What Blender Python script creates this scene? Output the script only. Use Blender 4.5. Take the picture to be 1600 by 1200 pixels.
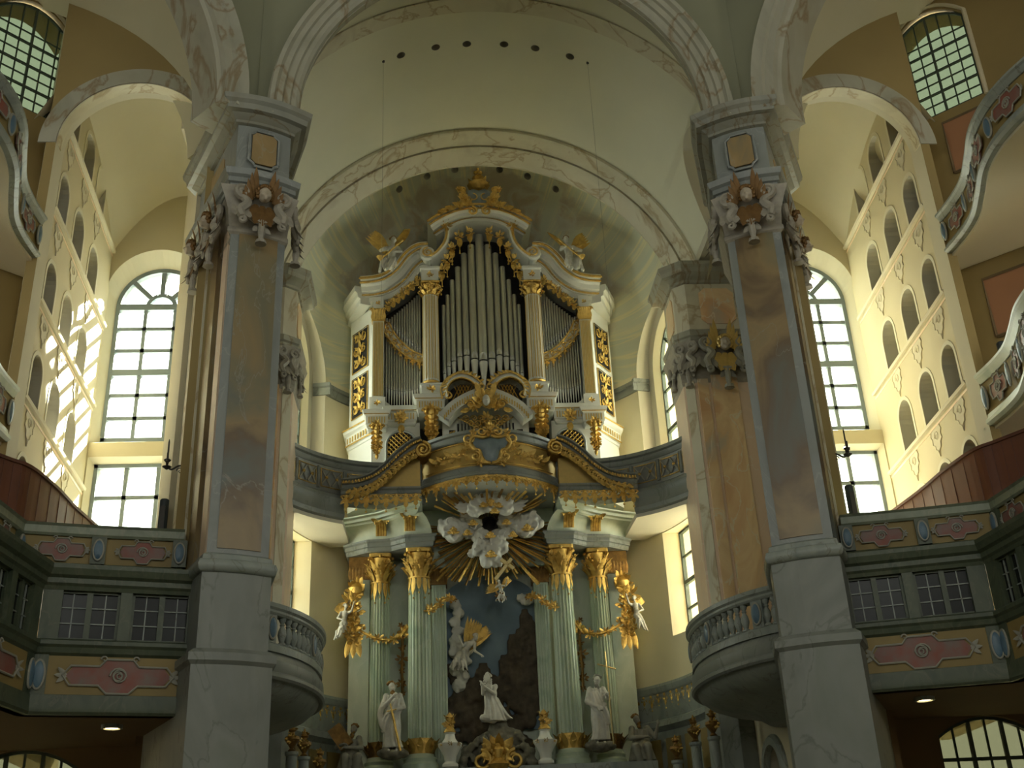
import bpy, bmesh, math, random
from math import sin, cos, pi, radians, sqrt, atan2, hypot
from mathutils import Vector, Matrix, Quaternion
random.seed(7)
scene = bpy.context.scene
for _o in list(bpy.data.objects):
    bpy.data.objects.remove(_o)
COL = scene.collection

# ------------------------------------------------------------------ camera
CAM = Vector((-1.53, -18.0, 1.6))
_r = Vector((0.99736827, -0.05868102, -0.04258024))
_u = Vector((0.01337482, -0.42830193, 0.9035367))
_f = Vector((0.07125766, 0.90172834, 0.4263899))
cd = bpy.data.cameras.new('camera')
cd.sensor_width = 36.0
cd.lens = 36.0 * 1749.84 / 1600.0
cd.clip_end = 300
cam = bpy.data.objects.new('camera', cd)
cam.matrix_world = Matrix(((_r.x, _u.x, -_f.x, CAM.x), (_r.y, _u.y, -_f.y, CAM.y), (_r.z, _u.z, -_f.z, CAM.z), (0, 0, 0, 1)))
COL.objects.link(cam)
scene.camera = cam

# ------------------------------------------------------------------ world, sun, exposure
SKY = 8.0
world = bpy.data.worlds.new('overcast_sky')
scene.world = world
world.use_nodes = True
bg = world.node_tree.nodes['Background']
bg.inputs['Color'].default_value = (0.97, 1.0, 0.92, 1)
bg.inputs['Strength'].default_value = SKY
sd = bpy.data.lights.new('sun', 'SUN')
sd.energy = 75.0
sd.angle = radians(0.6)
sd.color = (1.0, 0.95, 0.82)
sun = bpy.data.objects.new('sun', sd)
sun.rotation_euler = Vector((-1.0, -2.9, -2.35)).to_track_quat('-Z', 'Y').to_euler()
COL.objects.link(sun)
scene.view_settings.view_transform = 'Standard'
scene.view_settings.look = 'None'
scene.view_settings.exposure = 0.45
scene.view_settings.gamma = 1.0
scene.view_settings.use_curve_mapping = False
cy = scene.cycles
cy.max_bounces = 8
cy.diffuse_bounces = 6
cy.glossy_bounces = 3
cy.transparent_max_bounces = 12
cy.caustics_reflective = False
cy.caustics_refractive = False
cy.sample_clamp_indirect = 6.0

def portal(loc, normal, w, h):
    """daylight sampling aid lying in a window opening; emits nothing itself"""
    l = bpy.data.lights.new('window_daylight', 'AREA')
    l.shape = 'RECTANGLE'; l.size = w; l.size_y = h
    l.cycles.is_portal = True
    o = bpy.data.objects.new('window_daylight', l)
    n = Vector(normal).normalized()
    z = -n                      # lamp shines along its -Z
    y = Vector((0, 0, 1)); x = y.cross(z).normalized(); y = z.cross(x)
    o.matrix_world = Matrix(((x.x, y.x, z.x, loc[0]), (x.y, y.y, z.y, loc[1]), (x.z, y.z, z.z, loc[2]), (0, 0, 0, 1)))
    COL.objects.link(o)

# ------------------------------------------------------------------ materials
MATS = {}
def _nt(name):
    m = bpy.data.materials.new(name); m.use_nodes = True
    nt = m.node_tree
    return m, nt, nt.nodes['Principled BSDF']
def _mix(nt, a, b, fac):
    n = nt.nodes.new('ShaderNodeMix'); n.data_type = 'RGBA'
    for s, v in ((6, a), (7, b)):
        if hasattr(v, 'is_linked'): nt.links.new(v, n.inputs[s])
        else: n.inputs[s].default_value = (*v, 1)
    if hasattr(fac, 'is_linked'): nt.links.new(fac, n.inputs[0])
    else: n.inputs[0].default_value = fac
    return n.outputs[2]
def _noise(nt, scale, detail=4, dist=0.0, vec=None):
    n = nt.nodes.new('ShaderNodeTexNoise')
    n.inputs['Scale'].default_value = scale; n.inputs['Detail'].default_value = detail
    n.inputs['Distortion'].default_value = dist
    if vec is None:
        g = nt.nodes.new('ShaderNodeNewGeometry'); vec = g.outputs['Position']
    nt.links.new(vec, n.inputs['Vector'])
    return n.outputs['Fac']
def _ramp(nt, fac, stops):
    n = nt.nodes.new('ShaderNodeValToRGB')
    e = n.color_ramp.elements
    e[0].position, e[0].color = stops[0][0], (*stops[0][1], 1)
    e[1].position, e[1].color = stops[-1][0], (*stops[-1][1], 1)
    for p, c in stops[1:-1]:
        k = e.new(p); k.color = (*c, 1)
    nt.links.new(fac, n.inputs['Fac'])
    return n.outputs['Color']
def plain(name, c, rough=0.6, metal=0.0, var=0.12, scale=3.0, c2=None, bump=0.0, spec=None):
    m, nt, b = _nt(name)
    c2 = c2 or tuple(x * (1 - var * 2) for x in c)
    nt.links.new(_ramp(nt, _noise(nt, scale, 5), [(0.3, c2), (0.7, c)]), b.inputs['Base Color'])
    b.inputs['Roughness'].default_value = rough; b.inputs['Metallic'].default_value = metal
    if spec is not None: b.inputs['Specular IOR Level'].default_value = spec
    if bump:
        bn = nt.nodes.new('ShaderNodeBump'); bn.inputs['Strength'].default_value = bump
        bn.inputs['Distance'].default_value = 0.02
        nt.links.new(_noise(nt, scale * 8, 4), bn.inputs['Height']); nt.links.new(bn.outputs['Normal'], b.inputs['Normal'])
    MATS[name] = m
    return m
def marble(name, cols, vein, scale=1.2, vscale=1.5, vwidth=0.02, rough=0.35, dist=1.2, stretch=(1, 1, 0.55)):
    m, nt, b = _nt(name)
    g = nt.nodes.new('ShaderNodeNewGeometry')
    mp = nt.nodes.new('ShaderNodeMapping'); mp.inputs['Scale'].default_value = stretch
    mp.inputs['Rotation'].default_value = (0.3, 0.5, 0.2)
    nt.links.new(g.outputs['Position'], mp.inputs['Vector'])
    v = mp.outputs['Vector']
    k = len(cols)
    base = _ramp(nt, _noise(nt, scale, 6, dist, v), [(0.28 + 0.44 * i / (k - 1), c) for i, c in enumerate(cols)])
    vn = _noise(nt, vscale, 7, 0.8, v)
    ab = nt.nodes.new('ShaderNodeMath'); ab.operation = 'SUBTRACT'; nt.links.new(vn, ab.inputs[0]); ab.inputs[1].default_value = 0.5
    a2 = nt.nodes.new('ShaderNodeMath'); a2.operation = 'ABSOLUTE'; nt.links.new(ab.outputs[0], a2.inputs[0])
    fac = _ramp(nt, a2.outputs[0], [(0.0, (0.85, 0.85, 0.85)), (vwidth, (0, 0, 0))])
    nt.links.new(_mix(nt, base, vein, fac), b.inputs['Base Color'])
    b.inputs['Roughness'].default_value = rough
    MATS[name] = m
    return m
plain('cream', (0.58, 0.52, 0.36), 0.8, var=0.03, scale=0.7)
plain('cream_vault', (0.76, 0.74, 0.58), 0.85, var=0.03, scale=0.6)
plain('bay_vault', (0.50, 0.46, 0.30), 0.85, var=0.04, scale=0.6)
plain('old_gold', (0.20, 0.105, 0.03), 0.5, 0.4, var=0.15, scale=9.0)
plain('cream_light', (0.63, 0.59, 0.46), 0.8, var=0.03, scale=0.7)
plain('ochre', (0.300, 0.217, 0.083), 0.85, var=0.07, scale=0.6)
plain('apse_wall', (0.84, 0.76, 0.52), 0.8, var=0.05, scale=0.6)
plain('spandrel', (0.248, 0.248, 0.167), 0.85, var=0.05, scale=0.5)
marble('white_marble', [(0.56, 0.51, 0.38), (0.66, 0.62, 0.47), (0.64, 0.58, 0.43)], (0.42, 0.32, 0.18), 0.8, 0.9, 0.03, 0.55, 1.5)
marble('rib_marble', [(0.288, 0.281, 0.209), (0.374, 0.360, 0.281), (0.331, 0.310, 0.223)], (0.230, 0.166, 0.086), 0.8, 1.0, 0.03, 0.5, 1.5)
marble('grey_marble', [(0.175, 0.188, 0.168), (0.233, 0.247, 0.221), (0.194, 0.214, 0.182)], (0.142, 0.149, 0.130), 1.0, 1.0, 0.015, 0.45)
marble('cornice_marble', [(0.195, 0.203, 0.173), (0.270, 0.270, 0.225), (0.225, 0.217, 0.165)], (0.180, 0.135, 0.075), 1.0, 1.2, 0.02, 0.45)
marble('blue_marble', [(0.180, 0.195, 0.188), (0.255, 0.270, 0.255), (0.217, 0.232, 0.210)], (0.315, 0.323, 0.300), 1.2, 1.2, 0.01, 0.4)
marble('frieze_marble', [(0.195, 0.169, 0.104), (0.299, 0.208, 0.091), (0.364, 0.247, 0.111), (0.234, 0.195, 0.130)], (0.325, 0.286, 0.195), 1.6, 1.6, 0.01, 0.4, 1.0)
marble('brown_marble', [(0.116, 0.136, 0.122), (0.204, 0.177, 0.102), (0.286, 0.204, 0.095), (0.150, 0.102, 0.054), (0.136, 0.156, 0.136)], (0.272, 0.258, 0.204), 0.62, 0.7, 0.0045, 0.35, 1.0)
marble('orange_marble', [(0.52, 0.48, 0.40), (0.76, 0.52, 0.28), (0.88, 0.66, 0.38), (0.76, 0.46, 0.24), (0.56, 0.50, 0.40)], (0.84, 0.76, 0.60), 0.8, 0.9, 0.012, 0.35, 1.0)
marble('rose_marble', [(0.68, 0.52, 0.38), (0.78, 0.60, 0.44), (0.64, 0.52, 0.40)], (0.78, 0.68, 0.56), 0.8, 1.0, 0.012, 0.4)
marble('green_marble', [(0.34, 0.44, 0.31), (0.50, 0.58, 0.43), (0.42, 0.51, 0.37)], (0.55, 0.60, 0.48), 1.4, 1.4, 0.012, 0.35)
marble('pale_green', [(0.44, 0.52, 0.40), (0.58, 0.63, 0.50), (0.50, 0.57, 0.44)], (0.62, 0.66, 0.54), 1.2, 1.2, 0.012, 0.4)
marble('gallery_rail', [(0.16, 0.19, 0.13), (0.24, 0.27, 0.19), (0.20, 0.22, 0.15)], (0.28, 0.28, 0.20), 2.5, 2.0, 0.02, 0.4)
plain('cartouche_fill', (0.62, 0.57, 0.44), 0.8, var=0.06)
marble('gallery_green', [(0.043, 0.061, 0.036), (0.079, 0.097, 0.058), (0.058, 0.072, 0.043)], (0.108, 0.115, 0.072), 2.5, 2.0, 0.02, 0.45)
marble('balcony_marble', [(0.187, 0.221, 0.204), (0.289, 0.315, 0.281), (0.230, 0.264, 0.238)], (0.170, 0.170, 0.136), 1.4, 1.6, 0.015, 0.4)
plain('panel_yellow', (0.288, 0.208, 0.072), 0.6, var=0.06)
plain('panel_red', (0.26, 0.07, 0.045), 0.5, var=0.15, scale=4.0, c2=(0.20, 0.14, 0.12))
plain('oval_blue', (0.11, 0.19, 0.26), 0.4, var=0.12, scale=6.0)
plain('stucco_grey', (0.34, 0.33, 0.27), 0.6, var=0.08, scale=5.0)
plain('capital_stucco', (0.391, 0.357, 0.289), 0.5, var=0.15, scale=6.0)
plain('statue_stone', (0.66, 0.64, 0.55), 0.5, var=0.12, scale=6.0)
plain('statue_dark', (0.30, 0.29, 0.23), 0.55, var=0.15, scale=6.0)
plain('cloud_stucco', (0.66, 0.65, 0.58), 0.5, var=0.07, scale=4.0)
plain('skin_stone', (0.48, 0.41, 0.31), 0.5, var=0.08, scale=6.0)
plain('gold', (0.95, 0.62, 0.16), 0.26, 0.72, var=0.22, scale=9.0, bump=0.55)
plain('dull_gold', (0.34, 0.19, 0.05), 0.42, 0.6, var=0.25, scale=9.0, bump=0.5)
plain('bright_gold', (0.98, 0.80, 0.40), 0.22, 0.9, var=0.04, scale=9.0)
plain('gold_paint', (0.66, 0.46, 0.14), 0.4, 0.3, var=0.06, scale=9.0)
plain('organ_white', (0.74, 0.74, 0.66), 0.45, var=0.03, scale=2.0)
plain('organ_grey', (0.50, 0.52, 0.47), 0.5, var=0.04, scale=2.0)
plain('pipe_metal', (0.66, 0.66, 0.58), 0.33, 0.75, var=0.06, scale=1.5)
plain('pipe_foot', (0.92, 0.93, 0.90), 0.22, 0.45, var=0.03, scale=1.5)
plain('dark_void', (0.015, 0.013, 0.01), 0.9, var=0.05)
plain('wood_red', (0.15, 0.045, 0.018), 0.5, var=0.12, scale=2.0)
plain('wood_line', (0.12, 0.035, 0.015), 0.55, var=0.1, scale=2.0)
plain('iron', (0.05, 0.045, 0.04), 0.5, 0.4, var=0.1)
plain('speaker_dark', (0.03, 0.04, 0.045), 0.6, var=0.1)
plain('window_bar', (0.21, 0.26, 0.29), 0.5, var=0.05)
plain('window_bar_dark', (0.05, 0.07, 0.05), 0.5, var=0.05)
plain('rock', (0.120, 0.093, 0.060), 0.8, var=0.25, scale=5.0, bump=0.5)
plain('rock_grey', (0.26, 0.24, 0.17), 0.8, var=0.25, scale=5.0, bump=0.5)
plain('sky_paint', (0.20, 0.27, 0.32), 0.7, var=0.1, scale=1.5)
plain('ornament_line', (0.60, 0.54, 0.40), 0.7, var=0.05)
plain('niche_grey', (0.44, 0.42, 0.35), 0.85, var=0.06, scale=0.8)
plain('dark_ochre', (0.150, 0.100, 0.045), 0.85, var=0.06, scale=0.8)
plain('terracotta', (0.40, 0.19, 0.09), 0.8, var=0.08, scale=0.8)
plain('floor_stone', (0.36, 0.33, 0.26), 0.5, var=0.1, scale=0.8)
plain('nave_shade', (0.46, 0.40, 0.28), 0.85, var=0.05, scale=0.5)
plain('cartouche_blue', (0.27, 0.34, 0.36), 0.4, var=0.15, scale=6.0)
plain('wire', (0.25, 0.24, 0.18), 0.5)
def _glass(name, tint, gloss=0.06):
    m, nt, b = _nt(name); nt.nodes.remove(b)
    out = nt.nodes['Material Output']
    t = nt.nodes.new('ShaderNodeBsdfTransparent'); t.inputs['Color'].default_value = (*tint, 1)
    g = nt.nodes.new('ShaderNodeBsdfGlossy'); g.inputs['Roughness'].default_value = 0.1
    mx = nt.nodes.new('ShaderNodeMixShader'); mx.inputs[0].default_value = gloss
    nt.links.new(t.outputs[0], mx.inputs[1]); nt.links.new(g.outputs[0], mx.inputs[2]); nt.links.new(mx.outputs[0], out.inputs[0])
    MATS[name] = m
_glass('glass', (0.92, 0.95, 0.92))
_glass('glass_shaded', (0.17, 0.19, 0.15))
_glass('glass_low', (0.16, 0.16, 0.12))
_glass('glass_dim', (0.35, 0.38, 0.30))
plain('glass_dark', (0.012, 0.014, 0.012), 0.25, var=0.1, spec=0.2)
def _lamp(name, c, s):
    m, nt, b = _nt(name)
    b.inputs['Emission Color'].default_value = (*c, 1); b.inputs['Emission Strength'].default_value = s
    MATS[name] = m
_lamp('lamp_glow', (1.0, 0.72, 0.35), 9.0)
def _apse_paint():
    """painted half dome: pale rays streaming from above the organ, smoky clouds around it whose dark inner tones include painted shadow"""
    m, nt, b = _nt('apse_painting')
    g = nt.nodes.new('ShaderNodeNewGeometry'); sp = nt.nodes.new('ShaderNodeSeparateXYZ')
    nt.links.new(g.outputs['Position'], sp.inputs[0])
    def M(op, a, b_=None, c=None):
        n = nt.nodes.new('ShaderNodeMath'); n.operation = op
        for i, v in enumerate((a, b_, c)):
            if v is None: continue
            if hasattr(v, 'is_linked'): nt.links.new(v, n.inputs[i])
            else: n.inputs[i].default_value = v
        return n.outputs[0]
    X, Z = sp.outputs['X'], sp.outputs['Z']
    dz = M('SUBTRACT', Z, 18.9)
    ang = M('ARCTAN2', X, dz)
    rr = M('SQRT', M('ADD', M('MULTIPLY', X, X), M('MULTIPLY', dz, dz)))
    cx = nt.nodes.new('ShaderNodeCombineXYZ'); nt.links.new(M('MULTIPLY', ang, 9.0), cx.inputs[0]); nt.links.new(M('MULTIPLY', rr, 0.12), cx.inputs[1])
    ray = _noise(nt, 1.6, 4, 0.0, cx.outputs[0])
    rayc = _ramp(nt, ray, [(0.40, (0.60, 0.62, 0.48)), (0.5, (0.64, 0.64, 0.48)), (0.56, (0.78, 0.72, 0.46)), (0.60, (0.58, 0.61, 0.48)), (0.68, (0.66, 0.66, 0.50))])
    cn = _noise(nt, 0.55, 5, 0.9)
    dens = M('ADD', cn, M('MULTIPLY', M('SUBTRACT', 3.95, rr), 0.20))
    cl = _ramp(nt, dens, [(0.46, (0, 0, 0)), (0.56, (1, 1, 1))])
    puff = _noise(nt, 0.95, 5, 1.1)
    tone = M('ADD', puff, M('MULTIPLY', M('SUBTRACT', rr, 2.6), 0.24))  # clouds darken towards the organ: dark fresco with the dome's shadow painted in
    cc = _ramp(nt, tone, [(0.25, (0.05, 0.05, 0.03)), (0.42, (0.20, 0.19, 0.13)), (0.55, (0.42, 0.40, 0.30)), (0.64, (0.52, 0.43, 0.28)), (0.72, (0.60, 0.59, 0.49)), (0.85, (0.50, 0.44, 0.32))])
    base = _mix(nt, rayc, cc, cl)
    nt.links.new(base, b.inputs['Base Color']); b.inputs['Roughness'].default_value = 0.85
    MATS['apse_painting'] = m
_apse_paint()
def _altar_sky():
    m, nt, b = _nt('altar_sky')
    nt.links.new(_ramp(nt, _noise(nt, 0.9, 4, 0.5), [(0.3, (0.14, 0.21, 0.27)), (0.7, (0.26, 0.36, 0.42))]), b.inputs['Base Color'])
    b.inputs['Roughness'].default_value = 0.7
    MATS['altar_sky'] = m
_altar_sky()
# ------------------------------------------------------------------ helpers
WLOC = {}
def V3(*a): return Vector(a)
class MB:
    """collects shapes in world coordinates; build() links them as one mesh object"""
    def __init__(s): s.v = []; s.f = []; s.mi = []; s.cur = 0
    def add(s, V, F):
        n = len(s.v); s.v += [tuple(p) for p in V]
        for q in F: s.f.append(tuple(i + n for i in q)); s.mi.append(s.cur)
        return s
    def box(s, x0, x1, y0, y1, z0, z1):
        V = [(x, y, z) for z in (z0, z1) for y in (y0, y1) for x in (x0, x1)]
        return s.add(V, [(0, 2, 3, 1), (4, 5, 7, 6), (0, 1, 5, 4), (2, 6, 7, 3), (0, 4, 6, 2), (1, 3, 7, 5)])
    def obox(s, c, ax, ay, az):
        """box round centre c with half-axis vectors"""
        c, ax, ay, az = map(Vector, (c, ax, ay, az))
        V = [c + ax * i + ay * j + az * k for k in (-1, 1) for j in (-1, 1) for i in (-1, 1)]
        return s.add(V, [(0, 2, 3, 1), (4, 5, 7, 6), (0, 1, 5, 4), (2, 6, 7, 3), (0, 4, 6, 2), (1, 3, 7, 5)])
    def loft(s, rings, closed=True, cap=True):
        n = len(rings[0]); V = [p for r in rings for p in r]; F = []
        for i in range(len(rings) - 1):
            for j in range(n if closed else n - 1):
                k = (j + 1) % n
                F.append((i * n + j, i * n + k, (i + 1) * n + k, (i + 1) * n + j))
        if cap and closed:
            F.append(tuple(range(n - 1, -1, -1))); F.append(tuple((len(rings) - 1) * n + j for j in range(n)))
        return s.add(V, F)
    def stack(s, poly, prof):
        """polygon (xy) offset outward by d at height z, for (d, z) in prof"""
        return s.loft([[(x, y, z) for x, y in offset(poly, d)] for d, z in prof])
    def prism(s, poly, z0, z1): return s.stack(poly, [(0, z0), (0, z1)])
    def plate(s, poly, y0, y1):
        """polygon in xz extruded in y"""
        return s.loft([[(x, y0, z) for x, z in poly], [(x, y1, z) for x, z in poly]])
    def lathe(s, prof, c=(0, 0, 0), n=16, a0=0.0, a1=2 * pi, sx=1.0, sy=1.0):
        full = abs(a1 - a0 - 2 * pi) < 1e-6
        m = n if full else n + 1
        rings = [[(c[0] + sx * r * cos(a0 + (a1 - a0) * i / n), c[1] + sy * r * sin(a0 + (a1 - a0) * i / n), c[2] + z) for i in range(m)] for r, z in prof]
        return s.loft(rings, closed=full, cap=full)
    def ylathe(s, prof, zc, a0, a1, n, xs=1.0, cap=True, closed=True):
        """profile (r, y) turned about the y axis through (0, zc)"""
        rings = [[(xs * r * cos(a0 + (a1 - a0) * i / n), y, zc + r * sin(a0 + (a1 - a0) * i / n)) for r, y in prof] for i in range(n + 1)]
        return s.loft(rings, closed=closed, cap=cap)
    def tube(s, path, rad, n=6, flat=1.0, up=None):
        P = [Vector(p) for p in path]; m = len(P)
        R = rad if isinstance(rad, (list, tuple)) else [rad] * m
        rings = []; pu = Vector(up) if up else None
        for i in range(m):
            t = (P[min(i + 1, m - 1)] - P[max(i - 1, 0)]).normalized()
            if pu is None: pu = Vector((0, 0, 1)) if abs(t.z) < 0.9 else Vector((1, 0, 0))
            a = t.cross(pu)
            if a.length < 1e-5: a = t.cross(Vector((0.3, 1, 0.2)))
            a.normalize(); b = a.cross(t).normalized()
            if up is None: pu = b
            rings.append([P[i] + a * (R[i] * cos(2 * pi * k / n)) + b * (R[i] * flat * sin(2 * pi * k / n)) for k in range(n)])
        return s.loft(rings)
    def sweep_xz(s, path, prof):
        """profile (d, y): d along the left normal of a path in the xz plane"""
        m = len(path); rings = []
        for i in range(m):
            a, b = path[max(i - 1, 0)], path[min(i + 1, m - 1)]
            tx, tz = b[0] - a[0], b[1] - a[1]; l = hypot(tx, tz) or 1
            nx, nz = -tz / l, tx / l
            rings.append([(path[i][0] + nx * d, y, path[i][1] + nz * d) for d, y in prof])
        return s.loft(rings)
    def sweep_xy(s, path, prof):
        """profile (d, z): d along the left normal of a path in the xy plane, mitred at corners"""
        m = len(path); rings = []
        for i in range(m):
            N = []
            for a, b in ((path[max(i - 1, 0)], path[i]), (path[i], path[min(i + 1, m - 1)])):
                tx, ty = b[0] - a[0], b[1] - a[1]; l = hypot(tx, ty)
                if l > 1e-9: N.append((-ty / l, tx / l))
            nx = sum(n[0] for n in N) / len(N); ny = sum(n[1] for n in N) / len(N); k = max(nx * nx + ny * ny, 0.3)
            rings.append([(path[i][0] + nx / k * d, path[i][1] + ny / k * d, z) for d, z in prof])
        return s.loft(rings)
    def ball(s, c, r, nu=8, nv=6, rot=None):
        rx, ry, rz = r if isinstance(r, (tuple, list)) else (r, r, r)
        V = []; F = []
        for j in range(nv + 1):
            th = pi * j / nv
            for i in range(nu):
                p = Vector((rx * sin(th) * cos(2 * pi * i / nu), ry * sin(th) * sin(2 * pi * i / nu), rz * cos(th)))
                if rot is not None: p = rot @ p
                V.append((c[0] + p.x, c[1] + p.y, c[2] + p.z))
        for j in range(nv):
            for i in range(nu):
                k = (i + 1) % nu
                F.append((j * nu + i, (j + 1) * nu + i, (j + 1) * nu + k, j * nu + k))
        return s.add(V, F)
    def cap(s, a, b, ra, rb, n=8):
        """tapered limb with round ends"""
        a, b = Vector(a), Vector(b); d = (b - a)
        if d.length < 1e-6: return s.ball(a, ra)
        t = d.normalized(); pts = []; rad = []
        for k in (-1.0, -0.8, -0.4, 0): pts.append(a + t * ra * k); rad.append(max(ra * sqrt(max(0, 1 - k * k)), 0.002))
        for k in (0, 0.4, 0.8, 1.0): pts.append(b + t * rb * k); rad.append(max(rb * sqrt(max(0, 1 - k * k)), 0.002))
        return s.tube(pts, rad, n)
    def leaf(s, base, d, nrm, length, width, curl=0.3, thick=0.25, k=4):
        """pointed leaf leaving base along d, curling towards nrm"""
        base, d, nrm = Vector(base), Vector(d).normalized(), Vector(nrm).normalized()
        side = d.cross(nrm).normalized(); rings = []
        for i in range(k + 1):
            t = i / k
            c = base + d * (length * (t - 0.25 * curl * t * t)) + nrm * (length * curl * t * t)
            w = width * (sin(pi * (0.15 + 0.85 * t)) ** 0.8 if t < 1 else 0.06)
            h = w * thick + 0.002
            rings.append([c - side * w, c + nrm * h, c + side * w, c - nrm * h * 0.6])
        return s.loft(rings)
    def spiral(s, c, u, v, r0, r1, turns, rad0, rad1, a0=0.0, n=6, steps=None, flat=1.0):
        c, u, v = Vector(c), Vector(u).normalized(), Vector(v).normalized()
        k = steps or max(8, int(abs(turns) * 12)); P = []; R = []
        for i in range(k + 1):
            t = i / k; a = a0 + 2 * pi * turns * t; r = r0 + (r1 - r0) * t
            P.append(c + u * (r * cos(a)) + v * (r * sin(a))); R.append(rad0 + (rad1 - rad0) * t)
        return s.tube(P, R, n, flat, up=tuple(u.cross(v)))
    def foliage(s, c, u, v, size, count, seed=0, aspect=1.0, bead=True):
        """cluster of curling leaves and berries in the plane (u, v)"""
        rnd = random.Random(seed); c, u, v = Vector(c), Vector(u).normalized(), Vector(v).normalized(); n = u.cross(v)
        for i in range(count):
            a = 2 * pi * (i + rnd.uniform(-.3, .3)) / count; r = size * rnd.uniform(0.05, 0.35)
            d = u * cos(a) + v * sin(a) * aspect
            s.leaf(c + d * r, d + n * rnd.uniform(-.1, .5), n, size * rnd.uniform(.5, .85), size * rnd.uniform(.13, .22), rnd.uniform(.1, .5))
        if bead:
            for i in range(max(3, count // 2)):
                a = rnd.uniform(0, 2 * pi); r = size * rnd.uniform(0, .4)
                p = c + (u * cos(a) + v * sin(a) * aspect) * r + n * size * .15
                s.ball(p, size * rnd.uniform(.08, .15), 6, 4)
        return s
    def build(s, name, mat, parent=None, sx=1, smooth=35, label=None, cat=None, kind=None, group=None):
        fs = s.f; vs = s.v
        if sx < 0:
            vs = [(-x, y, z) for x, y, z in vs]; fs = [tuple(reversed(q)) for q in fs]
        lo = [min(p[i] for p in vs) for i in range(3)]; hi = [max(p[i] for p in vs) for i in range(3)]
        org = Vector(((lo[0] + hi[0]) / 2, (lo[1] + hi[1]) / 2, lo[2]))
        me = bpy.data.meshes.new(name)
        me.from_pydata([(x - org.x, y - org.y, z - org.z) for x, y, z in vs], [], fs)
        ml = mat if isinstance(mat, (list, tuple)) else [mat]
        for m in ml: me.materials.append(MATS[m])
        if len(ml) > 1: me.polygons.foreach_set('material_index', s.mi)
        fix(me)
        if smooth:
            me.polygons.foreach_set('use_smooth', [True] * len(me.polygons))
            me.set_sharp_from_angle(angle=radians(smooth))
        me.update()
        return link(name, me, org, parent, label, cat, kind, group)
def fix(me):
    bm = bmesh.new(); bm.from_mesh(me)
    bmesh.ops.recalc_face_normals(bm, faces=bm.faces)
    bm.to_mesh(me); bm.free()
def link(name, me, org, parent=None, label=None, cat=None, kind=None, group=None):
    o = bpy.data.objects.new(name, me); COL.objects.link(o)
    WLOC[o.name] = Vector(org)
    if parent is not None:
        o.parent = parent; o.location = Vector(org) - WLOC[parent.name]
    else: o.location = org
    if label: o['label'] = label
    if cat: o['category'] = cat
    if kind: o['kind'] = kind
    if group: o['group'] = group
    return o
def thing(name, label, cat, loc, group=None, kind=None):
    o = bpy.data.objects.new(name, None); COL.objects.link(o)
    o.empty_display_size = 0.2
    o.location = loc; WLOC[o.name] = Vector(loc)
    if kind: o['kind'] = kind
    if label: o['label'] = label
    if cat: o['category'] = cat
    if group: o['group'] = group
    return o
def inst(src, name, parent, loc, scale=(1, 1, 1), rotz=0.0, rot=None):
    """another piece sharing the mesh of src, at world loc"""
    o = bpy.data.objects.new(name, src.data if hasattr(src, 'data') else src); COL.objects.link(o)
    WLOC[o.name] = Vector(loc)
    o.parent = parent; o.location = Vector(loc) - WLOC[parent.name]
    o.scale = scale; o.rotation_euler = rot if rot is not None else (0, 0, rotz)
    return o
def offset(poly, d):
    """outward offset of a closed polygon (xy), either winding"""
    if abs(d) < 1e-9: return list(poly)
    n = len(poly); A = sum(poly[i][0] * poly[(i + 1) % n][1] - poly[(i + 1) % n][0] * poly[i][1] for i in range(n))
    sg = 1 if A > 0 else -1; out = []
    for i in range(n):
        p0, p1, p2 = poly[i - 1], poly[i], poly[(i + 1) % n]
        e1 = (p1[0] - p0[0], p1[1] - p0[1]); e2 = (p2[0] - p1[0], p2[1] - p1[1])
        l1 = hypot(*e1) or 1e-9; l2 = hypot(*e2) or 1e-9
        n1 = (e1[1] / l1 * sg, -e1[0] / l1 * sg); n2 = (e2[1] / l2 * sg, -e2[0] / l2 * sg)
        k = 1 + n1[0] * n2[0] + n1[1] * n2[1]
        k = max(k, 0.35)
        out.append((p1[0] + (n1[0] + n2[0]) / k * d, p1[1] + (n1[1] + n2[1]) / k * d))
    return out
def meshobj(mb, name, mats, smooth=30):
    return mb.build(name, mats, None, smooth=smooth)
def evaluated(o, name=None, drop=True):
    dg = bpy.context.evaluated_depsgraph_get(); dg.update()
    me = bpy.data.meshes.new_from_object(o.evaluated_get(dg), preserve_all_data_layers=False, depsgraph=dg)
    o.modifiers.clear(); old = o.data; o.data = me; me.name = name or o.name
    if old.users == 0: bpy.data.meshes.remove(old)
    return o
def carve(o, cutters, smooth=30):
    """cut every cutter mesh out of o, then forget the cutters"""
    for c in cutters:
        m = o.modifiers.new('cut', 'BOOLEAN'); m.operation = 'DIFFERENCE'; m.object = c; m.solver = 'EXACT'
        m.material_mode = 'TRANSFER'
    evaluated(o)
    for c in cutters:
        d = c.data; bpy.data.objects.remove(c); bpy.data.meshes.remove(d)
    if smooth:
        o.data.polygons.foreach_set('use_smooth', [True] * len(o.data.polygons)); o.data.set_sharp_from_angle(angle=radians(smooth))
    return o
def arch_ring(w, zs, z0, n=16):
    """arched outline in (t, z): half-width w, springing zs, bottom z0"""
    return [(w * cos(pi * i / n), zs + w * sin(pi * i / n)) for i in range(n + 1)] + [(-w, z0), (w, z0)]
def frame_pt(o, t, nrm):
    o, t, nrm = Vector(o), Vector(t).normalized(), Vector(nrm).normalized()
    return lambda a, b, z: (o.x + t.x * a + nrm.x * b, o.y + t.y * a + nrm.y * b, z)
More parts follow.
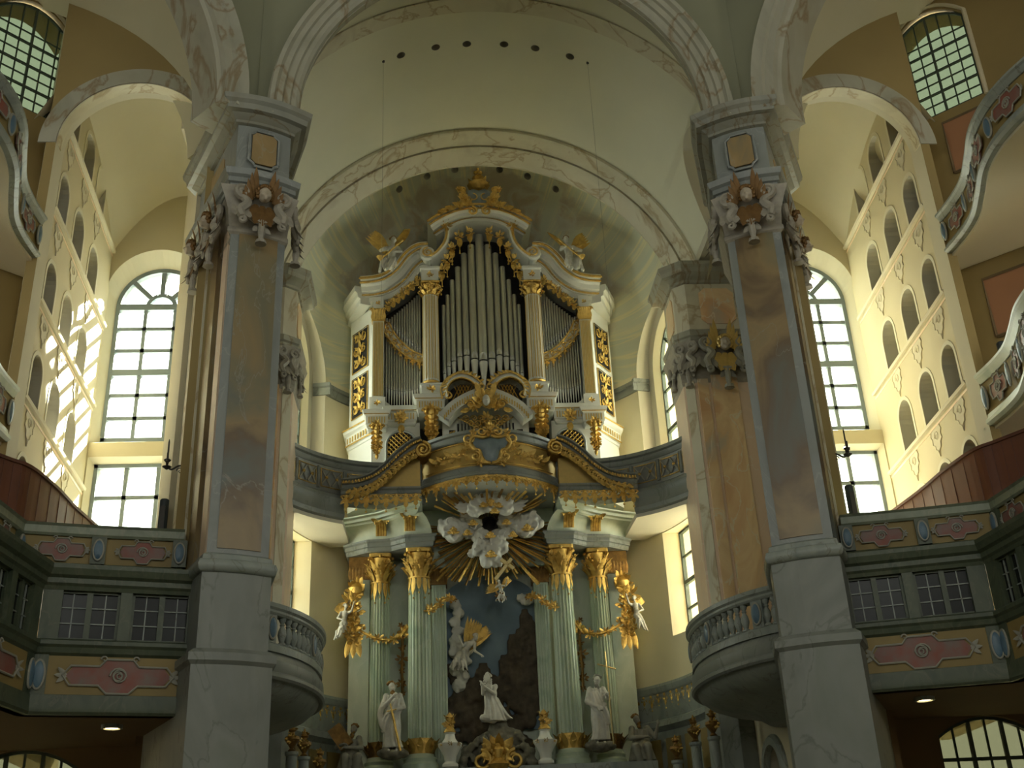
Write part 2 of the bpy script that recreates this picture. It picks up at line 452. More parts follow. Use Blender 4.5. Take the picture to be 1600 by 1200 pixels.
def arch_prism(mb, fp, w, zs, z0, b0, b1, n=16, w2=None, zs2=None, z02=None):
    """arched block between depths b0 and b1 along the frame normal (optionally splayed)"""
    A = [fp(t, b0, z) for t, z in arch_ring(w, zs, z0, n)]
    B = [fp(t, b1, z) for t, z in arch_ring(w2 or w, zs2 or zs, z02 if z02 is not None else z0, n)]
    return mb.loft([A, B])
def cutter(mb, mat):
    return mb.build('cutter', mat, smooth=0)
def sculpt(name, mb, voxel, mat, parent, sx=1, iters=2, label=None, rough=0.0):
    """fuse overlapping limbs and folds into one continuous carved surface"""
    o = mb.build(name, mat, parent, sx=sx, label=label, smooth=0)
    m = o.modifiers.new('fuse', 'REMESH'); m.mode = 'VOXEL'; m.voxel_size = voxel; m.use_smooth_shade = True
    s = o.modifiers.new('soft', 'SMOOTH'); s.factor = 0.5; s.iterations = iters
    evaluated(o)
    me = o.data
    if not me.materials: me.materials.append(MATS[mat])
    me.polygons.foreach_set('use_smooth', [True] * len(me.polygons))
    return o
def arc(p0, p1, bulge, n=8):
    """points from p0 to p1 (2D) bowed to the left by bulge"""
    (x0, y0), (x1, y1) = p0, p1; dx, dy = x1 - x0, y1 - y0; l = hypot(dx, dy)
    return [(x0 + dx * t - dy / l * bulge * 4 * t * (1 - t), y0 + dy * t + dx / l * bulge * 4 * t * (1 - t)) for t in [i / n for i in range(n + 1)]]
def curve(pts, n=8):
    """Catmull-Rom through the points (any dimension)"""
    out = []; m = len(pts)
    for i in range(m - 1):
        p0, p1, p2, p3 = pts[max(i - 1, 0)], pts[i], pts[i + 1], pts[min(i + 2, m - 1)]
        for k in range(n):
            t = k / n
            out.append(tuple(0.5 * (2 * b + (c - a) * t + (2 * a - 5 * b + 4 * c - d) * t * t + (3 * b - a - 3 * c + d) * t ** 3) for a, b, c, d in zip(p0, p1, p2, p3)))
    out.append(tuple(pts[-1])); return out
SIDE = {1: 'right', -1: 'left'}
WIN = [0]
def window(fp, cols, rows, w, zs, z0, zbars, depth, barw, mat_bar, mat_glass, rect=False, fan=True, arch_h=None, sub=None, thick_rows=(), label=None):
    """glazed window in the frame fp(t, b, z): half-width w, panes one by one, bars and frame as parts.
    zbars: heights of the row bars from bottom to springing"""
    WIN[0] += 1
    root = thing('window_%d' % WIN[0], label, None, fp(0, depth, z0), kind='structure')
    fr = MB(); h = barw; b0, b1 = depth - barw * .6, depth + barw * .6
    def bar(t0, z0_, t1, z1, hw, mb, bb=1.0):
        a, b = Vector(fp(t0, depth, z0_)), Vector(fp(t1, depth, z1)); ax = (b - a) / 2
        nn = (Vector(fp(0, 1, 0)) - Vector(fp(0, 0, 0)))
        sd = ax.cross(nn).normalized() * hw
        mb.obox((a + b) / 2, ax, sd, nn * (hw * bb))
    # surround
    zt = (lambda t: zs + arch_h * (1 - (t / w) ** 2)) if arch_h else (lambda t: zs)
    top = [(w * (1 - i / 5), zt(w * (1 - i / 5))) for i in range(11)] if arch_h else [(w, zs), (-w, zs)]
    ring = [(t, z) for t, z in (arch_ring(w, zs, z0, 20) if not rect else top + [(-w, z0), (w, z0)])]
    for i in range(len(ring)):
        a, b = ring[i], ring[(i + 1) % len(ring)]; bar(a[0], a[1], b[0], b[1], h, fr)
    fr.build('frame', mat_bar, root, smooth=0)
    ts = [-w + 2 * w * i / cols for i in range(cols + 1)]
    for k, t in enumerate(ts[1:-1]):
        m = MB(); bar(t, z0, t, zt(t), h * (1.0 if sub and (k + 1) % sub == 0 else .55), m); m.build('mullion', mat_bar, root, smooth=0)
    for k, z in enumerate(zbars[1:-1] if arch_h else zbars[1:]):
        m = MB(); bar(-w, z, w, z, h * (.95 if k in thick_rows or (k == len(zbars) - 2 and not rect) else .55), m); m.build('glazing_bar', mat_bar, root, smooth=0)
    nn = Vector(fp(0, 1, 0)) - Vector(fp(0, 0, 0)); proto = {}
    for i in range(cols):
        for j in range(len(zbars) - 1):
            m = MB(); z1, z2 = zbars[j], zbars[j + 1]
            ta, tb = ts[i], ts[i + 1]; pl = [(ta, z1), (tb, z1), (tb, z2), (ta, z2)]
            if arch_h and j == len(zbars) - 2: pl = [(ta, z1), (tb, z1), (tb, zt(tb)), ((ta + tb) / 2, zt((ta + tb) / 2)), (ta, zt(ta))]
            m.loft([[fp(t, depth - .006, z) for t, z in pl], [fp(t, depth + .006, z) for t, z in pl]])
            m.build('pane', mat_glass, root, smooth=0)
    if not rect and fan:
        ri = w * .32
        m = MB()
        for i in range(10): bar(ri * cos(pi * i / 10), zs + ri * sin(pi * i / 10), ri * cos(pi * (i + 1) / 10), zs + ri * sin(pi * (i + 1) / 10), h * .6, m)
        m.build('fan_ring', mat_bar, root, smooth=0)
        for a in (45, 90, 135):
            m = MB(); c_, s_ = cos(radians(a)), sin(radians(a)); bar(ri * c_, zs + ri * s_, w * c_, zs + w * s_, h * .7, m); m.build('fan_bar', mat_bar, root, smooth=0)
        for a0, a1, r0, r1 in [(0, 45, ri, w), (45, 90, ri, w), (90, 135, ri, w), (135, 180, ri, w), (0, 180, 0.001, ri)]:
            nseg = 6 if a1 - a0 < 90 else 12
            An = [radians(a0 + (a1 - a0) * q / nseg) for q in range(nseg + 1)]
            pl = [(r1 * cos(a), zs + r1 * sin(a)) for a in An] + [(r0 * cos(a), zs + r0 * sin(a)) for a in reversed(An)]
            m = MB(); m.loft([[fp(t, depth - .006, z) for t, z in pl], [fp(t, depth + .006, z) for t, z in pl]]); m.build('pane', mat_glass, root, smooth=0)
    return root
# ------------------------------------------------------------------ the setting
TR = [0]
def trim(mb, mat, smooth=35, label=None):
    TR[0] += 1
    return mb.build('trim_%d' % TR[0], mat, smooth=smooth, kind='structure', label=label)
MB().box(-24, 24, -34, 22, -0.3, 0).build('floor', 'floor_stone', kind='structure', smooth=0)
ZA = 16.3
# chancel arch: moulded ribs between the two pillars
PR = [(4.20, 0.55), (4.12, 0.30), (4.14, 0.30), (4.14, 0.20), (4.20, 0.14), (4.28, 0.12), (4.30, 0.06), (4.42, 0.04), (4.44, -0.02), (4.54, -0.04), (4.58, -0.12), (4.66, -0.14), (4.68, -0.02), (4.74, 0.02), (4.74, 0.55)]
m = MB(); m.ylathe(PR, ZA, radians(-3), radians(183), 64); trim(m, 'rib_marble', 25)
def arch_wall(name, half, r, z0, ztop, fp, b0, b1, mat):
    m = MB(); n = 40
    pts = [(r * cos(pi * i / n), ZA + r * sin(pi * i / n)) for i in range(n + 1)]
    outer = [(half, z0), (half, ztop), (-half, ztop), (-half, z0)]
    poly = [(half, z0)] + [(half, ztop), (-half, ztop), (-half, z0)] + [(-r, z0)] + list(reversed(pts)) + [(r, z0)]
    m.loft([[fp(t, b0, z) for t, z in poly], [fp(t, b1, z) for t, z in poly]])
    return m.build(name, mat, kind='structure', smooth=0)
fpc = frame_pt((0, 0, 0), (1, 0, 0), (0, 1, 0))
arch_wall('wall_east', 4.95, 4.70, 16.25, 25.0, fpc, 0.12, 0.5, 'spandrel')
Q = sqrt(.5)
for s in (1, -1):
    fpb = (lambda s: frame_pt((s * 8.2, -3.25, 0), (s * Q, -Q, 0), (s * Q, Q, 0)))(s)
    arch_wall('wall_bay_' + SIDE[s], 4.75, 4.35, 16.25, 25.0, fpb, 0.1, 0.9, 'spandrel')
    m = MB(); rr = []
    for i in range(49):
        a = radians(-3) + radians(186) * i / 48
        rr.append([fpb(r * cos(a), b, ZA + r * sin(a)) for r, b in ((3.85, 1.1), (3.85, .25), (3.92, .2), (3.95, .08), (4.12, .05), (4.15, -.03), (4.26, -.05), (4.36, -.1), (4.40, 0.0), (4.40, 1.1))])
    m.loft(rr); trim(m, 'rib_marble', 25)
    # barrel vault of the bay and its painted border
    m = MB(); rr = []
    for i in range(41):
        a = radians(2) + radians(176) * i / 40
        be = min(5.3, max(1.0, 7.05 + 4.45 * cos(a)))
        rr.append([fpb(r * cos(a), b, ZA + r * sin(a)) for r, b in ((4.75, .9), (4.75, be), (5.1, be), (5.1, .9))])
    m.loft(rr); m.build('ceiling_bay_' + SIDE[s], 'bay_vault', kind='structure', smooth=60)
    m = MB(); rr = []
    for i in range(41):
        a = radians(0) + radians(180) * i / 40
        rr.append([fpb(r * cos(a), b, ZA + r * sin(a)) for r, b in ((4.70, .9), (4.70, 1.45), (4.78, 1.45), (4.78, .9))])
    m.loft(rr); trim(m, 'white_marble', 60)

# chancel barrel vault with its round ceiling openings
m = MB(); m.ylathe([(6.1, .5), (6.1, 8.55), (6.7, 8.55), (6.7, .5)], ZA, radians(14), radians(166), 64)
vault = m.build('ceiling', 'cream_vault', kind='structure', smooth=0)
cuts = []
def hole_cut(p, d, r, l=0.5):
    p, d = Vector(p), Vector(d).normalized(); c = MB(); c.tube([p - d * .4, p + d * l], r, 20); return cutter(c, 'niche_grey')
for x, z in ((2.18, 21.6), (1.28, 21.85), (0.48, 21.97)):
    for s in (1, -1): cuts.append(hole_cut((s * x, 4.9, z + .3), (s * x * .25, 0, 1), 0.115, .45))
for s in (1, -1):
    # side lunettes cut into the haunch of the vault
    fp = frame_pt((s * 4.5, 5.2, 0), (0, 1, 0), (s, 0, 0))
    c = MB(); arch_prism(c, fp, 1.7, 17.95, 16.0, 0.0, 1.95, 24); cuts.append(cutter(c, 'cream_light'))
carve(vault, cuts, 60)
m = MB(); m.ylathe([(6.06, 3.2), (6.06, 3.7), (6.12, 3.7), (6.12, 3.2)], ZA, radians(14), radians(166), 48); trim(m, 'white_marble', 60)
m = MB(); m.ylathe([(5.98, 8.55), (5.98, 8.95), (6.18, 8.95), (6.18, 8.55)], ZA, radians(10), radians(170), 48)
# back arch in two veined steps
m = MB(); m.ylathe([(6.12, 8.45), (6.0, 8.42), (5.97, 8.48), (5.97, 8.60), (5.90, 8.98), (5.93, 9.0), (5.93, 9.6), (6.6, 9.6), (6.6, 8.5)], ZA, radians(8), radians(172), 64); trim(m, 'white_marble', 30)
m = MB(); m.ylathe([(5.90, 9.02), (5.84, 8.98), (5.80, 9.04), (5.77, 9.10), (5.62, 9.45), (5.58, 9.5), (5.62, 9.62), (6.0, 9.62), (6.0, 9.02)], ZA, radians(4), radians(176), 64); trim(m, 'white_marble', 30)
for s in (1, -1):
    fp = frame_pt((s * 6.38, 5.2, 0), (0, 1, 0), (s, 0, 0))
    m = MB(); arch_prism(m, fp, 1.9, 17.95, 16.2, 0.0, 0.2, 20); m.build('wall_lunette_' + SIDE[s], 'cream', kind='structure', smooth=0)
    m = MB(); m.tube([fp(1.45 * cos(a), -.02, 17.95 + 1.45 * sin(a)) for a in [pi * i / 24 for i in range(25)]], .02, 6); m.tube([fp(1.45, -.02, 17.95), fp(1.45, -.02, 16.4)], .02, 6); m.tube([fp(-1.45, -.02, 17.95), fp(-1.45, -.02, 16.4)], .02, 6); trim(m, 'gold_paint')
    # chancel side wall between pillar and inner pier, with arched windows low down
    MB().prism([(6.42, 2.45), (7.08, 4.3), (7.08, 9.0), (7.2, 9.0), (7.2, 4.3), (6.52, 2.4)], 0, 24).build('wall_aisle_' + SIDE[s], 'cream', sx=s, kind='structure', smooth=0)
    MB().box(5.85, 7.0, 2.4, 9.0, 17.62, 17.9).build('ceiling_aisle_' + SIDE[s], 'cream_light', sx=s, kind='structure', smooth=0)
    m = MB(); m.box(5.75, 6.5, 2.4, 8.2, 0, 5.7)
    w = m.build('wall_chancel_' + SIDE[s], 'cream', sx=s, kind='structure', smooth=0)
    fpw = frame_pt((s * 5.75, 4.55, 0), (0, 1, 0), (s, 0, 0)); fpw2 = frame_pt((s * 5.75, 6.9, 0), (0, 1, 0), (s, 0, 0))
    c1, c2 = MB(), MB(); arch_prism(c1, fpw, .62, 4.35, 1.0, -.3, 1.2); arch_prism(c2, fpw2, .62, 4.0, 1.0, -.3, 1.2)
    carve(w, [cutter(c1, 'cream_light'), cutter(c2, 'cream_light')], 0)
    for f, zs, wl in ((fpw, 4.35, 'nearer'), (fpw2, 4.0, 'farther')):
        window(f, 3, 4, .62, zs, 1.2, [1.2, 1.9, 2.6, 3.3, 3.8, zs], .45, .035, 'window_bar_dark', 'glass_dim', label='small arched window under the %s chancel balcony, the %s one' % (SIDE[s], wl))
        m = MB(); rr = []
        for i in range(25):
            a = pi * i / 24; rr.append([f(r * cos(a), b, zs + r * sin(a)) for r, b in ((.60, -.02), (.64, -.12), (.80, -.12), (.86, -.05), (.86, .02), (.60, .02))])
        m.loft(rr); trim(m, 'balcony_marble', 30)

# apse: round wall and painted half dome, pierced by two deep window niches on each side
AC = (0.0, 9.6); AR = 5.5; AD = 7.2
m = MB(); rings = []
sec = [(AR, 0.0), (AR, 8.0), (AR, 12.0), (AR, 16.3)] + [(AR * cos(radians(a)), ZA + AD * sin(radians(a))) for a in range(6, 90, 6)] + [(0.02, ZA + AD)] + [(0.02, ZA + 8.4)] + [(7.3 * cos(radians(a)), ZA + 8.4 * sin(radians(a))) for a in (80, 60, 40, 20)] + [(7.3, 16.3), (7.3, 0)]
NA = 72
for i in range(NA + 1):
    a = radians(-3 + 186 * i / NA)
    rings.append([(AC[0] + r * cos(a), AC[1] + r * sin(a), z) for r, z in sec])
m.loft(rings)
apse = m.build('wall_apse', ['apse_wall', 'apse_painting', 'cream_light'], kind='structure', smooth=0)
cuts = []; APW = []
for s in (1, -1):
    a = radians(11); fp = frame_pt((0, AC[1], 0), (-s * sin(a), cos(a), 0), (s * cos(a), sin(a), 0))
    c = MB(); arch_prism(c, fp, 1.917, 16.093, 12.037, 4.2, 5.553, 23); cuts.append(cutter(c, 'cream_light'))
    c = MB(); arch_prism(c, fp, 1.62, 16.107, 12.2, 5.481, 5.723, 25, 1.42, 16.1, 12.3); cuts.append(cutter(c, 'apse_wall'))
    c = MB(); arch_prism(c, fp, 1.417, 16.1, 12.297, 5.687, 7.83, 26); cuts.append(cutter(c, 'apse_wall'))
    c = MB(); c.loft([[fp(t, b, z) for t, z in ((-w_, 8.2), (w_, 8.2), (w_, 11.1), (-w_, 11.1))] for w_, b in ((1.65, 4.6), (1.42, 5.72), (1.42, 7.8))]); cuts.append(cutter(c, 'apse_wall'))
    APW.append(fp); nn = Vector(fp(0, -1, 0)) - Vector(fp(0, 0, 0)); portal(fp(0, 6.3, 14.7), nn, 2.4, 5.0); portal(fp(0, 6.3, 9.65), nn, 2.4, 2.9)
for x, z in ((2.5, 22.25), (1.62, 22.75), (0.72, 23.0)):
    for s in (1, -1): cuts.append(hole_cut((s * x, 11.35, z + .1), (s * x * .25, .1, 1), 0.115, .45))
carve(apse, cuts, 0)
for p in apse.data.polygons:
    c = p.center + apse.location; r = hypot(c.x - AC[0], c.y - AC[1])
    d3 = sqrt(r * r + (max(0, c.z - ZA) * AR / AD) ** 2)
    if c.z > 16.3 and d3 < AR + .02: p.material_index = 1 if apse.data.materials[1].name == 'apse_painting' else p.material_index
apse.data.polygons.foreach_set('use_smooth', [True] * len(apse.data.polygons)); apse.data.set_sharp_from_angle(angle=radians(20))
for fp, sd in zip(APW, ('right', 'left')):
    window(fp, 4, 6, 1.42, 16.1, 12.3, [12.3 + 3.8 * i / 6 for i in range(7)], 5.80, .055, 'window_bar_dark', 'glass', thick_rows=(2,), label='arched apse window above the loft, %s of the organ' % sd)
    window(fp, 4, 4, 1.42, 11.1, 8.2, [8.2 + 2.9 * i / 4 for i in range(5)], 5.80, .055, 'window_bar_dark', 'glass', rect=True, thick_rows=(1,), label='rectangular apse window below the loft, %s of the altar' % sd)
# grey impost band of the apse, running into the niches
for s in (1, -1):
    a = radians(11); fp = frame_pt((0, AC[1], 0), (-s * sin(a), cos(a), 0), (s * cos(a), sin(a), 0))
    m = MB(); path = [(AC[0] + (AR - .02) * cos(radians(q)), AC[1] + (AR - .02) * sin(radians(q))) for q in (32, 36, 40, 45, 50, 56)]
    m.sweep_xy(path, [(-.1, 15.72), (.05, 15.72), (.05, 15.95), (.09, 15.98), (.10, 16.08), (.0, 16.1), (-.1, 16.1)])
    m.build('trim_impost', 'grey_marble', sx=s, kind='structure', smooth=20).name = 'trim_%d' % (80 + (s > 0))
    m = MB(); pts = [fp(1.88 - d, b, z) for d, z in ((-.05, 15.72), (.05, 15.72), (.05, 15.95), (.09, 16.08), (-.05, 16.1)) for b in (0,)]
    m.loft([[fp(1.92 - d, b, z) for d, z in ((-.05, 15.72), (.05, 15.72), (.05, 15.95), (.10, 15.99), (.10, 16.1), (-.05, 16.1))] for b in (5.0, 5.52)]); trim(m, 'grey_marble', 20)
# apse dado: ledge with gilded fringe, second cornice, panels
def ring_path(R, a0, a1, n, yc=9.6): return [(R * cos(radians(a0 + (a1 - a0) * i / n)), yc + R * sin(radians(a0 + (a1 - a0) * i / n))) for i in range(n + 1)]
drop = None
for s in (1, -1):
    m = MB(); m.sweep_xy(ring_path(5.45, -4, 62, 24), [(-.1, 6.95), (.34, 6.95), (.36, 6.88), (.32, 6.74), (.28, 6.70), (.26, 6.05), (.36, 6.0), (.38, 5.86), (.30, 5.8), (.24, 5.74), (.24, 3.2), (-.1, 3.2)])
    TR[0] += 1; d = m.build('trim_%d' % TR[0], 'balcony_marble', sx=s, kind='structure', smooth=20)
    for i, a in enumerate([2 + 3.0 * k for k in range(18)]):
        x, y = 5.16 * cos(radians(a)), 9.6 + 5.16 * sin(radians(a))
        if drop is None:
            g = MB(); n_ = Vector((0, -1, 0))
            g.leaf((0, 0, 0), (0, 0, -1), n_, .26, .06, .1); g.leaf((-.07, 0, 0), (0, 0, -1), n_, .15, .05, .15); g.leaf((.07, 0, 0), (0, 0, -1), n_, .15, .05, .15); g.ball((0, -.01, -.29), .022, 6, 4); g.ball((0, -.03, -.03), .04, 6, 4)
            drop = g.build('gilded_drop', 'gold', None); DROPME = drop.data; bpy.data.objects.remove(drop)
            DROP_H = max(v.co.z for v in DROPME.vertices)
        k = 1.0 + .35 * (i % 2)
        inst(DROPME, 'gilded_drop', d, (s * x, y, 6.72 - DROP_H * k), (1.1, 1, k), s * (radians(a) - pi / 2) + 0)
    for i in range(6):
        a = 6 + 9 * i; p0, p1 = ring_path(5.17, a, a + 6.5, 1); P = [(p0[0], p0[1], 4.6), (p1[0], p1[1], 4.6), (p1[0], p1[1], 5.55), (p0[0], p0[1], 5.55)]
        q0, q1 = ring_path(5.25, a, a + 6.5, 1); P2 = [(q0[0], q0[1], 4.6), (q1[0], q1[1], 4.6), (q1[0], q1[1], 5.55), (q0[0], q0[1], 5.55)]
        m = MB(); m.loft([P, P2]); m.build('panel', 'panel_yellow', d, sx=s, smooth=0)

# ---------------- side bays: stair wall with arched niches, window wall, sail vault
ROWS = [8.8, 10.98, 13.12, 15.32, 17.5]
NICH = [(5.68, .46), (4.15, .46), (2.72, .40)]
def nx(y): return 9.35 + .4 * (y - 1.5) / 5.9
BAYW = []
for s in (1, -1):
    t_ = Vector((.4, 5.9, 0)).normalized()
    m = MB(); m.loft([[(nx(1.6), 1.6, z), (nx(8.3), 8.3, z), (nx(8.3) + .5, 8.3, z), (nx(2.4) + .5, 2.4, z), (nx(1.6) + .12, 1.6, z)] for z in (4.78, 24)])
    wn = m.build('wall_stair_' + SIDE[s], 'cream', sx=s, kind='structure', smooth=0)
    fpn = frame_pt((s * 9.35, 1.5, 0), (s * t_.x, t_.y, 0), (s * t_.y, -t_.x, 0))
    cuts = []
    for zl in ROWS:
        for y, w in NICH:
            if zl > 17 and y > 5: y = 5.5
            c = MB(); arch_prism(c, fpn, w, 0, 0, 0, 0) if 0 else None
            tt = (y - 1.5) / t_.y
            A = [fpn(tt + a, -.3, z) for a, z in arch_ring(w * .92, zl + .80, zl + .06, 12)]; B = [fpn(tt + a, .42, z) for a, z in arch_ring(w * .92, zl + .80, zl + .06, 12)]
            c.loft([A, B]); cuts.append(cutter(c, 'niche_grey'))
    carve(wn, cuts, 0)
    # ledges, painted cartouches below them, pale borders round the niches
    for zl in ROWS:
        m = MB(); tl = (7.35 - 1.5) / t_.y; t0 = .55
        m.loft([[fpn(t, b, z) for b, z in ((.02, zl - .02), (-.07, zl - .02), (-.09, zl + .04), (-.05, zl + .06), (.02, zl + .06))] for t in (t0, tl)])
        TR[0] += 1; led = m.build('trim_%d' % TR[0], 'cream_light', kind='structure', smooth=0)
        m = MB(); m.loft([[fpn(t, b, z) for b, z in ((.01, zl - .12), (-.012, zl - .12), (-.012, zl - .07), (.01, zl - .07))] for t in (t0, tl)]); m.build('painted_line', 'rose_marble', led, smooth=0)
        for y, w in NICH:
            if zl > 17 and y > 5: y = 5.5
            tt = (y - 1.5) / t_.y; w_ = w * .92; m = MB()
            R1 = arch_ring(w_ + .09, zl + .80, zl + .06, 12); R0 = arch_ring(w_, zl + .80, zl + .06, 12)
            k = 13
            m.loft([[fpn(tt + R0[i][0], -.012, R0[i][1]), fpn(tt + R1[i][0], -.012, R1[i][1]), fpn(tt + R1[i][0], .01, R1[i][1]), fpn(tt + R0[i][0], .01, R0[i][1])] for i in [14] + list(range(k)) + [13]])
            m.build('niche_border', 'cream_light', led, smooth=0)
            m = MB(); c0 = tt - .05 * s * 0
            hl = [(-.25, -.13), (-.31, -.24), (-.24, -.32), (-.27, -.44), (-.16, -.49), (-.13, -.60), (-.04, -.64)]; pl = hl + [(0, -.78)] + [(-a, b) for a, b in reversed(hl)]
            m.loft([[fpn(tt + a, b_, zl + z) for a, z in pl] for b_ in (.01, -.010)]); m.build('painted_shell', 'cartouche_fill', led, smooth=0); m = MB()
            m.tube([fpn(tt + a, -.012, zl + z) for a, z in pl], .011, 5); m.spiral(fpn(tt, -.012, zl - .32), fpn(1, 0, 0) - Vector(fpn(0, 0, 0)) if 0 else Vector(fpn(1, 0, 0)) - Vector(fpn(0, 0, 0)), (0, 0, 1), .13, .03, 1.3, .012, .009, n=5)
            m.build('painted_cartouche', 'ornament_line', led)
    # back wall with splayed reveal
    fpw = frame_pt((s * 8.5, 7.0, 0), (1, 0, 0), (0, 1, 0))
    m = MB(); m.box(7.1, 10.2, 7.35, 8.3, 5.3, 24)
    wb = m.build('wall_window_' + SIDE[s], 'cream', sx=s, kind='structure', smooth=0)
    c1 = MB(); arch_prism(c1, fpw, 1.34, 16.35, 12.12, .2, .85, 24, 1.12, 16.15, 12.4)
    c2 = MB(); arch_prism(c2, fpw, 1.12, 16.15, 12.4, .8, 1.6, 24)
    c3 = MB(); c3.loft([[fpw(t, b, z) for t, z in ((-w_, z0), (w_, z0), (w_, z1), (-w_, z1))] for w_, z0, z1, b in ((1.26, 7.4, 11.86, .2), (1.14, 7.5, 11.74, .6), (1.14, 7.5, 11.74, 1.6))])
    carve(wb, [cutter(c, 'cream_light') for c in (c1, c2, c3)], 0)
    window(fpw, 3, 6, 1.12, 16.15, 12.4, [12.4 + 3.75 * i / 6 for i in range(7)], .9, .088, 'window_bar', 'glass', thick_rows=(2,), label='tall round-arched window with fan light in the %s side bay' % SIDE[s])
    window(fpw, 3, 4, 1.14, 11.74, 7.5, [7.5, 8.36, 9.22, 10.08, 10.9, 11.74], .75, .088, 'window_bar', 'glass', rect=True, label='low rectangular window under the arched one in the %s side bay' % SIDE[s])
    portal((s * 8.5, 8.25, 14.8), (0, -1, 0), 2.3, 5.0); portal((s * 8.5, 8.25, 9.6), (0, -1, 0), 2.3, 4.3)
    # sail vault
    m = MB(); N = 20; top = []; bot = []
    for j in range(N + 1):
        for i in range(N + 1):
            x = 5.9 + 4.1 * i / N; y = 1.9 + 5.8 * j / N
            u = (x - 7.95) / 1.8; v = (y - 4.2) / 3.2
            bot.append((x, y, 20.3 - 1.75 * u * u - 1.05 * v * v)); top.append((x, y, 24.0))
    F = [(j * (N + 1) + i, j * (N + 1) + i + 1, (j + 1) * (N + 1) + i + 1, (j + 1) * (N + 1) + i) for j in range(N) for i in range(N)]
    m.add(bot, F); m.build('ceiling_stair_' + SIDE[s], 'cream_light', sx=s, kind='structure', smooth=60)
    MB().box(5.9, 10.1, 1.9, 8.3, 24.0, 24.3).build('ceiling_roof_' + SIDE[s], 'cream', sx=s, kind='structure', smooth=0)
    # inner side of the bay (back of the pillar line)
    # arched opening in front
    m = MB(); m.box(5.85, 9.50, 1.5, 2.0, 4.7, 24)
    wt = m.build('wall_arch_' + SIDE[s], 'ochre', sx=s, kind='structure', smooth=0)
    fpa = frame_pt((s * 7.72, 1.5, 0), (s, 0, 0), (0, 1, 0))
    c = MB(); arch_prism(c, fpa, 1.58, 16.55, 4.0, -.3, .8, 32); carve(wt, [cutter(c, 'cream_light')], 25)
    m = MB(); rr = []
    for i in range(33):
        a = pi * i / 32; rr.append([fpa(r * cos(a), b, 16.55 + r * sin(a)) for r, b in ((1.585, -.02), (1.95, -.02), (1.95, .02), (1.585, .02))])
    m.loft(rr); trim(m, 'rib_marble', 30)
    m = MB(); rr = []
    for i in range(33):
        a = pi * i / 32; rr.append([fpa(r * cos(a), b, 16.55 + r * sin(a)) for r, b in ((1.56, .0), (1.56, .30), (1.60, .30), (1.60, .0))])
    m.loft(rr); trim(m, 'white_marble', 30)
    # diagonal wall with the high gridded window
    fpd = frame_pt((s * 8.05, -3.35, 0), (s * Q, -Q, 0), (s * Q, Q, 0))
    m = MB(); m.loft([[fpd(t, b, z) for t, z in ((-2.9, 4.6), (6.0, 4.6), (6.0, 25), (-2.9, 25))] for b in (5.12, 5.9)])
    wd = m.build('wall_diagonal_' + SIDE[s], 'ochre', kind='structure', smooth=0)
    fpv = frame_pt(fpd(-2.06, 5.12, 0), (s * Q, -Q, 0), (s * Q, Q, 0))
    c = MB(); top = [(.87 - .174 * i, 20.02 + .52 * (1 - ((.87 - .174 * i) / .87) ** 2)) for i in range(11)]
    c.loft([[fpv(t, b, z) for t, z in top + [(-.87, 17.65), (.87, 17.65)]] for b in (-.2, 1.2)])
    carve(wd, [cutter(c, 'ochre')], 0)
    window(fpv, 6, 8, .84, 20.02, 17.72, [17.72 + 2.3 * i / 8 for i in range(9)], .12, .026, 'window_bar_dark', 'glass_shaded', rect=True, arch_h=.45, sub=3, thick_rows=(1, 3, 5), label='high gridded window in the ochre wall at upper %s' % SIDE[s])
    portal(fpv(0, .5, 19.1), (-s * Q, -Q, 0), 1.7, 2.9)
    m = MB(); pl = [(.93, 17.6)] + [(.93 - .186 * i, 20.06 + .58 * (1 - ((.93 - .186 * i) / .93) ** 2)) for i in range(11)] + [(-.93, 17.6)]
    m.tube([fpv(t, -.02, z) for t, z in pl], .05, 6); trim(m, 'cream')
    MB().box(13.2, 13.6, -6.2, 4.2, 0, 6).build('wall_low_' + SIDE[s], 'nave_shade', sx=s, kind='structure', smooth=0)
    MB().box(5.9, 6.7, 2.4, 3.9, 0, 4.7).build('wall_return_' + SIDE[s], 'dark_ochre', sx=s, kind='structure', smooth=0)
    if 0: MB().obox(fpd(1.5, 8.2, 10), Vector((s * Q, -Q, 0)) * 6, Vector((s * Q, Q, 0)) * .1, (0, 0, 6)).build('wall_outer_' + SIDE[s], 'nave_shade', kind='structure', smooth=0)
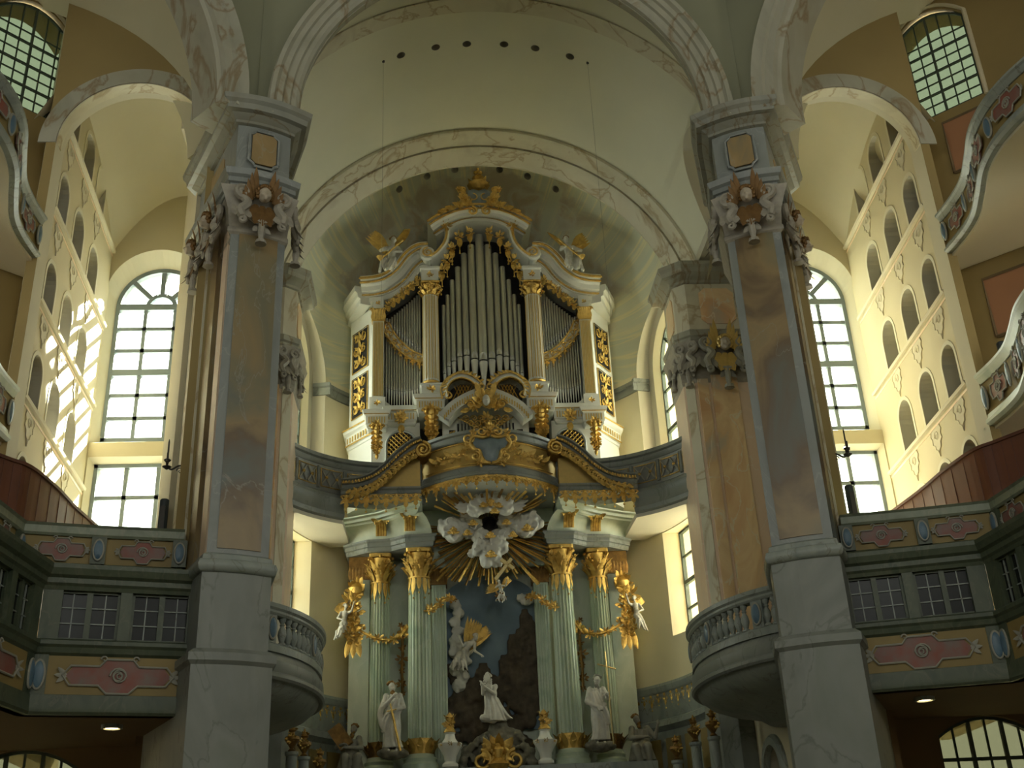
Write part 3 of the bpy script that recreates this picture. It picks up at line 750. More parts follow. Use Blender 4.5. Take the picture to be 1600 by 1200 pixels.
# ---------------- rest of the round nave, behind and beside the viewer: piers, windows between, ceiling with lantern
NAVE_W = 1.9
NP = [(12.3, -3.6), (15.8, -6.0), (15.8, -17.0), (11.2, -24.5), (4.0, -28.0), (-4.0, -28.0), (-11.2, -24.5), (-15.8, -17.0), (-15.8, -6.0), (-12.3, -3.6)]
for i in range(len(NP) - 1):
    (x0, y0), (x1, y1) = NP[i], NP[i + 1]; L = hypot(x1 - x0, y1 - y0); tx, ty = (x1 - x0) / L, (y1 - y0) / L; nxn, nyn = -ty, tx
    cx, cyy = (x0 + x1) / 2, (y0 + y1) / 2
    if (cx * nxn + (cyy + 11.4) * nyn) > 0: nxn, nyn = -nxn, -nyn
    g = NAVE_W if L > 5 else 0
    fpn = frame_pt((cx, cyy, 0), (tx, ty, 0), (nxn, nyn, 0))
    m = MB(); h = L / 2 + .2
    m.loft([[fpn(t, b, z) for t, z in ((-h, 0), (h, 0), (h, 25), (-h, 25))] for b in (-.6, 0)])
    wv = m.build('wall_nave_%d' % (i + 1), 'nave_shade', kind='structure', smooth=0)
    if g:
        cc = []
        for z0, z1 in ((12.0, 18.0),):
            c = MB(); arch_prism(c, fpn, g / 2, z1 - g / 2, z0, -.9, .3); cc.append(cutter(c, 'nave_shade'))
            p = fpn(0, -.3, (z0 + z1) / 2); portal(p, (nxn, nyn, 0), g, z1 - z0)
        carve(wv, cc, 0)
m = MB(); rr = []
for i in range(33):
    a = 2 * pi * i / 32; rr.append([(r * cos(a), -11.4 + r * sin(a), z) for r, z in ((0.8, 27.5), (13.0, 25.0), (17.0, 25.0), (17.0, 25.6), (13.0, 25.6), (0.8, 28.1))])
m.loft(rr, cap=False); m.build('ceiling_nave', 'spandrel', kind='structure', smooth=40)
MB().box(-11, 11, .9, 17.5, 25.0, 25.3).build('ceiling_chancel_roof', 'cream', kind='structure', smooth=0)
portal((0, -11.4, 27.8), (0, 0, -1), 7.5, 7.5) if 0 else None
# ------------------------------------------------------------------ pillars
UP = Vector((0, 0, 1))
def cherub(parent, c, n, size, sx, wing_up=True, head='skin_stone', wing='old_gold'):
    """winged child's head: face with nose, cheeks, brow, curls, two raised feathered wings"""
    c, n = Vector(c), Vector(n).normalized(); u = UP.cross(n).normalized(); k = size * 1.25
    h = MB()
    h.ball(c + n * .10 * k, (.13 * k, .13 * k, .16 * k), 12, 10)
    h.cap(c + n * .215 * k + UP * .02 * k, c + n * .25 * k - UP * .03 * k, .016 * k, .028 * k, 6)
    for a in (-1, 1):
        h.ball(c + n * .19 * k + u * a * .06 * k - UP * .05 * k, .05 * k, 8, 6); h.cap(c + n * .21 * k + u * a * .025 * k + UP * .045 * k, c + n * .19 * k + u * a * .085 * k + UP * .04 * k, .018 * k, .016 * k, 6)
    h.cap(c + n * .215 * k - u * .025 * k - UP * .09 * k, c + n * .215 * k + u * .025 * k - UP * .09 * k, .014 * k, .014 * k, 6); h.ball(c + n * .19 * k - UP * .13 * k, .035 * k, 7, 5)
    o = sculpt('cherub_head', h, .02 * k, head, parent, sx, 1)
    w = MB()
    for i in range(13):
        a = -.5 + (pi + 1.0) * i / 12; w.ball(c + n * (.09 + .03 * (i % 2)) * k + u * cos(a) * .135 * k + UP * (sin(a) * .155 * k + .02 * k), .05 * k, 6, 5)
    for i in range(6): a = .4 + (pi - .8) * i / 5; w.ball(c + n * .17 * k + u * cos(a) * .09 * k + UP * (sin(a) * .06 * k + .10 * k), .042 * k, 6, 5)
    w.build('curls', wing, o, sx=sx)
    for a in (-1, 1):
        w = MB(); b = c + u * a * .13 * k + UP * .06 * k - n * .02
        for j in range(5):
            d = UP * 1.0 + u * a * (.10 + .10 * j)
            w.leaf(b + u * a * .035 * j * k - UP * .07 * j * k, d, n, (.58 - .07 * j) * k, .06 * k, .18)
        w.build('wing', wing, o, sx=sx)
    return o
def capital_face(parent, c, u, n, half, h, sx, mat='capital_stucco', wing='old_gold', big=1.0, cher=True):
    """one face of a baroque capital centred at c (abacus level): paired volutes, cherub, leaf drop"""
    c, u, n = Vector(c), Vector(u).normalized(), Vector(n).normalized()
    for a in (-1, 1):
        m = MB(); b = c + u * a * half * .74 + n * .08
        m.spiral(b - UP * .14 * h, u * a, UP, .15 * h, .03 * h, 1.6, .065 * h, .04 * h, a0=-pi / 2, n=7, flat=1.2)
        m.tube(curve([tuple(b - UP * .29 * h), tuple(b - u * a * .07 * h - UP * .45 * h + n * .05), tuple(b + u * a * .05 * h - UP * .62 * h + n * .02), tuple(b + u * a * .02 * h - UP * .78 * h + n * .07)], 5), [.075 * h] * 8 + [.085 * h] * 4 + [.07 * h] * 4, 7) if 0 else None
        P = curve([tuple(b - UP * .27 * h), tuple(b - u * a * .10 * h - UP * .42 * h + n * .04), tuple(b + u * a * .03 * h - UP * .60 * h + n * .02), tuple(b - UP * .80 * h + n * .09)], 5)
        m.tube(P, [.07 * h + .03 * h * sin(pi * i / (len(P) - 1)) for i in range(len(P))], 7)
        m.spiral(b - UP * .84 * h + n * .08, u * a, UP, .08 * h, .02 * h, 1.1, .05 * h, .03 * h, a0=pi / 2, n=6)
        for q in (-.12, .16): m.leaf(b + u * a * q * h - UP * .5 * h, -UP + n * .2, n, .42 * h, .07 * h, .35)
        m.build('volute', mat, parent, sx=sx)
    m = MB(); b = c + n * .06 - UP * .62 * h
    for a in (-1, 1):
        m.tube(curve([tuple(b + u * a * half * .55 + UP * .05 * h), tuple(b + u * a * half * .3 - UP * .14 * h + n * .05), tuple(b - UP * .2 * h + n * .06)], 5), [.05 * h, .06 * h, .07 * h, .07 * h, .06 * h, .06 * h, .06 * h, .06 * h, .06 * h, .06 * h, .05 * h], 6)
        m.leaf(b - UP * .18 * h, u * a * .7 - UP, n, .34 * h, .07 * h, .3); m.leaf(b - UP * .05 * h, u * a + UP * .1, n, .35 * h, .08 * h, .3)
    m.tube([b - UP * .15 * h + n * .06, b - UP * .42 * h + n * .07, b - UP * .62 * h + n * .06], [.06 * h, .075 * h, .04 * h], 8)
    m.tube([b - UP * .60 * h + n * .06, b - UP * .68 * h + n * .06], [.10 * h, .12 * h], 8)
    m.build('leaf_drop', mat, parent, sx=sx)
    if cher:
        cherub(parent, c - UP * .22 * h + n * .12, n, h * .85 * big, sx, wing=wing)
        m = MB()
        for a in (-1, 0, 1):
            for q in range(3): m.leaf(c - UP * (.40 + .10 * q) * h + n * (.10 + .02 * q) + u * a * (.12 - .03 * q) * h, u * a * .35 - UP, n, .34 * h, .09 * h, .15)
        m.build('gilded_collar', wing, parent, sx=sx)
def panel_plate(mb, c, u, n, w, h, thick, notch=True):
    """upright plaque with hollowed corners"""
    c, u, n = Vector(c), Vector(u).normalized(), Vector(n).normalized()
    k = min(w, h) * .3
    pl = [(-w, -h + k), (-w + k * .3, -h + k * .8), (-w + k, -h + k * .1), (-w + k * 1.1, -h), (w - k * 1.1, -h), (w - k, -h + k * .1), (w - k * .3, -h + k * .8), (w, -h + k), (w, h - k), (w - k * .3, h - k * .8), (w - k, h - k * .1), (w - k * 1.1, h), (-w + k * 1.1, h), (-w + k, h - k * .1), (-w + k * .3, h - k * .8), (-w, h - k)]
    mb.loft([[c + u * a + UP * b for a, b in pl], [c + u * a + UP * b + n * thick for a, b in pl]])
A_, B_ = (4.30, .42), (5.25, 0.0)
FRONT = arc(A_, B_, -.07, 8)
CORE = FRONT + [(5.24, .26), (6.32, 2.45), (6.1, 3.0), (5.15, 3.0), (4.5, 1.0)]
ENT = FRONT + [(5.36, .22), (6.42, 2.38), (6.2, 3.0), (5.1, 3.0), (4.44, 1.0)]
un = Vector((B_[0] - A_[0], B_[1] - A_[1], 0)).normalized(); fn = Vector((un.y, -un.x, 0))
fl = Vector((1.08, 2.19, 0)).normalized(); fln = Vector((fl.y, -fl.x, 0))
for s in (1, -1):
    lab = {1: 'tall brown and blue marbled pillar with winged capital right of the organ', -1: 'tall brown and blue marbled pillar with winged capital left of the organ'}[s]
    P = thing('marble_pillar', lab, 'pillar', (s * 5.2, 1.2, 0))
    m = MB(); m.stack(ENT, [(.14, 0), (.14, 5.3), (.20, 5.36), (.20, 5.48), (.10, 5.56)]); m.build('plinth', 'grey_marble', P, sx=s, smooth=0)
    m = MB(); m.stack(ENT, [(.06, 5.54), (.06, 6.82)]); m.build('base_block', 'grey_marble', P, sx=s, smooth=0)
    m = MB(); m.stack(ENT, [(.08, 6.80), (.13, 6.84), (.15, 6.92), (.12, 7.0), (.07, 7.02), (.06, 7.1), (.0, 7.14)]); m.build('base_moulding', 'balcony_marble', P, sx=s, smooth=40)
    m = MB(); m.stack(CORE, [(0, 7.1), (0, 14.3)]); sh = m.build('shaft', 'blue_marble', P, sx=s, smooth=25)
    m = MB(); fa = arc(A_, B_, -.07, 20); m.sweep_xy(fa[3:18], [(.04, 7.22), (-.018, 7.22), (-.018, 13.6), (.04, 13.6)]); m.build('front_panel', 'brown_marble', sh, sx=s, smooth=25)
    for i, (d0, d1, mt, pr) in enumerate(((.18, .50, 'rose_marble', .05), (.72, 1.16, 'brown_marble', .09), (1.42, 2.3, 'white_marble', .12))):
        b = Vector((5.24, .26, 0)) + fl * d0; e = Vector((5.24, .26, 0)) + fl * d1
        m = MB(); q = [(b.x, b.y), (e.x, e.y), (e.x + fln.x * pr, e.y + fln.y * pr), (b.x + fln.x * pr, b.y + fln.y * pr)]
        m.prism(q, 7.1, 13.9); m.build('flank_pilaster', mt, sh, sx=s, smooth=0)
    cap = MB(); cap.stack(CORE, [(0.0, 13.3), (.05, 13.34), (.05, 13.42), (.03, 13.46), (.06, 13.8), (.14, 14.1), (.20, 14.28), (.0, 14.3)]); cp = cap.build('capital', 'capital_stucco', P, sx=s, smooth=30)
    mid = Vector((4.78, .17, 14.26)) + fn * .14
    capital_face(cp, mid, un, fn, .52, .95, s)
    for d in (.65, 1.75): capital_face(cp, Vector((5.24, .26, 14.22)) + fl * d + fln * .16, fl, fln, .42, .92, s)
    capital_face(cp, Vector((4.42, .75, 14.22)) + Vector((-.16, 0, 0)), (.1, 1, 0), (-1, .1, 0), .3, .9, s, cher=False)
    m = MB(); m.stack(ENT, [(.04, 14.26), (.10, 14.28), (.10, 14.38), (.15, 14.40), (.15, 14.50), (.21, 14.54), (.24, 14.66), (.10, 14.7), (.02, 14.76)]); m.build('architrave', 'blue_marble', P, sx=s, smooth=25)
    m = MB(); m.stack(ENT, [(.01, 14.74), (.01, 15.85)]); fr = m.build('frieze', 'blue_marble', P, sx=s, smooth=25)
    m = MB(); panel_plate(m, Vector((4.78, .17, 15.28)) + fn * .075, un, fn, .24, .36, .035); m.build('frieze_panel', 'frieze_marble', fr, sx=s, smooth=0)
    m = MB(); pl = [(-.29, -.30), (-.2, -.36), (-.17, -.42), (.17, -.42), (.2, -.36), (.29, -.30), (.29, .30), (.2, .36), (.17, .42), (-.17, .42), (-.2, .36), (-.29, .30), (-.29, -.30)]
    m.tube([Vector((4.78, .17, 15.28)) + fn * .09 + un * a + UP * b for a, b in pl], .03, 6); m.build('panel_moulding', 'blue_marble', fr, sx=s)
    m = MB(); panel_plate(m, Vector((5.36, .22, 15.28)) + fl * 1.1 + fln * .0, fl, fln, .55, .34, .03); m.build('frieze_panel', 'frieze_marble', fr, sx=s, smooth=0)
    m = MB(); m.stack(ENT, [(.02, 15.82), (.08, 15.84), (.08, 15.90), (.16, 15.96), (.20, 16.0), (.30, 16.02), (.32, 16.14), (.38, 16.2), (.40, 16.3), (.0, 16.32)]); m.build('cornice', 'cornice_marble', P, sx=s, smooth=25)
    # iron sconce on the flank
    c = Vector((5.24, .26, 0)) + fl * 1.6 + fln * .12
    S = thing('candle_sconce', 'black iron candle sconce on the flank of the %s pillar' % SIDE[s], 'sconce', (s * c.x, c.y, 9.0))
    d = Vector((.9, -.15, 0)).normalized()
    m = MB(); m.tube(curve([tuple(c + UP * 9.15), tuple(c + d * .12 + UP * 9.30), tuple(c + d * .28 + UP * 9.22), tuple(c + d * .36 + UP * 9.30)], 6), .018, 6); m.spiral(c + d * .12 + UP * 9.2, d, UP, .07, .01, 1.2, .012, .008); m.build('arm', 'iron', S, sx=s)
    m = MB(); m.lathe([(.02, 0), (.09, .05), (.02, .08), (.03, .14), (.07, .18), (.02, .22), (.02, .26)], c + d * .36 + UP * 9.22, 8); m.build('candle_cup', 'iron', S, sx=s)
    m = MB(); m.lathe([(.018, 0), (.016, .3), (.004, .36)], c + d * .36 + UP * 9.46, 6); m.build('candle', 'iron', S, sx=s)
    for a in (-1, 1):
        m = MB(); e = c + d * .36 + Vector((-d.y, d.x, 0)) * a * .12 + UP * 9.3
        m.tube([c + d * .36 + UP * 9.26, e - UP * .03, e], .012, 5); m.lathe([(.01, 0), (.04, .03), (.012, .05), (.012, .2)], e, 6); m.build('branch', 'iron', S, sx=s)

# ------------------------------------------------------------------ inner chancel piers
IP = [(5.12, 8.55), (5.42, 8.30), (6.95, 8.30), (6.95, 9.8), (5.12, 9.75)]
for s in (1, -1):
    P = thing('chancel_pier', 'orange veined marble pier beside the %s end of the organ gallery' % SIDE[s], 'pier', (s * 6.0, 9.0, 0))
    m = MB(); m.stack(IP, [(.1, 0), (.1, 6.7), (.14, 6.75), (.14, 6.95), (.02, 7.1)]); m.build('plinth', 'grey_marble', P, sx=s, smooth=0)
    m = MB(); m.stack(IP, [(0, 7.05), (0, 15.3)]); sh = m.build('shaft', 'rose_marble', P, sx=s, smooth=0)
    m = MB(); m.box(5.80, 6.50, 8.24, 8.36, 7.2, 14.2); m.build('front_panel', 'orange_marble', sh, sx=s, smooth=0)
    m = MB(); m.box(5.44, 5.72, 8.26, 8.36, 7.2, 14.2); m.build('side_strip', 'orange_marble', sh, sx=s, smooth=0)
    m = MB(); u = Vector((.30, -.25, 0)).normalized(); n = Vector((u.y, -u.x, 0)); b = Vector((5.12, 8.55, 0))
    m.obox(b + u * .2 + UP * 10.7, u * .13, n * .03, UP * 3.5); m.build('corner_strip', 'white_marble', sh, sx=s, smooth=0)
    m = MB(); m.stack(IP, [(0, 14.0), (.04, 14.1), (.05, 14.6), (.12, 15.0), (.18, 15.2), (0, 15.25)]); cp = m.build('capital', 'capital_stucco', P, sx=s, smooth=0)
    capital_face(cp, (6.2, 8.12, 15.2), (1, 0, 0), (0, -1, 0), .62, 1.15, s, wing='gold_paint', mat='stucco_grey')
    capital_face(cp, (5.30, 8.34, 15.15), u, n, .24, 1.0, s, cher=False); capital_face(cp, (5.14, 9.1, 15.15), (0, 1, 0), (-1, 0, 0), .5, .8, s, cher=False)
    m = MB(); m.stack(IP, [(.03, 15.18), (.08, 15.2), (.08, 15.32), (.13, 15.36), (.15, 15.5), (.04, 15.56), (0, 15.6)]); m.build('architrave', 'rib_marble', P, sx=s, smooth=25)
    m = MB(); m.stack(IP, [(.0, 15.58), (.0, 17.05)]); fr = m.build('frieze', 'white_marble', P, sx=s, smooth=0)
    m = MB(); panel_plate(m, (6.25, 8.30, 16.3), (1, 0, 0), (0, -1, 0), .48, .55, .03); m.build('frieze_panel', 'orange_marble', fr, sx=s, smooth=0)
    m = MB(); panel_plate(m, (5.12, 9.1, 16.3), (0, 1, 0), (-1, 0, 0), .4, .5, .03); m.build('frieze_panel', 'orange_marble', fr, sx=s, smooth=0)
    m = MB(); m.stack(IP, [(.02, 17.0), (.06, 17.02), (.06, 17.1), (.14, 17.18), (.18, 17.2), (.28, 17.24), (.30, 17.36), (.36, 17.44), (.36, 17.54), (0, 17.56)]); m.build('cornice', 'rib_marble', P, sx=s, smooth=25)
# ------------------------------------------------------------------ galleries
def ornament(mb, c, u, n, w, h, seed=0):
    """raised rococo frame: straight bars, knots and shell ends round a painted field"""
    c, u, n = Vector(c), Vector(u).normalized(), Vector(n).normalized(); r = h * .07
    P = [(-w, 0), (-w * .86, h * .55), (-w * .35, h * .55), (-w * .24, h * .95), (w * .24, h * .95), (w * .35, h * .55), (w * .86, h * .55), (w, 0), (w * .86, -h * .55), (w * .35, -h * .55), (w * .2, -h), (-w * .2, -h), (-w * .35, -h * .55), (-w * .86, -h * .55), (-w, 0)]
    mb.tube([c + u * a + UP * b + n * r * .5 for a, b in P], r, 6)
    mb.spiral(c + n * r, u, UP, h * .50, h * .08, 2.0, r * .8, r * .6); mb.spiral(c + n * r, -u, UP, h * .42, h * .06, 1.6, r * .8, r * .6)
    for a in (-1, 1):
        for q in (-1, 0, 1): mb.leaf(c + u * a * w * .93, u * a + UP * q * .9, n, w * .22, h * .14, .2)
        mb.spiral(c + u * a * w * .28 + UP * h * .95 + n * r, u * a, UP, h * .2, h * .05, 1, r * .8, r * .5)
def field(mb, c, u, n, w, h, d):
    c, u, n = Vector(c), Vector(u).normalized(), Vector(n).normalized()
    P = [(-w, 0), (-w * .86, h * .55), (-w * .35, h * .55), (-w * .24, h * .95), (w * .24, h * .95), (w * .35, h * .55), (w * .86, h * .55), (w, 0), (w * .86, -h * .55), (w * .35, -h * .55), (w * .2, -h), (-w * .2, -h), (-w * .35, -h * .55), (-w * .86, -h * .55)]
    mb.loft([[c + u * a + UP * b for a, b in P], [c + u * a + UP * b + n * d for a, b in P]])
def oval(parent, c, u, n, w, h, s):
    c, u, n = Vector(c), Vector(u).normalized(), Vector(n).normalized(); m = MB()
    m.loft([[c + u * (w * k * cos(2 * pi * i / 20)) + UP * (h * k * sin(2 * pi * i / 20)) + n * d for i in range(20)] for k, d in ((1, 0), (1, .02), (.85, .045), (.4, .06))])
    o = m.build('oval_medallion', 'oval_blue', parent, sx=s)
    m = MB(); m.tube([c + u * (w * cos(2 * pi * i / 24)) + UP * (h * sin(2 * pi * i / 24)) + n * .02 for i in range(25)], .022, 6); m.build('medallion_rim', 'stucco_grey', o, sx=s)
for s in (1, -1):
    sd = SIDE[s]
    # ---- glazed box gallery
    G = thing('glazed_gallery', 'green marbled gallery box with dark leaded windows beside the %s pillar' % sd, 'gallery', (s * 7.0, 0, 4.65))
    path = [(5.3, .60), (7.72, -.14), (7.98, -3.0), (8.5, -7.0)]
    m = MB(); m.prism([(5.55, .55), (7.76, -.1), (8.02, -3.0), (8.54, -7.0), (13.0, -7.0), (13.0, 1.7), (12.0, 3.7), (6.5, 3.7), (6.2, 3.0), (5.6, 1.0)], 4.62, 4.78); m.build('floor_slab', 'dark_ochre', G, sx=s, smooth=0)
    m = MB(); m.prism([(5.55, .55), (7.76, -.1), (8.02, -3.0), (8.54, -7.0), (13.0, -7.0), (13.0, 1.7), (9.3, 2.2), (6.2, 2.6), (5.6, 1.0)], 6.70, 6.80); m.build('roof_slab', 'gallery_green', G, sx=s, smooth=0)
    m = MB(); m.sweep_xy(path, [(.2, 4.62), (-.02, 4.62), (-.05, 4.66), (-.03, 4.72), (-.02, 4.92), (.06, 4.94), (.2, 4.94)]); m.build('fascia', 'gallery_green', G, sx=s, smooth=20)
    m = MB(); m.sweep_xy(path, [(.2, 5.52), (.02, 5.52), (-.03, 5.56), (-.05, 5.64), (-.09, 5.68), (-.09, 5.74), (.0, 5.78), (.2, 5.78)]); m.build('sill', 'gallery_green', G, sx=s, smooth=20)
    m = MB(); m.sweep_xy(path, [(.2, 6.56), (.0, 6.56), (-.02, 6.62), (-.06, 6.66), (-.06, 6.74), (-.12, 6.78), (-.16, 6.88), (-.16, 6.95), (.2, 6.97)]); m.build('top_rail', 'gallery_green', G, sx=s, smooth=20)
    m = MB(); m.sweep_xy(path, [(.06, 4.9), (.02, 4.9), (.02, 5.55), (.06, 5.55)]); m.build('panel_ground', 'panel_yellow', G, sx=s, smooth=0)
    for (p, q), nw in (((path[0], path[1]), 2), ((path[1], path[2]), 3), ((path[2], path[3]), 4)):
        u = Vector((q[0] - p[0], q[1] - p[1], 0)); L = u.length; u.normalize(); n = Vector((u.y, -u.x, 0)); o = Vector((p[0], p[1], 0))
        c = o + u * L / 2 + n * -.02 + UP * 5.22
        m = MB(); field(m, c, u, n, L * .31, .26, .012); m.build('painted_field', 'panel_red', G, sx=s, smooth=0)
        m = MB(); ornament(m, c + n * .012, u, n, L * .33, .27); m.build('stucco_frame', 'stucco_grey', G, sx=s)
        for t in (.09, L - .09):
            m = MB(); m.obox(o + u * t + UP * 5.22 - n * .03, u * .12, n * .035, UP * .31); m.build('pedestal', 'gallery_green', G, sx=s, smooth=0)
            oval(G, o + u * t + UP * 5.22, u, n, .085, .22, s)
        # casements
        w = (L - .30) / nw
        for i in range(nw + 1):
            m = MB(); m.obox(o + u * (.15 + w * i) + UP * 6.17 - n * .08, u * (.09 if 0 < i < nw else .15), n * .075, UP * .42); m.build('post', 'gallery_green', G, sx=s, smooth=0)
        for i in range(nw):
            c = o + u * (.15 + w * (i + .5)) + UP * 6.17 - n * .1; hw = w / 2 - .09
            fm = MB()
            for a in (-1, 1):
                fm.obox(c + UP * .385 * a, u * hw, n * .03, UP * .03); fm.obox(c + u * hw * a * .97, u * .03, n * .03, UP * .4)
            fm.obox(c, u * .045, n * .04, UP * .4); f = fm.build('casement', 'gallery_green', G, sx=s, smooth=0)
            for a in (-1, 1):
                cc = c + u * a * (hw / 2 + .01)
                for b in (-1, 0, 1):
                    for e in (-1, 1):
                        m = MB(); m.obox(cc + u * e * hw * .235 + UP * b * .25 - n * .02, u * (hw * .235), n * .006, UP * .125); m.build('pane', 'glass_dark', f, sx=s, smooth=0)
                m = MB(); m.obox(cc, u * .009, n * .012, UP * .38)
                for z in (-.125, .125): m.obox(cc + UP * z, u * hw * .47, n * .012, UP * .009)
                m.build('leading', 'balcony_marble', f, sx=s, smooth=0)
    # ---- upper parapet
    U = thing('gallery_parapet', 'painted parapet with blue ovals on the %s upper gallery' % sd, 'parapet', (s * 7.3, .8, 7.0))
    pth = curve([(5.9, 1.22), (7.2, .92)], 6)[:-1] + curve([(7.2, .92), (8.44, .56)], 6)[:-1] + curve([(8.44, .56), (8.52, -.6)], 6)[:-1] + curve([(8.52, -.6), (8.56, -2.0)], 6)[:-1] + curve([(8.56, -2.0), (8.9, -4.2)], 6)[:-1] + curve([(8.9, -4.2), (9.3, -6.6)], 6)
    m = MB(); m.sweep_xy(pth, [(.25, 6.95), (-.02, 6.95), (-.06, 7.05), (-.06, 7.15), (-.02, 7.22), (.04, 7.26), (.25, 7.26)]); m.build('base_moulding', 'gallery_green', U, sx=s, smooth=25)
    m = MB(); m.sweep_xy(pth, [(.2, 7.24), (.04, 7.24), (.04, 7.74), (.2, 7.74)]); m.build('panel_ground', 'panel_yellow', U, sx=s, smooth=25)
    m = MB(); m.sweep_xy(pth, [(.24, 7.72), (.0, 7.72), (-.03, 7.76), (-.03, 7.88), (-.07, 7.92), (.24, 7.94)]); m.build('hand_rail', 'gallery_rail', U, sx=s, smooth=25)
    for i0 in (0, 6, 12, 18, 24, 30):
        a, b = pth[i0], pth[min(i0 + 6, len(pth) - 1)]; u = Vector((b[0] - a[0], b[1] - a[1], 0)); L = u.length; u.normalize(); n = Vector((u.y, -u.x, 0))
        mid = pth[min(i0 + 3, len(pth) - 1)]; c = Vector((mid[0], mid[1], 7.49)) + n * -.03
        m = MB(); field(m, c, u, n, L * .28, .19, .015); m.build('painted_field', 'panel_red', U, sx=s, smooth=0)
        m = MB(); ornament(m, c + n * .015, u, n, L * .31, .2); m.build('stucco_frame', 'stucco_grey', U, sx=s)
        m = MB(); m.obox(Vector((a[0], a[1], 7.49)) - n * .02 + u * .06, u * .12, n * .05, UP * .24); m.build('pedestal', 'gallery_green', U, sx=s, smooth=0)
        oval(U, Vector((a[0], a[1], 7.49)) + u * .06 + n * .03, u, n, .08, .18, s)
    m = MB(); m.prism([(5.9, 1.3), (7.2, 1.0), (8.5, .62), (8.6, -2.0), (9.35, -6.6), (13.0, -6.6), (12.0, 1.0), (9.6, 1.9), (9.4, 7.3), (6.7, 7.3), (6.2, 3.0)], 6.98, 7.10); m.build('floor_slab', 'dark_ochre', U, sx=s, smooth=0)
    # ---- curved wooden seating wall
    Wd = thing('wooden_seat_wall', 'curved red-brown wooden wall above the %s gallery parapet' % sd, 'wooden wall', (s * 8.3, 1.5, 7.1))
    wp = curve([(8.40, 5.2), (8.46, 4.4), (8.54, 3.34), (8.56, 2.2), (8.68, 1.16), (8.92, .74), (9.22, .22), (9.8, -.8), (10.3, -3.0), (10.6, -6.4)], 5)
    for i in range(0, len(wp) - 1, 2):
        seg = wp[i:i + 3]
        m = MB(); m.sweep_xy(seg, [(.0, 7.1), (.0, 9.13), (.06, 9.13), (.06, 7.1)]); m.build('board', 'wood_red', Wd, sx=s, smooth=0)
        a = seg[0]; m = MB(); m.tube([(a[0] - .005, a[1], 7.1), (a[0] - .0, a[1], 9.1)], .008, 6); m.build('batten', 'wood_line', Wd, sx=s)
    m = MB(); m.sweep_xy(wp, [(-.03, 9.11), (-.03, 9.17), (.09, 9.17), (.09, 9.11)]); m.build('cap_rail', 'wood_line', Wd, sx=s, smooth=0)
    # ---- column loudspeakers
    def speaker(x, y, z0, z1, lab):
        T = thing('column_loudspeaker', lab, 'loudspeaker', (s * x, y, z0))
        m = MB(); m.lathe([(.085, z0 + .16), (.085, z1 - .02), (.07, z1)], (x, y, 0), 12); m.build('body', 'speaker_dark', T, sx=s)
        m = MB(); m.lathe([(.14, z0), (.14, z0 + .03), (.03, z0 + .05), (.03, z0 + .2)], (x, y, 0), 10); m.build('foot', 'speaker_dark', T, sx=s)
        m = MB(); m.obox((x, y - .085, (z0 + z1) / 2 + .05), (.045, 0, 0), (0, .012, 0), (0, 0, (z1 - z0) / 2 - .2)); m.build('grille', 'iron', T, sx=s, smooth=0)
    speaker(6.52, 2.1, 7.10, 8.82, 'dark column loudspeaker in front of the low %s bay window' % sd)
    # ---- serpentine balconies
    def serp(z0, z1, lab, light):
        B = thing('serpentine_balcony', lab, 'balcony', (s * 9.2, -1, z0))
        sp = curve([(9.32, 1.5), (9.34, .75), (9.27, .1), (9.05, -.6), (8.75, -1.5), (8.68, -2.4), (8.9, -3.4), (9.5, -4.6), (10.4, -6.0)], 6); h = z1 - z0
        sp = [(x, y) for x, y in sp]
        m = MB(); m.sweep_xy(sp, [(.16, z0), (.0, z0), (-.07, z0 + .04 * h), (-.07, z0 + .10 * h), (-.02, z0 + .14 * h), (.0, z0 + .22 * h), (.16, z0 + .22 * h)]); m.build('base_moulding', light, B, sx=s, smooth=25)
        m = MB(); m.sweep_xy(sp, [(.14, z0 + .2 * h), (.03, z0 + .2 * h), (.03, z0 + .84 * h), (.14, z0 + .84 * h)]); m.build('panel_ground', 'panel_yellow', B, sx=s, smooth=25)
        m = MB(); m.sweep_xy(sp, [(.16, z0 + .82 * h), (.0, z0 + .82 * h), (-.03, z0 + .86 * h), (-.06, z0 + .92 * h), (-.10, z0 + .95 * h), (-.10, z1), (.16, z1 + .01)]); m.build('hand_rail', light, B, sx=s, smooth=25)
        for i0 in range(0, len(sp) - 6, 9):
            a, b = sp[i0], sp[min(i0 + 8, len(sp) - 1)]; mid = sp[min(i0 + 5, len(sp) - 1)]; pm, pn = sp[min(i0 + 4, len(sp) - 1)], sp[min(i0 + 6, len(sp) - 1)]
            u = Vector((pn[0] - pm[0], pn[1] - pm[1], 0)).normalized(); n = Vector((u.y, -u.x, 0)); L = hypot(b[0] - a[0], b[1] - a[1])
            c = Vector((mid[0], mid[1], z0 + .52 * h)) - n * .02
            m = MB(); field(m, c, u, n, L * .30, .24 * h, .035); m.build('painted_field', 'panel_red', B, sx=s, smooth=0)
            m = MB(); ornament(m, c + n * .03, u, n, L * .33, .25 * h); m.build('stucco_frame', 'stucco_grey', B, sx=s)
            oval(B, Vector((a[0], a[1], z0 + .52 * h)) + u * .1 + n * .01, u, n, .09, .22 * h, s)
        m = MB(); m.prism([(9.4, 1.55)] + [(x + .1, y) for x, y in sp[4:]] + [(13.5, -6.0), (13.0, -1.0), (9.75, 2.15)], z0 - .06, z0 + .06); m.build('floor_slab', 'cream', B, sx=s, smooth=0)
    serp(13.72, 14.66, 'winding painted balcony under the high grid window at far %s' % sd, 'balcony_marble')
    serp(9.78, 10.86, 'lower winding painted balcony at the far %s edge' % sd, 'pale_green')
    speaker(9.9, 1.35, 13.8, 15.3, 'dark column loudspeaker behind the upper winding balcony at far %s' % sd)
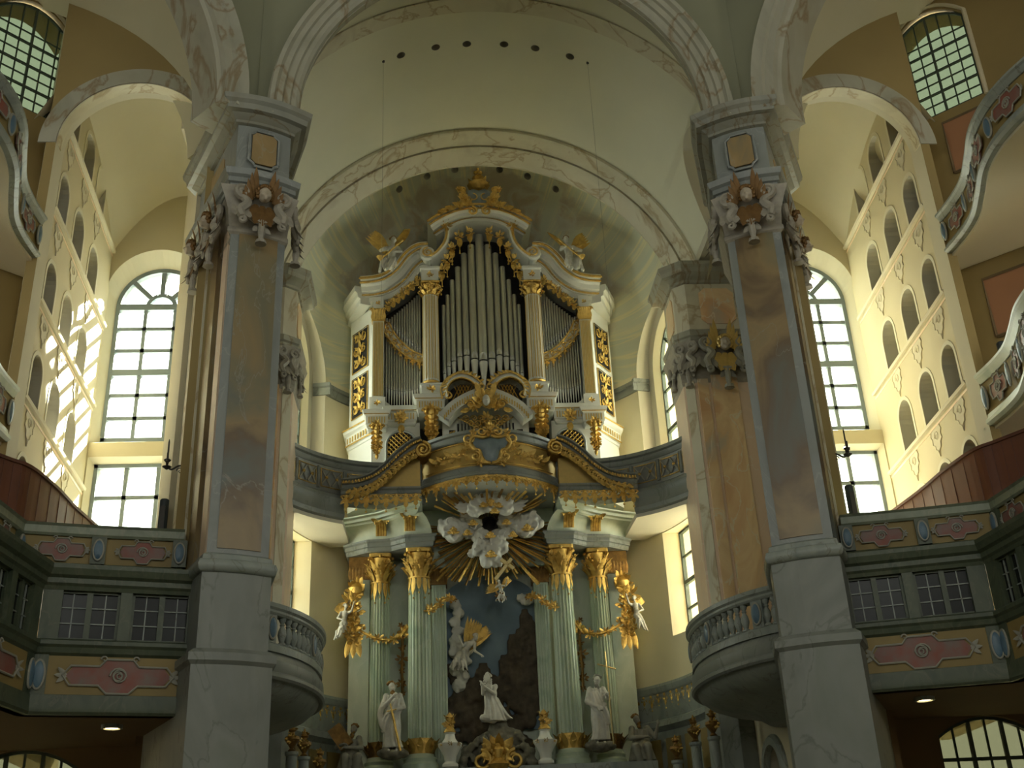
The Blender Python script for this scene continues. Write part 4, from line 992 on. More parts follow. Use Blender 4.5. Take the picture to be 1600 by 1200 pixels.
    if s > 0: speaker(9.78, 1.2, 9.85, 11.45, 'dark column loudspeaker behind the lower winding balcony at far right')
    fpd = frame_pt((8.05, -3.35, 0), (Q, -Q, 0), (Q, Q, 0))
    for zz in (11.9, 16.0):
        m = MB(); m.loft([[fpd(t, b, z) for t, z in ((-2.2, zz), (1.2, zz), (1.2, zz + 1.35), (-2.2, zz + 1.35))] for b in (5.09, 5.14)]); TR[0] += 1; f = m.build('trim_%d' % TR[0], 'terracotta', sx=s, kind='structure', smooth=0)
        m = MB(); m.tube([fpd(t, 5.08, z) for t, z in ((-2.2, zz), (1.2, zz), (1.2, zz + 1.35), (-2.2, zz + 1.35), (-2.2, zz))], .035, 4); m.build('panel_moulding', 'dark_ochre', f, sx=s)
    # ---- wall and window below the gallery
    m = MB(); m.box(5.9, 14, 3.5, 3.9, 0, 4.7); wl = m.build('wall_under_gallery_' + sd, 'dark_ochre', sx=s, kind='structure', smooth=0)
    fpl = frame_pt((s * 8.95, 3.5, 0), (1, 0, 0), (0, 1, 0))
    c = MB(); w = 1.0; c.loft([[fpl(t, b, z) for t, z in [(w * (1 - i / 5), 4.28 + .34 * (1 - (1 - i / 5) ** 2)) for i in range(11)] + [(-w, 1.5), (w, 1.5)]] for b in (-.3, .8)])
    carve(wl, [cutter(c, 'dark_ochre')], 0)
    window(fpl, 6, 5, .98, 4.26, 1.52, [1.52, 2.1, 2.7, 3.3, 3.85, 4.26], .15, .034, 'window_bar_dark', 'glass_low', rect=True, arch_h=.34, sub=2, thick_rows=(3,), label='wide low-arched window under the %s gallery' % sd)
    # ---- ceiling spot lamp
    T = thing('ceiling_spot', 'small glowing spot lamp under the %s gallery ceiling' % sd, 'lamp', (s * 6.77, 1.1, 4.54))
    m = MB(); m.lathe([(.17, 4.62), (.17, 4.56), (.13, 4.555), (.12, 4.60)], (6.77, 1.1, 0), 20); m.build('housing', 'balcony_marble', T, sx=s)
    m = MB(); m.lathe([(.001, 4.575), (.115, 4.575), (.115, 4.59), (.001, 4.59)], (6.77, 1.1, 0), 20); m.build('lens', 'lamp_glow', T, sx=s)
T = thing('motion_sensor', 'small white round sensor on the right stair wall', 'sensor', (9.36, 1.7, 9.72))
m = MB(); m.tube([(9.38, 1.7, 9.8), (9.33, 1.7, 9.8), (9.30, 1.7, 9.8)], [.05, .05, .03], 12); m.build('cover', 'organ_white', T)
m = MB(); m.tube([(9.40, 1.7, 9.8), (9.345, 1.7, 9.8)], .065, 12); m.build('back_plate', 'organ_grey', T)
# ------------------------------------------------------------------ balustraded balconies in the chancel
bal = MB(); bal.lathe([(.075, 0), (.075, .03), (.045, .05), (.06, .10), (.085, .18), (.07, .26), (.035, .33), (.05, .36), (.035, .38), (.06, .42), (.07, .45), (.07, .48)], (0, 0, 0), 10)
_b = bal.build('baluster', 'balcony_marble'); BALME = _b.data; bpy.data.objects.remove(_b)
for s in (1, -1):
    B = thing('chancel_balcony', 'rounded grey balcony with balusters and blue ovals at chancel %s' % SIDE[s], 'balcony', (s * 5.0, 4.9, 4.8))
    EC = (5.75, 4.9)
    def ell(k, dx=0): return [(EC[0] + dx - 1.9 * k * cos(a), EC[1] + 3.1 * k * sin(a)) for a in [radians(-90 + 180 * i / 40) for i in range(41)]]
    def rim(prof, name, mat, sm=25):
        m = MB(); rings = []
        for i in range(41):
            a = radians(-90 + 180 * i / 40); rings.append([(EC[0] - (1.9 * cos(a) + d * cos(a)) , EC[1] + (3.1 + d) * sin(a), z) for d, z in prof])
        m.loft(rings); return m.build(name, mat, B, sx=s, smooth=sm)
    rim([(-.18, 6.72), (.02, 6.72), (.05, 6.76), (.05, 6.80), (.09, 6.84), (.09, 6.92), (-.18, 6.94)], 'hand_rail', 'balcony_marble')
    rim([(-.16, 6.05), (.03, 6.05), (.03, 6.18), (-.01, 6.22), (-.16, 6.22)], 'baluster_base', 'balcony_marble')
    rim([(-.4, 5.56), (.06, 5.56), (.1, 5.60), (.1, 5.66), (.05, 5.70), (.07, 5.78), (.06, 5.9), (.0, 6.0), (-.03, 6.08), (-.4, 6.08)], 'cornice', 'grey_marble')
    m = MB(); m.loft([[(x, y, z) for x, y in ell(k) + [(6.8, 8.0), (6.8, 1.8)]] for k, z in ((1.0, 5.6), (.97, 5.5), (.88, 5.34), (.72, 5.2), (.56, 5.1), (.40, 5.0), (.30, 4.85))]); m.build('corbel', 'balcony_marble', B, sx=s, smooth=50)
    m = MB(); m.loft([[(x, y, z) for x, y in ell(.97) + [(6.8, 8.0), (6.8, 1.8)]] for z in (5.9, 6.06)]); m.build('floor_slab', 'grey_marble', B, sx=s, smooth=0)
    for i in range(40):
        a = radians(-84 + 168 * i / 39)
        x, y = EC[0] - 1.84 * cos(a), EC[1] + 3.04 * sin(a)
        if i in (1, 8, 9, 16, 17, 24, 25, 32):
            if i in (8, 16, 24, 32):
                n = Vector((-cos(a) * 3.1, sin(a) * 1.9, 0)).normalized(); u = UP.cross(n)
                m = MB(); m.obox((x, y, 6.47), u * .13, n * .07, UP * .26); m.build('pedestal', 'balcony_marble', B, sx=s, smooth=0)
                oval(B, Vector((x, y, 6.47)) + n * .075, u, n, .10, .2, s)
            continue
        inst(BALME, 'baluster', B, (s * x, y, 6.22), (1, 1, 1.05))
# ------------------------------------------------------------------ organ gallery
FW = Vector((0, -1, 0)); XX = Vector((1, 0, 0))
def big_drop():
    g = MB()
    for a in (-1, 1):
        g.spiral((a * .06, -.02, -.07), (a, 0, 0), (0, 0, 1), .055, .015, 1.2, .016, .012); g.leaf((a * .03, 0, -.12), (a * .8, 0, -1), FW, .15, .035, .2)
    g.leaf((0, 0, -.02), (0, 0, -1), FW, .26, .06, .1); g.leaf((0, -.02, -.20), (0, 0, -1), FW, .16, .05, .2); g.tube([(0, -.01, -.3), (0, -.01, -.40)], .008, 5); g.ball((0, -.01, -.42), .026, 6, 5); g.ball((0, -.03, -.04), .045, 7, 5)
    o = g.build('gilded_drop', 'gold'); me = o.data; h = max(v.co.z for v in me.vertices); bpy.data.objects.remove(o); return me, h
BD, BDH = big_drop()
GAL = thing('organ_gallery', 'curved grey and gold organ loft parapet with scrolls above the altar', 'balcony', (0, 10.8, 11.2))
bow = arc((1.86, 10.75), (-1.86, 10.75), 1.08, 28)
m = MB(); m.sweep_xy(bow, [(-.2, 12.02), (.02, 12.02), (.06, 12.06), (.06, 12.12), (.02, 12.16), (.03, 12.28), (-.02, 12.34), (-.2, 12.34)]); m.build('bow_base_moulding', 'grey_marble', GAL, smooth=25)
m = MB(); m.sweep_xy(bow, [(-.16, 12.32), (-.03, 12.32), (-.03, 13.08), (-.16, 13.08)]); m.build('bow_panel', 'gold_paint', GAL, smooth=25)
m = MB(); m.sweep_xy(bow, [(-.2, 13.06), (.0, 13.06), (.02, 13.10), (.02, 13.24), (.06, 13.28), (.06, 13.36), (-.2, 13.38)]); m.build('bow_rail', 'grey_marble', GAL, smooth=25)
for z in (12.40, 13.02):
    m = MB(); m.tube([(x, y - .0, z) for x, y in [(p[0], p[1] + .02) for p in bow[1:-1]]], .018, 6); m.build('gilded_bead', 'gold', GAL)
m = MB(); m.prism(bow + [(-1.86, 13.5), (1.86, 13.5)], 11.95, 12.1); m.build('bow_floor', 'organ_grey', GAL, smooth=0)
for i in range(1, 28, 2):
    p, q, r = bow[i - 1], bow[i], bow[i + 1]; k = (.62 if (i // 2) % 2 else .8) + .35 * abs(q[0]) / 1.86
    inst(BD, 'gilded_drop', GAL, (q[0], q[1] - .03, 12.06 - BDH * k), (1.15, 1, k), atan2(r[1] - p[1], r[0] - p[0]) + pi)
m = MB(); m.sweep_xy(bow, [(.0, 11.92), (.05, 11.92), (.06, 12.03), (.0, 12.03)]); lb = m.build('lace_band', 'gold', GAL, smooth=25)
for i in range(0, 28):
    p, q = bow[i], bow[i + 1]; m = MB(); c = Vector(((p[0] + q[0]) / 2, (p[1] + q[1]) / 2 - .07, 11.93)); u = Vector((q[0] - p[0], q[1] - p[1], 0)).normalized()
    m.spiral(c, u * (-1) ** i, UP, .06, .015, 1.2, .018, .012); m.leaf(c, -UP, FW, .10, .03, .2); m.build('lace_scroll', 'gold', lb)
# cartouche on the bow
cc = Vector((0, 9.62, 12.76))
m = MB(); m.loft([[cc + XX * (a * k) + UP * (b * k) + FW * d for a, b in [(-.46, .16), (-.40, .30), (-.2, .26), (0, .30), (.2, .26), (.40, .30), (.46, .16), (.38, .02), (.24, -.04), (.20, -.20), (.14, -.34), (0, -.38), (-.14, -.34), (-.20, -.20), (-.24, -.04), (-.38, .02)]] for k, d in ((1, 0), (1, .04), (.6, .09))]); car = m.build('cartouche', 'cartouche_blue', GAL)
m = MB()
for a in (-1, 1):
    m.tube(curve([(a * .02, 9.54, 13.12), (a * .22, 9.54, 13.06), (a * .42, 9.55, 13.10), (a * .54, 9.57, 12.94), (a * .46, 9.57, 12.76), (a * .30, 9.55, 12.70), (a * .26, 9.55, 12.52), (a * .16, 9.55, 12.38), (a * .02, 9.55, 12.34)], 5), .042, 7)
    m.spiral((a * .58, 9.60, 13.06), (a, 0, 0), UP, .15, .03, 1.4, .045, .025, a0=pi); m.spiral((a * .40, 9.57, 12.54), (a, 0, 0), UP, .13, .03, 1.4, .04, .02, a0=pi / 2); m.spiral((a * .22, 9.54, 13.24), (a, 0, 0), UP, .12, .03, 1.3, .04, .02, a0=pi)
    m.foliage((a * .62, 9.62, 12.8), XX, UP, .18, 9, 5); m.foliage((a * .30, 9.54, 12.36), XX, UP, .17, 9, 6); m.foliage((a * .45, 9.56, 13.2), XX, UP, .17, 9, 7)
    for i in range(9):
        x = .66 + .10 * i; y = 9.66 + 1.08 * (x / 1.86) ** 2 - .05
        m.leaf((a * x, y, 12.64 + .06 * sin(i * 2)), (a, .2, .7 * (-1) ** i), FW, .26, .06, .35); m.ball((a * (x + .05), y - .05, 12.66), .04, 6, 4); m.leaf((a * x, y, 12.62), (-a * .3, 0, -(-1) ** i), FW, .18, .05, .35)
m.foliage((0, 9.5, 13.26), XX, UP, .24, 11, 8); m.ball((0, 9.44, 13.42), .06, 7, 5); m.leaf((0, 9.5, 13.3), UP, FW, .24, .07, .3)
m.build('cartouche_frame', 'gold', car)
for s in (1, -1):
    sp = curve([(5.5, 8.85), (5.1, 9.6), (4.6, 10.2), (3.95, 10.7), (3.2, 10.98), (2.5, 10.98), (1.86, 10.75)], 6)
    m = MB(); m.sweep_xy(sp[17:], [(-.3, 11.72), (.06, 11.72), (.12, 11.78), (.12, 11.86), (.03, 11.93), (-.3, 11.95)]); m.build('upper_base_moulding', 'grey_marble', GAL, sx=s, smooth=30)
    m = MB(); m.sweep_xy(sp[:19], [(-.3, 11.22), (.0, 11.22), (.08, 11.26), (.12, 11.36), (.06, 11.5), (.08, 11.72), (.12, 11.78), (.12, 11.86), (.03, 11.93), (-.3, 11.95)]); m.build('base_moulding', 'grey_marble', GAL, sx=s, smooth=30)
    m = MB(); m.sweep_xy(sp, [(-.16, 11.93), (.0, 11.93), (.0, 12.68), (-.16, 12.68)]); m.build('parapet_wall', 'blue_marble', GAL, sx=s, smooth=30)
    m = MB(); m.sweep_xy(sp, [(-.2, 12.66), (.02, 12.66), (.05, 12.72), (.05, 12.80), (.10, 12.84), (.10, 12.94), (-.2, 12.96)]); m.build('hand_rail', 'grey_marble', GAL, sx=s, smooth=30)
    m = MB(); m.prism(sp[:19] + [(3.9, 12.7), (4.6, 12.8), (5.4, 11.2), (5.8, 9.9), (5.8, 8.85)], 11.12, 11.26); m.build('soffit', 'cream_light', GAL, sx=s, smooth=0)
    for i in range(0, len(sp) - 6, 6):
        P = [Vector((x, y, 0)) for x, y in sp[i:i + 7]]
        def at(t, d=.012):
            k = t * 6; j = min(int(k), 5); p = P[j].lerp(P[j + 1], k - j); tt = (P[j + 1] - P[j]).normalized(); return p + Vector((-tt.y, tt.x, 0)) * d
        m = MB(); lo, hi = .14, .92
        ring = [at(lo + (hi - lo) * q / 6) + UP * 12.06 for q in range(7)] + [at(hi - (hi - lo) * q / 6) + UP * 12.56 for q in range(7)]
        m.tube(ring + [ring[0]], .016, 5); m.build('gilded_frame', 'gold', GAL, sx=s)
        m = MB()
        for c0 in (.33, .73):
            for a in (-1, 1): m.tube([at(c0 - .17 * a, .02) + UP * 12.1, at(c0 - .05 * a, .03) + UP * 12.24, at(c0 + .05 * a, .03) + UP * 12.38, at(c0 + .17 * a, .02) + UP * 12.52], .028, 5)
        m.build('strapwork', 'stucco_grey', GAL, sx=s)
        for c0 in (.33, .73):
            m = MB(); m.ball(at(c0, .04) + UP * 12.31, .05, 8, 6); m.build('gilded_knob', 'gold', GAL, sx=s)
        m = MB(); q = at(.03, .01); m.tube([q + UP * 12.0, q + UP * 12.6], .05, 6); m.build('pilaster_strip', 'grey_marble', GAL, sx=s)
    # raking S scroll
    S = curve([(1.80, 13.16), (2.05, 13.06), (2.4, 12.78), (2.75, 12.42), (3.1, 12.16), (3.5, 12.02), (3.95, 11.98)], 6)
    m = MB(); m.sweep_xz(S, [(-.04, 10.2), (.05, 10.2), (.07, 10.14), (.14, 10.14), (.17, 10.08), (.21, 10.08), (.21, 10.7), (-.04, 10.7)]); sc = m.build('raking_scroll', 'grey_marble', GAL, sx=s, smooth=30)
    m = MB(); m.spiral((1.80, 10.10, 12.98), (1, 0, 0), UP, .22, .03, 2.2, .045, .028, a0=pi / 2); m.ball((1.80, 10.08, 12.98), .05, 8, 6); m.build('scroll_volute', 'gold', sc, sx=s)
    m = MB(); m.tube([(1.80, 10.14, 12.98), (1.80, 10.7, 12.98)], [.21, .21], 18); m.build('scroll_eye', 'dull_gold', sc, sx=s)
    for i in range(2, len(S) - 1, 1):
        m = MB(); x, z = S[i]; m.ball((x, 10.1, z + .1), (.034, .034, .045), 6, 5); m.build('gilded_bead', 'gold', sc, sx=s)
    m = MB()
    for i in range(4, len(S) - 4, 2):
        x, z = S[i]; sg = 1 if i % 4 else -1
        m.spiral((x - .02, 10.18, z - .16), (1, 0, 0), UP, .10, .02, 1.2, .03, .018, a0=pi / 2); m.leaf((x, 10.18, z - .18), (.3, 0, -1), FW, .26, .06, .3); m.leaf((x + .05, 10.18, z - .1), (.8, 0, -.8), FW, .2, .05, .3)
    m.build('scroll_foliage', 'gold', sc, sx=s)
    tri = [(1.88, 11.95), (1.88, 12.85)] + [(x, z - .05) for x, z in S if 2.0 < x < 3.6] + [(3.6, 11.95)]
    m = MB(); m.plate(tri, 10.45, 10.62); m.build('spandrel_panel', 'gold_paint', GAL, sx=s, smooth=0)
    m = MB(); m.loft([[(1.86, y, z), (3.98, y + .0, z)] + [(3.98, 11.2, z), (1.86, 11.0, z)] for y, z in ((10.35, 11.78), (10.30, 11.82), (10.30, 11.90), (10.24, 11.94), (10.24, 11.98))]); m.build('fringe_beam', 'grey_marble', GAL, sx=s, smooth=0)
    for i in range(8):
        k = 1.15 if i % 2 else 1.0; inst(BD, 'gilded_drop', GAL, (s * (2.0 + i * .262), 10.28, 11.80 - BDH * k), (1.3, 1, k))
    m = MB(); m.foliage((2.35, 10.6, 13.05), XX, UP, .22, 9, 4); m.foliage((2.0, 10.6, 13.25), XX, UP, .16, 7, 5); m.build('scroll_crest', 'gold', sc, sx=s)

# ------------------------------------------------------------------ organ
ORG = thing('pipe_organ', 'white and gold baroque pipe organ with crowned case above the altar', 'pipe organ', (0, 12.4, 11.9))
YF = 11.5
# --- carcass
m = MB(); m.plate([(-2.95, 12.1), (2.95, 12.1), (2.95, 18.3), (1.7, 19.2), (1.35, 20.2), (.95, 21.0), (-.95, 21.0), (-1.35, 20.2), (-1.7, 19.2), (-2.95, 18.3)], 12.35, 12.6); m.build('case_back', 'dark_void', ORG, smooth=0)
m = MB(); m.box(-3.3, 3.3, 12.6, 14.2, 12.0, 18.6); m.build('case_body', 'organ_grey', ORG, smooth=0)
# --- pipes: one lathe mesh per pipe, feet polished
def pipe(x, y, z0, zm, z1, r, mouth=True, name='pipe'):
    m = MB(); m.cur = 0
    m.lathe([(r, zm + r * .3), (r, z1 - .02), (r * .93, z1)], (x, y, 0), 12)
    m.cur = 1; m.lathe([(r * .22, z0), (r, zm - r * .35), (r, zm - r * .05)], (x, y, 0), 12)
    m.cur = 2; m.lathe([(r * .8, zm - r * .1), (r * .8, zm + r * .35)], (x, y, 0), 10)
    m.cur = 1
    # leaf-shaped upper lip
    pl = [(-.75, .3), (-.75, 1.3), (-.55, 1.75), (0, 2.0), (.55, 1.75), (.75, 1.3), (.75, .3)]
    m.loft([[(x + r * a, y - sqrt(max(r * r - (r * a) ** 2, 0)) * .8 + dd, zm + r * b) for a, b in pl] for dd in (.0, -r * .3)])
    return m.build(name, ['pipe_metal', 'pipe_foot', 'dark_void'], ORG, smooth=40)
CP = [(0, 20.80, .135, 16.38), (.255, 20.46, .118, 16.46), (.485, 20.18, .104, 16.60), (.69, 19.72, .090, 16.58), (.87, 19.27, .078, 16.46), (1.02, 18.76, .068, 16.30), (1.15, 18.42, .058, 16.08)]
for x, zt, r, zm in CP:
    for s in ((1, -1) if x else (1,)): pipe(s * x, 11.72 + x * .16, 15.5, zm, zt, r)
for s in (1, -1):
    n = 14
    for i in range(n):
        t = (i + .5) / n; x = 1.84 + t * 1.06; r = .036 - .006 * t
        # lower tier, mouths in a hanging curve
        pipe(s * x, 11.86, 14.95 + .25 * (2 * t - 1) ** 2, 15.52 + .16 * (2 * t - 1) ** 2, 16.75 + .95 * t, r)
        zt = 18.95 - 1.05 * t ** .9; zs = 16.55 + 1.25 * t
        pipe(s * x, 11.98, zs - .2, zs + .35 - .15 * t, zt, r * 1.02)
for i in range(16):
    x = -.78 + 1.56 * (i + .5) / 16; pipe(x, 11.66, 13.1, 13.25, 14.5, .036)
# --- columns and pilasters
def fluted(mb, c, r, z0, z1, n=20, depth=.12, r1=None):
    """shaft with n rounded flutes between narrow fillets"""
    r1 = r1 or r * .88; R = []; q = (0, .16, .3, .5, .7, .84); dp = (0, 0, .75, 1, .75, 0)
    for t in (0, .35, .7, 1.0):
        rr = r + (r1 - r) * t ** 1.4
        R.append([(c[0] + rr * (1 - depth * dp[k]) * cos(2 * pi * (i + q[k]) / n), c[1] + rr * (1 - depth * dp[k]) * sin(2 * pi * (i + q[k]) / n), z0 + (z1 - z0) * t) for i in range(n) for k in range(6)])
    mb.loft(R)
def corinthian(parent, c, r, z0, h, sx, mat='gold', name='capital', seed=1):
    m = MB(); x, y = c
    m.lathe([(r * .95, z0), (r * 1.14, z0 + .02 * h), (r * 1.14, z0 + .06 * h), (r * .86, z0 + .08 * h), (r * .86, z0 + .5 * h), (r * 1.15, z0 + .84 * h)], (x, y, 0), 16)
    for row, (zz, ln, cnt, ph) in enumerate(((.07, .44, 9, 0), (.30, .46, 9, .5))):
        for i in range(cnt):
            a = 2 * pi * (i + ph) / cnt; d = Vector((cos(a), sin(a), 0)); b = Vector((x, y, z0 + zz * h)) + d * r * .92
            m.leaf(b, UP + d * .30, d, ln * h, r * .30, .42, .3, 5)
            tp = b + UP * ln * h * .78 + d * (r * .62); m.ball(tp, r * .15, 6, 5)
            for e in (-1, 1): m.leaf(b + UP * ln * h * .3 + d * r * .12, UP * .7 + d * .4 + d.cross(UP) * e * .7, d, ln * h * .5, r * .12, .3, .4, 3)
    for i in range(4):
        a = pi / 4 + i * pi / 2; d = Vector((cos(a), sin(a), 0))
        m.spiral(Vector((x, y, z0 + .74 * h)) + d * r * 1.35, d, UP, r * .30, r * .06, 1.5, r * .10, r * .06, a0=pi / 2)
    for i in range(4):
        a = i * pi / 2; d = Vector((cos(a), sin(a), 0)); m.ball(Vector((x, y, z0 + .88 * h)) + d * r * 1.3, r * .2, 7, 5)
    for i in range(8):
        a = pi * 2 * (i + .25) / 8; d = Vector((cos(a), sin(a), 0)); m.foliage(Vector((x, y, z0 + (.36 + .28 * (i % 2)) * h)) + d * r * 1.25, d.cross(UP) * -1, UP, r * .5, 7, i, bead=True)
    k = r * 1.62; pl = []
    for i in range(4):
        a = pi / 4 + i * pi / 2; b = a + pi / 4
        pl += [(x + k * cos(a - .06), y + k * sin(a - .06)), (x + k * cos(a + .06), y + k * sin(a + .06)), (x + k * .80 * cos(b), y + k * .80 * sin(b))]
    m.prism(pl, z0 + .86 * h, z0 + h)
    return m.build(name, mat, parent, sx=sx)
for s in (1, -1):
    m = MB(); fluted(m, (1.55, 11.55), .25, 15.62, 18.5, 16, .10, .235); col = m.build('column', 'organ_white', ORG, sx=s, smooth=0)
    for i in range(12):
        a = radians(-172 + 15 * i); m = MB(); m.tube([(1.55 + .235 * cos(a), 11.55 + .235 * sin(a), 15.7), (1.55 + .222 * cos(a), 11.55 + .222 * sin(a), 18.45)], .021, 5); m.build('gilded_fillet', 'gold_paint', col, sx=s)
    m = MB(); m.lathe([(.30, 15.46), (.30, 15.52), (.27, 15.56), (.29, 15.6), (.25, 15.64)], (1.55, 11.55, 0), 20); m.build('column_base', 'gold', col, sx=s)
    corinthian(ORG, (1.55, 11.55), .23, 18.48, .46, s)
    m = MB(); m.stack([(1.29, 11.30), (1.81, 11.30), (1.81, 12.3), (1.29, 12.3)], [(0, 18.94), (0, 19.32), (.04, 19.36), (.04, 19.42), (.0, 19.46)]); bl = m.build('impost_block', 'organ_white', ORG, sx=s, smooth=0)
    m = MB(); m.foliage((1.55, 11.28, 19.14), XX, UP, .13, 8, 2); m.build('gilded_rosette', 'gold', bl, sx=s)
    # outer pilaster
    m = MB(); m.box(2.93, 3.27, 11.55, 12.3, 15.18, 17.72); pi_ = m.build('pilaster', 'organ_white', ORG, sx=s, smooth=0)
    for i in range(7):
        m = MB(); x = 2.97 + .043 * i; m.box(x - .014, x + .014, 11.53, 11.56, 15.25, 17.66); m.build('gilded_fillet', 'gold_paint', pi_, sx=s, smooth=0)
    m = MB(); m.box(2.90, 3.30, 11.5, 12.3, 17.70, 18.12)
    for i in range(6):
        m.leaf((2.92 + .07 * i, 11.5, 17.74), UP, FW, .22, .05, .3); m.leaf((2.95 + .07 * (i % 5), 11.48, 17.88), UP, FW, .2, .05, .4)
    for a in (2.93, 3.27): m.spiral((a, 11.46, 18.03), (1 if a > 3 else -1, 0, 0), UP, .08, .02, 1.3, .025, .015)
    m.build('pilaster_capital', 'gold', ORG, sx=s)
    m = MB(); m.box(2.94, 3.26, 11.52, 12.3, 18.10, 18.52); bl = m.build('impost_block', 'organ_white', ORG, sx=s, smooth=0)
    m = MB(); m.foliage((3.1, 11.5, 18.3), XX, UP, .10, 8, 3); m.build('gilded_rosette', 'gold', bl, sx=s)
    # raking cornice of the side tower
    rk = curve([(1.62, 20.02), (1.9, 19.98), (2.2, 19.72), (2.5, 19.28), (2.85, 18.98), (3.2, 18.86), (3.62, 18.82)], 6)
    m = MB(); m.sweep_xz(rk, [(-.45, 11.6), (-.30, 11.6), (-.30, 11.54), (-.18, 11.54), (-.16, 11.42), (-.02, 11.40), (.0, 11.28), (.08, 11.26), (.10, 11.18), (.20, 11.16), (.22, 11.16), (.22, 12.5), (-.45, 12.5)]); rc = m.build('raking_cornice', 'organ_white', ORG, sx=s, smooth=25)
    for off, y, r in ((.14, 11.15, .046), (.04, 11.24, .036), (-.24, 11.53, .034)):
        m = MB()
        for i in range(len(rk) * 2 - 1):
            k = i / 2; j = min(int(k), len(rk) - 2); f = k - j; p, q = rk[j], rk[j + 1]; x = p[0] + (q[0] - p[0]) * f; z = p[1] + (q[1] - p[1]) * f; tx, tz = q[0] - p[0], q[1] - p[1]; l = hypot(tx, tz)
            m.ball((x - tz / l * off, y - .005, z + tx / l * off), (r, r * .7, r), 6, 4)
        m.build('gilded_beading', 'gold', rc, sx=s)
    m = MB(); m.spiral((1.60, 11.3, 19.88), (-1, 0, 0), UP, .24, .05, 1.6, .07, .04, a0=pi / 2, flat=1.6); m.tube([(1.60, 11.2, 19.88), (1.60, 12.0, 19.88)], .20, 16); m.build('cornice_volute', 'organ_white', rc, sx=s)
    m = MB(); m.spiral((1.60, 11.17, 19.88), (-1, 0, 0), UP, .17, .03, 1.5, .03, .02, a0=pi / 2); m.build('gilded_eye', 'gold', rc, sx=s)
    # return of the cornice towards the wall
    m = MB(); m.loft([[(x, y, z + o) for o, (x, y) in ((0, p), (0, q))] + [(q[0], q[1], z + .0)] for z, p, q in ()]) if 0 else None
    m.sweep_xy([(3.62, 11.5), (4.0, 12.4), (4.2, 13.4)], [(.3, 18.28), (-.02, 18.28), (-.02, 18.45), (-.10, 18.5), (-.12, 18.62), (-.2, 18.68), (-.2, 18.86), (.3, 18.88)]); m.build('return_cornice', 'organ_white', ORG, sx=s, smooth=25)
    # drooping gilded lace under the raking cornice
    for i in range(7):
        t = (i + .5) / 7; x = 1.86 + 1.02 * t; z = 19.32 - 1.05 * t ** .9
        m = MB(); m.foliage((x, 11.6, z - .06), (.75, 0, -.6), (.6, 0, .75), .17, 9, 10 + i); m.ball((x - .03, 11.58, z - .27), .03, 6, 4); m.leaf((x, 11.58, z - .1), (0, 0, -1), FW, .24, .07, .2); m.build('gilded_lace', 'gold', ORG, sx=s)
    # swag across the pipes
    sw = curve([(2.90, 17.72), (2.78, 17.42), (2.5, 17.0), (2.15, 16.68), (1.80, 16.52)], 6)
    m = MB(); m.sweep_xz(sw, [(-.10, 11.74), (.12, 11.74), (.12, 11.82), (-.10, 11.82)]); sg = m.build('swag_band', 'organ_white', ORG, sx=s, smooth=30)
    m = MB(); m.sweep_xz(sw, [(-.14, 11.70), (-.09, 11.70), (-.09, 11.78), (-.14, 11.78)]); m.sweep_xz(sw, [(.10, 11.70), (.14, 11.70), (.14, 11.78), (.10, 11.78)])
    for i in range(1, len(sw) - 1, 3):
        x, z = sw[i]; m.spiral((x, 11.72, z), (1, 0, 0), UP, .09, .02, 1.2, .022, .014, a0=i); m.leaf((x, 11.72, z), (.7, 0, .7), FW, .14, .03, .2)
    m.build('swag_gilding', 'gold', sg, sx=s)
    for i in range(1, len(sw), 3):
        x, z = sw[i]; inst(BD, 'gilded_drop', sg, (s * x, 11.74, z - .06 - BDH * .8), (.75, .8, .8))
    # case wing with filigree panels
    wing = [(3.27, 11.75), (4.0, 12.75), (4.0, 14.0), (3.27, 14.0)]
    m = MB(); m.prism(wing, 12.1, 18.3); wg = m.build('case_wing', 'organ_white', ORG, sx=s, smooth=0)
    wu = Vector((.73, 1.0, 0)).normalized(); wn_ = Vector((wu.y, -wu.x, 0)); wc = Vector((3.65, 12.27, 0))
    for z0, z1 in ((14.95, 16.22), (16.45, 17.75)):
        zc = (z0 + z1) / 2; hh = (z1 - z0) / 2
        m = MB(); m.obox(wc + UP * zc + wn_ * .0, wu * .40, wn_ * .02, UP * hh); pnl = m.build('filigree_ground', 'dark_void', wg, sx=s, smooth=0)
        m = MB(); k = 0
        for a in (-1, 1):
            for b in (-.66, 0, .66):
                c = wc + UP * (zc + b * hh) + wn_ * .04
                m.spiral(c + wu * a * .19, wu * a, UP, .15, .03, 1.5, .026, .016, a0=b * 3 + k); m.leaf(c + wu * a * .05, wu * a + UP * .8, wn_, .26, .05, .2); m.leaf(c + wu * a * .05, wu * a - UP * .8, wn_, .24, .05, .2); k += 1
        for b in (-.7, -.3, .1, .5): m.leaf(wc + UP * (zc + b * hh) + wn_ * .04, UP, wn_, .3, .07, .2); m.ball(wc + UP * (zc + b * hh) + wn_ * .06, .05, 6, 5)
        R = [wc + wu * a * .42 + UP * (zc + b * (hh + .02)) + wn_ * .03 for a, b in ((-1, -1), (1, -1), (1, 1), (-1, 1), (-1, -1))]; m.tube(R, .02, 4)
        m.build('filigree', 'gold', pnl, sx=s)
    m = MB(); m.stack(wing, [(0, 14.0), (.03, 14.02), (.03, 14.1), (.08, 14.14), (.08, 14.42), (.16, 14.50), (.18, 14.62), (0, 14.66)]); m.build('wing_moulding', 'organ_white', wg, sx=s, smooth=0)
    for z in (14.60, 14.14, 12.55, 13.05):
        m = MB(); o_ = .19 if z > 14.5 else (.09 if z > 14 else .012); pw = offset(wing, o_); m.tube([(pw[0][0], pw[0][1], z), (pw[1][0], pw[1][1], z)], .024, 5); m.build('gilded_line', 'gold', wg, sx=s)
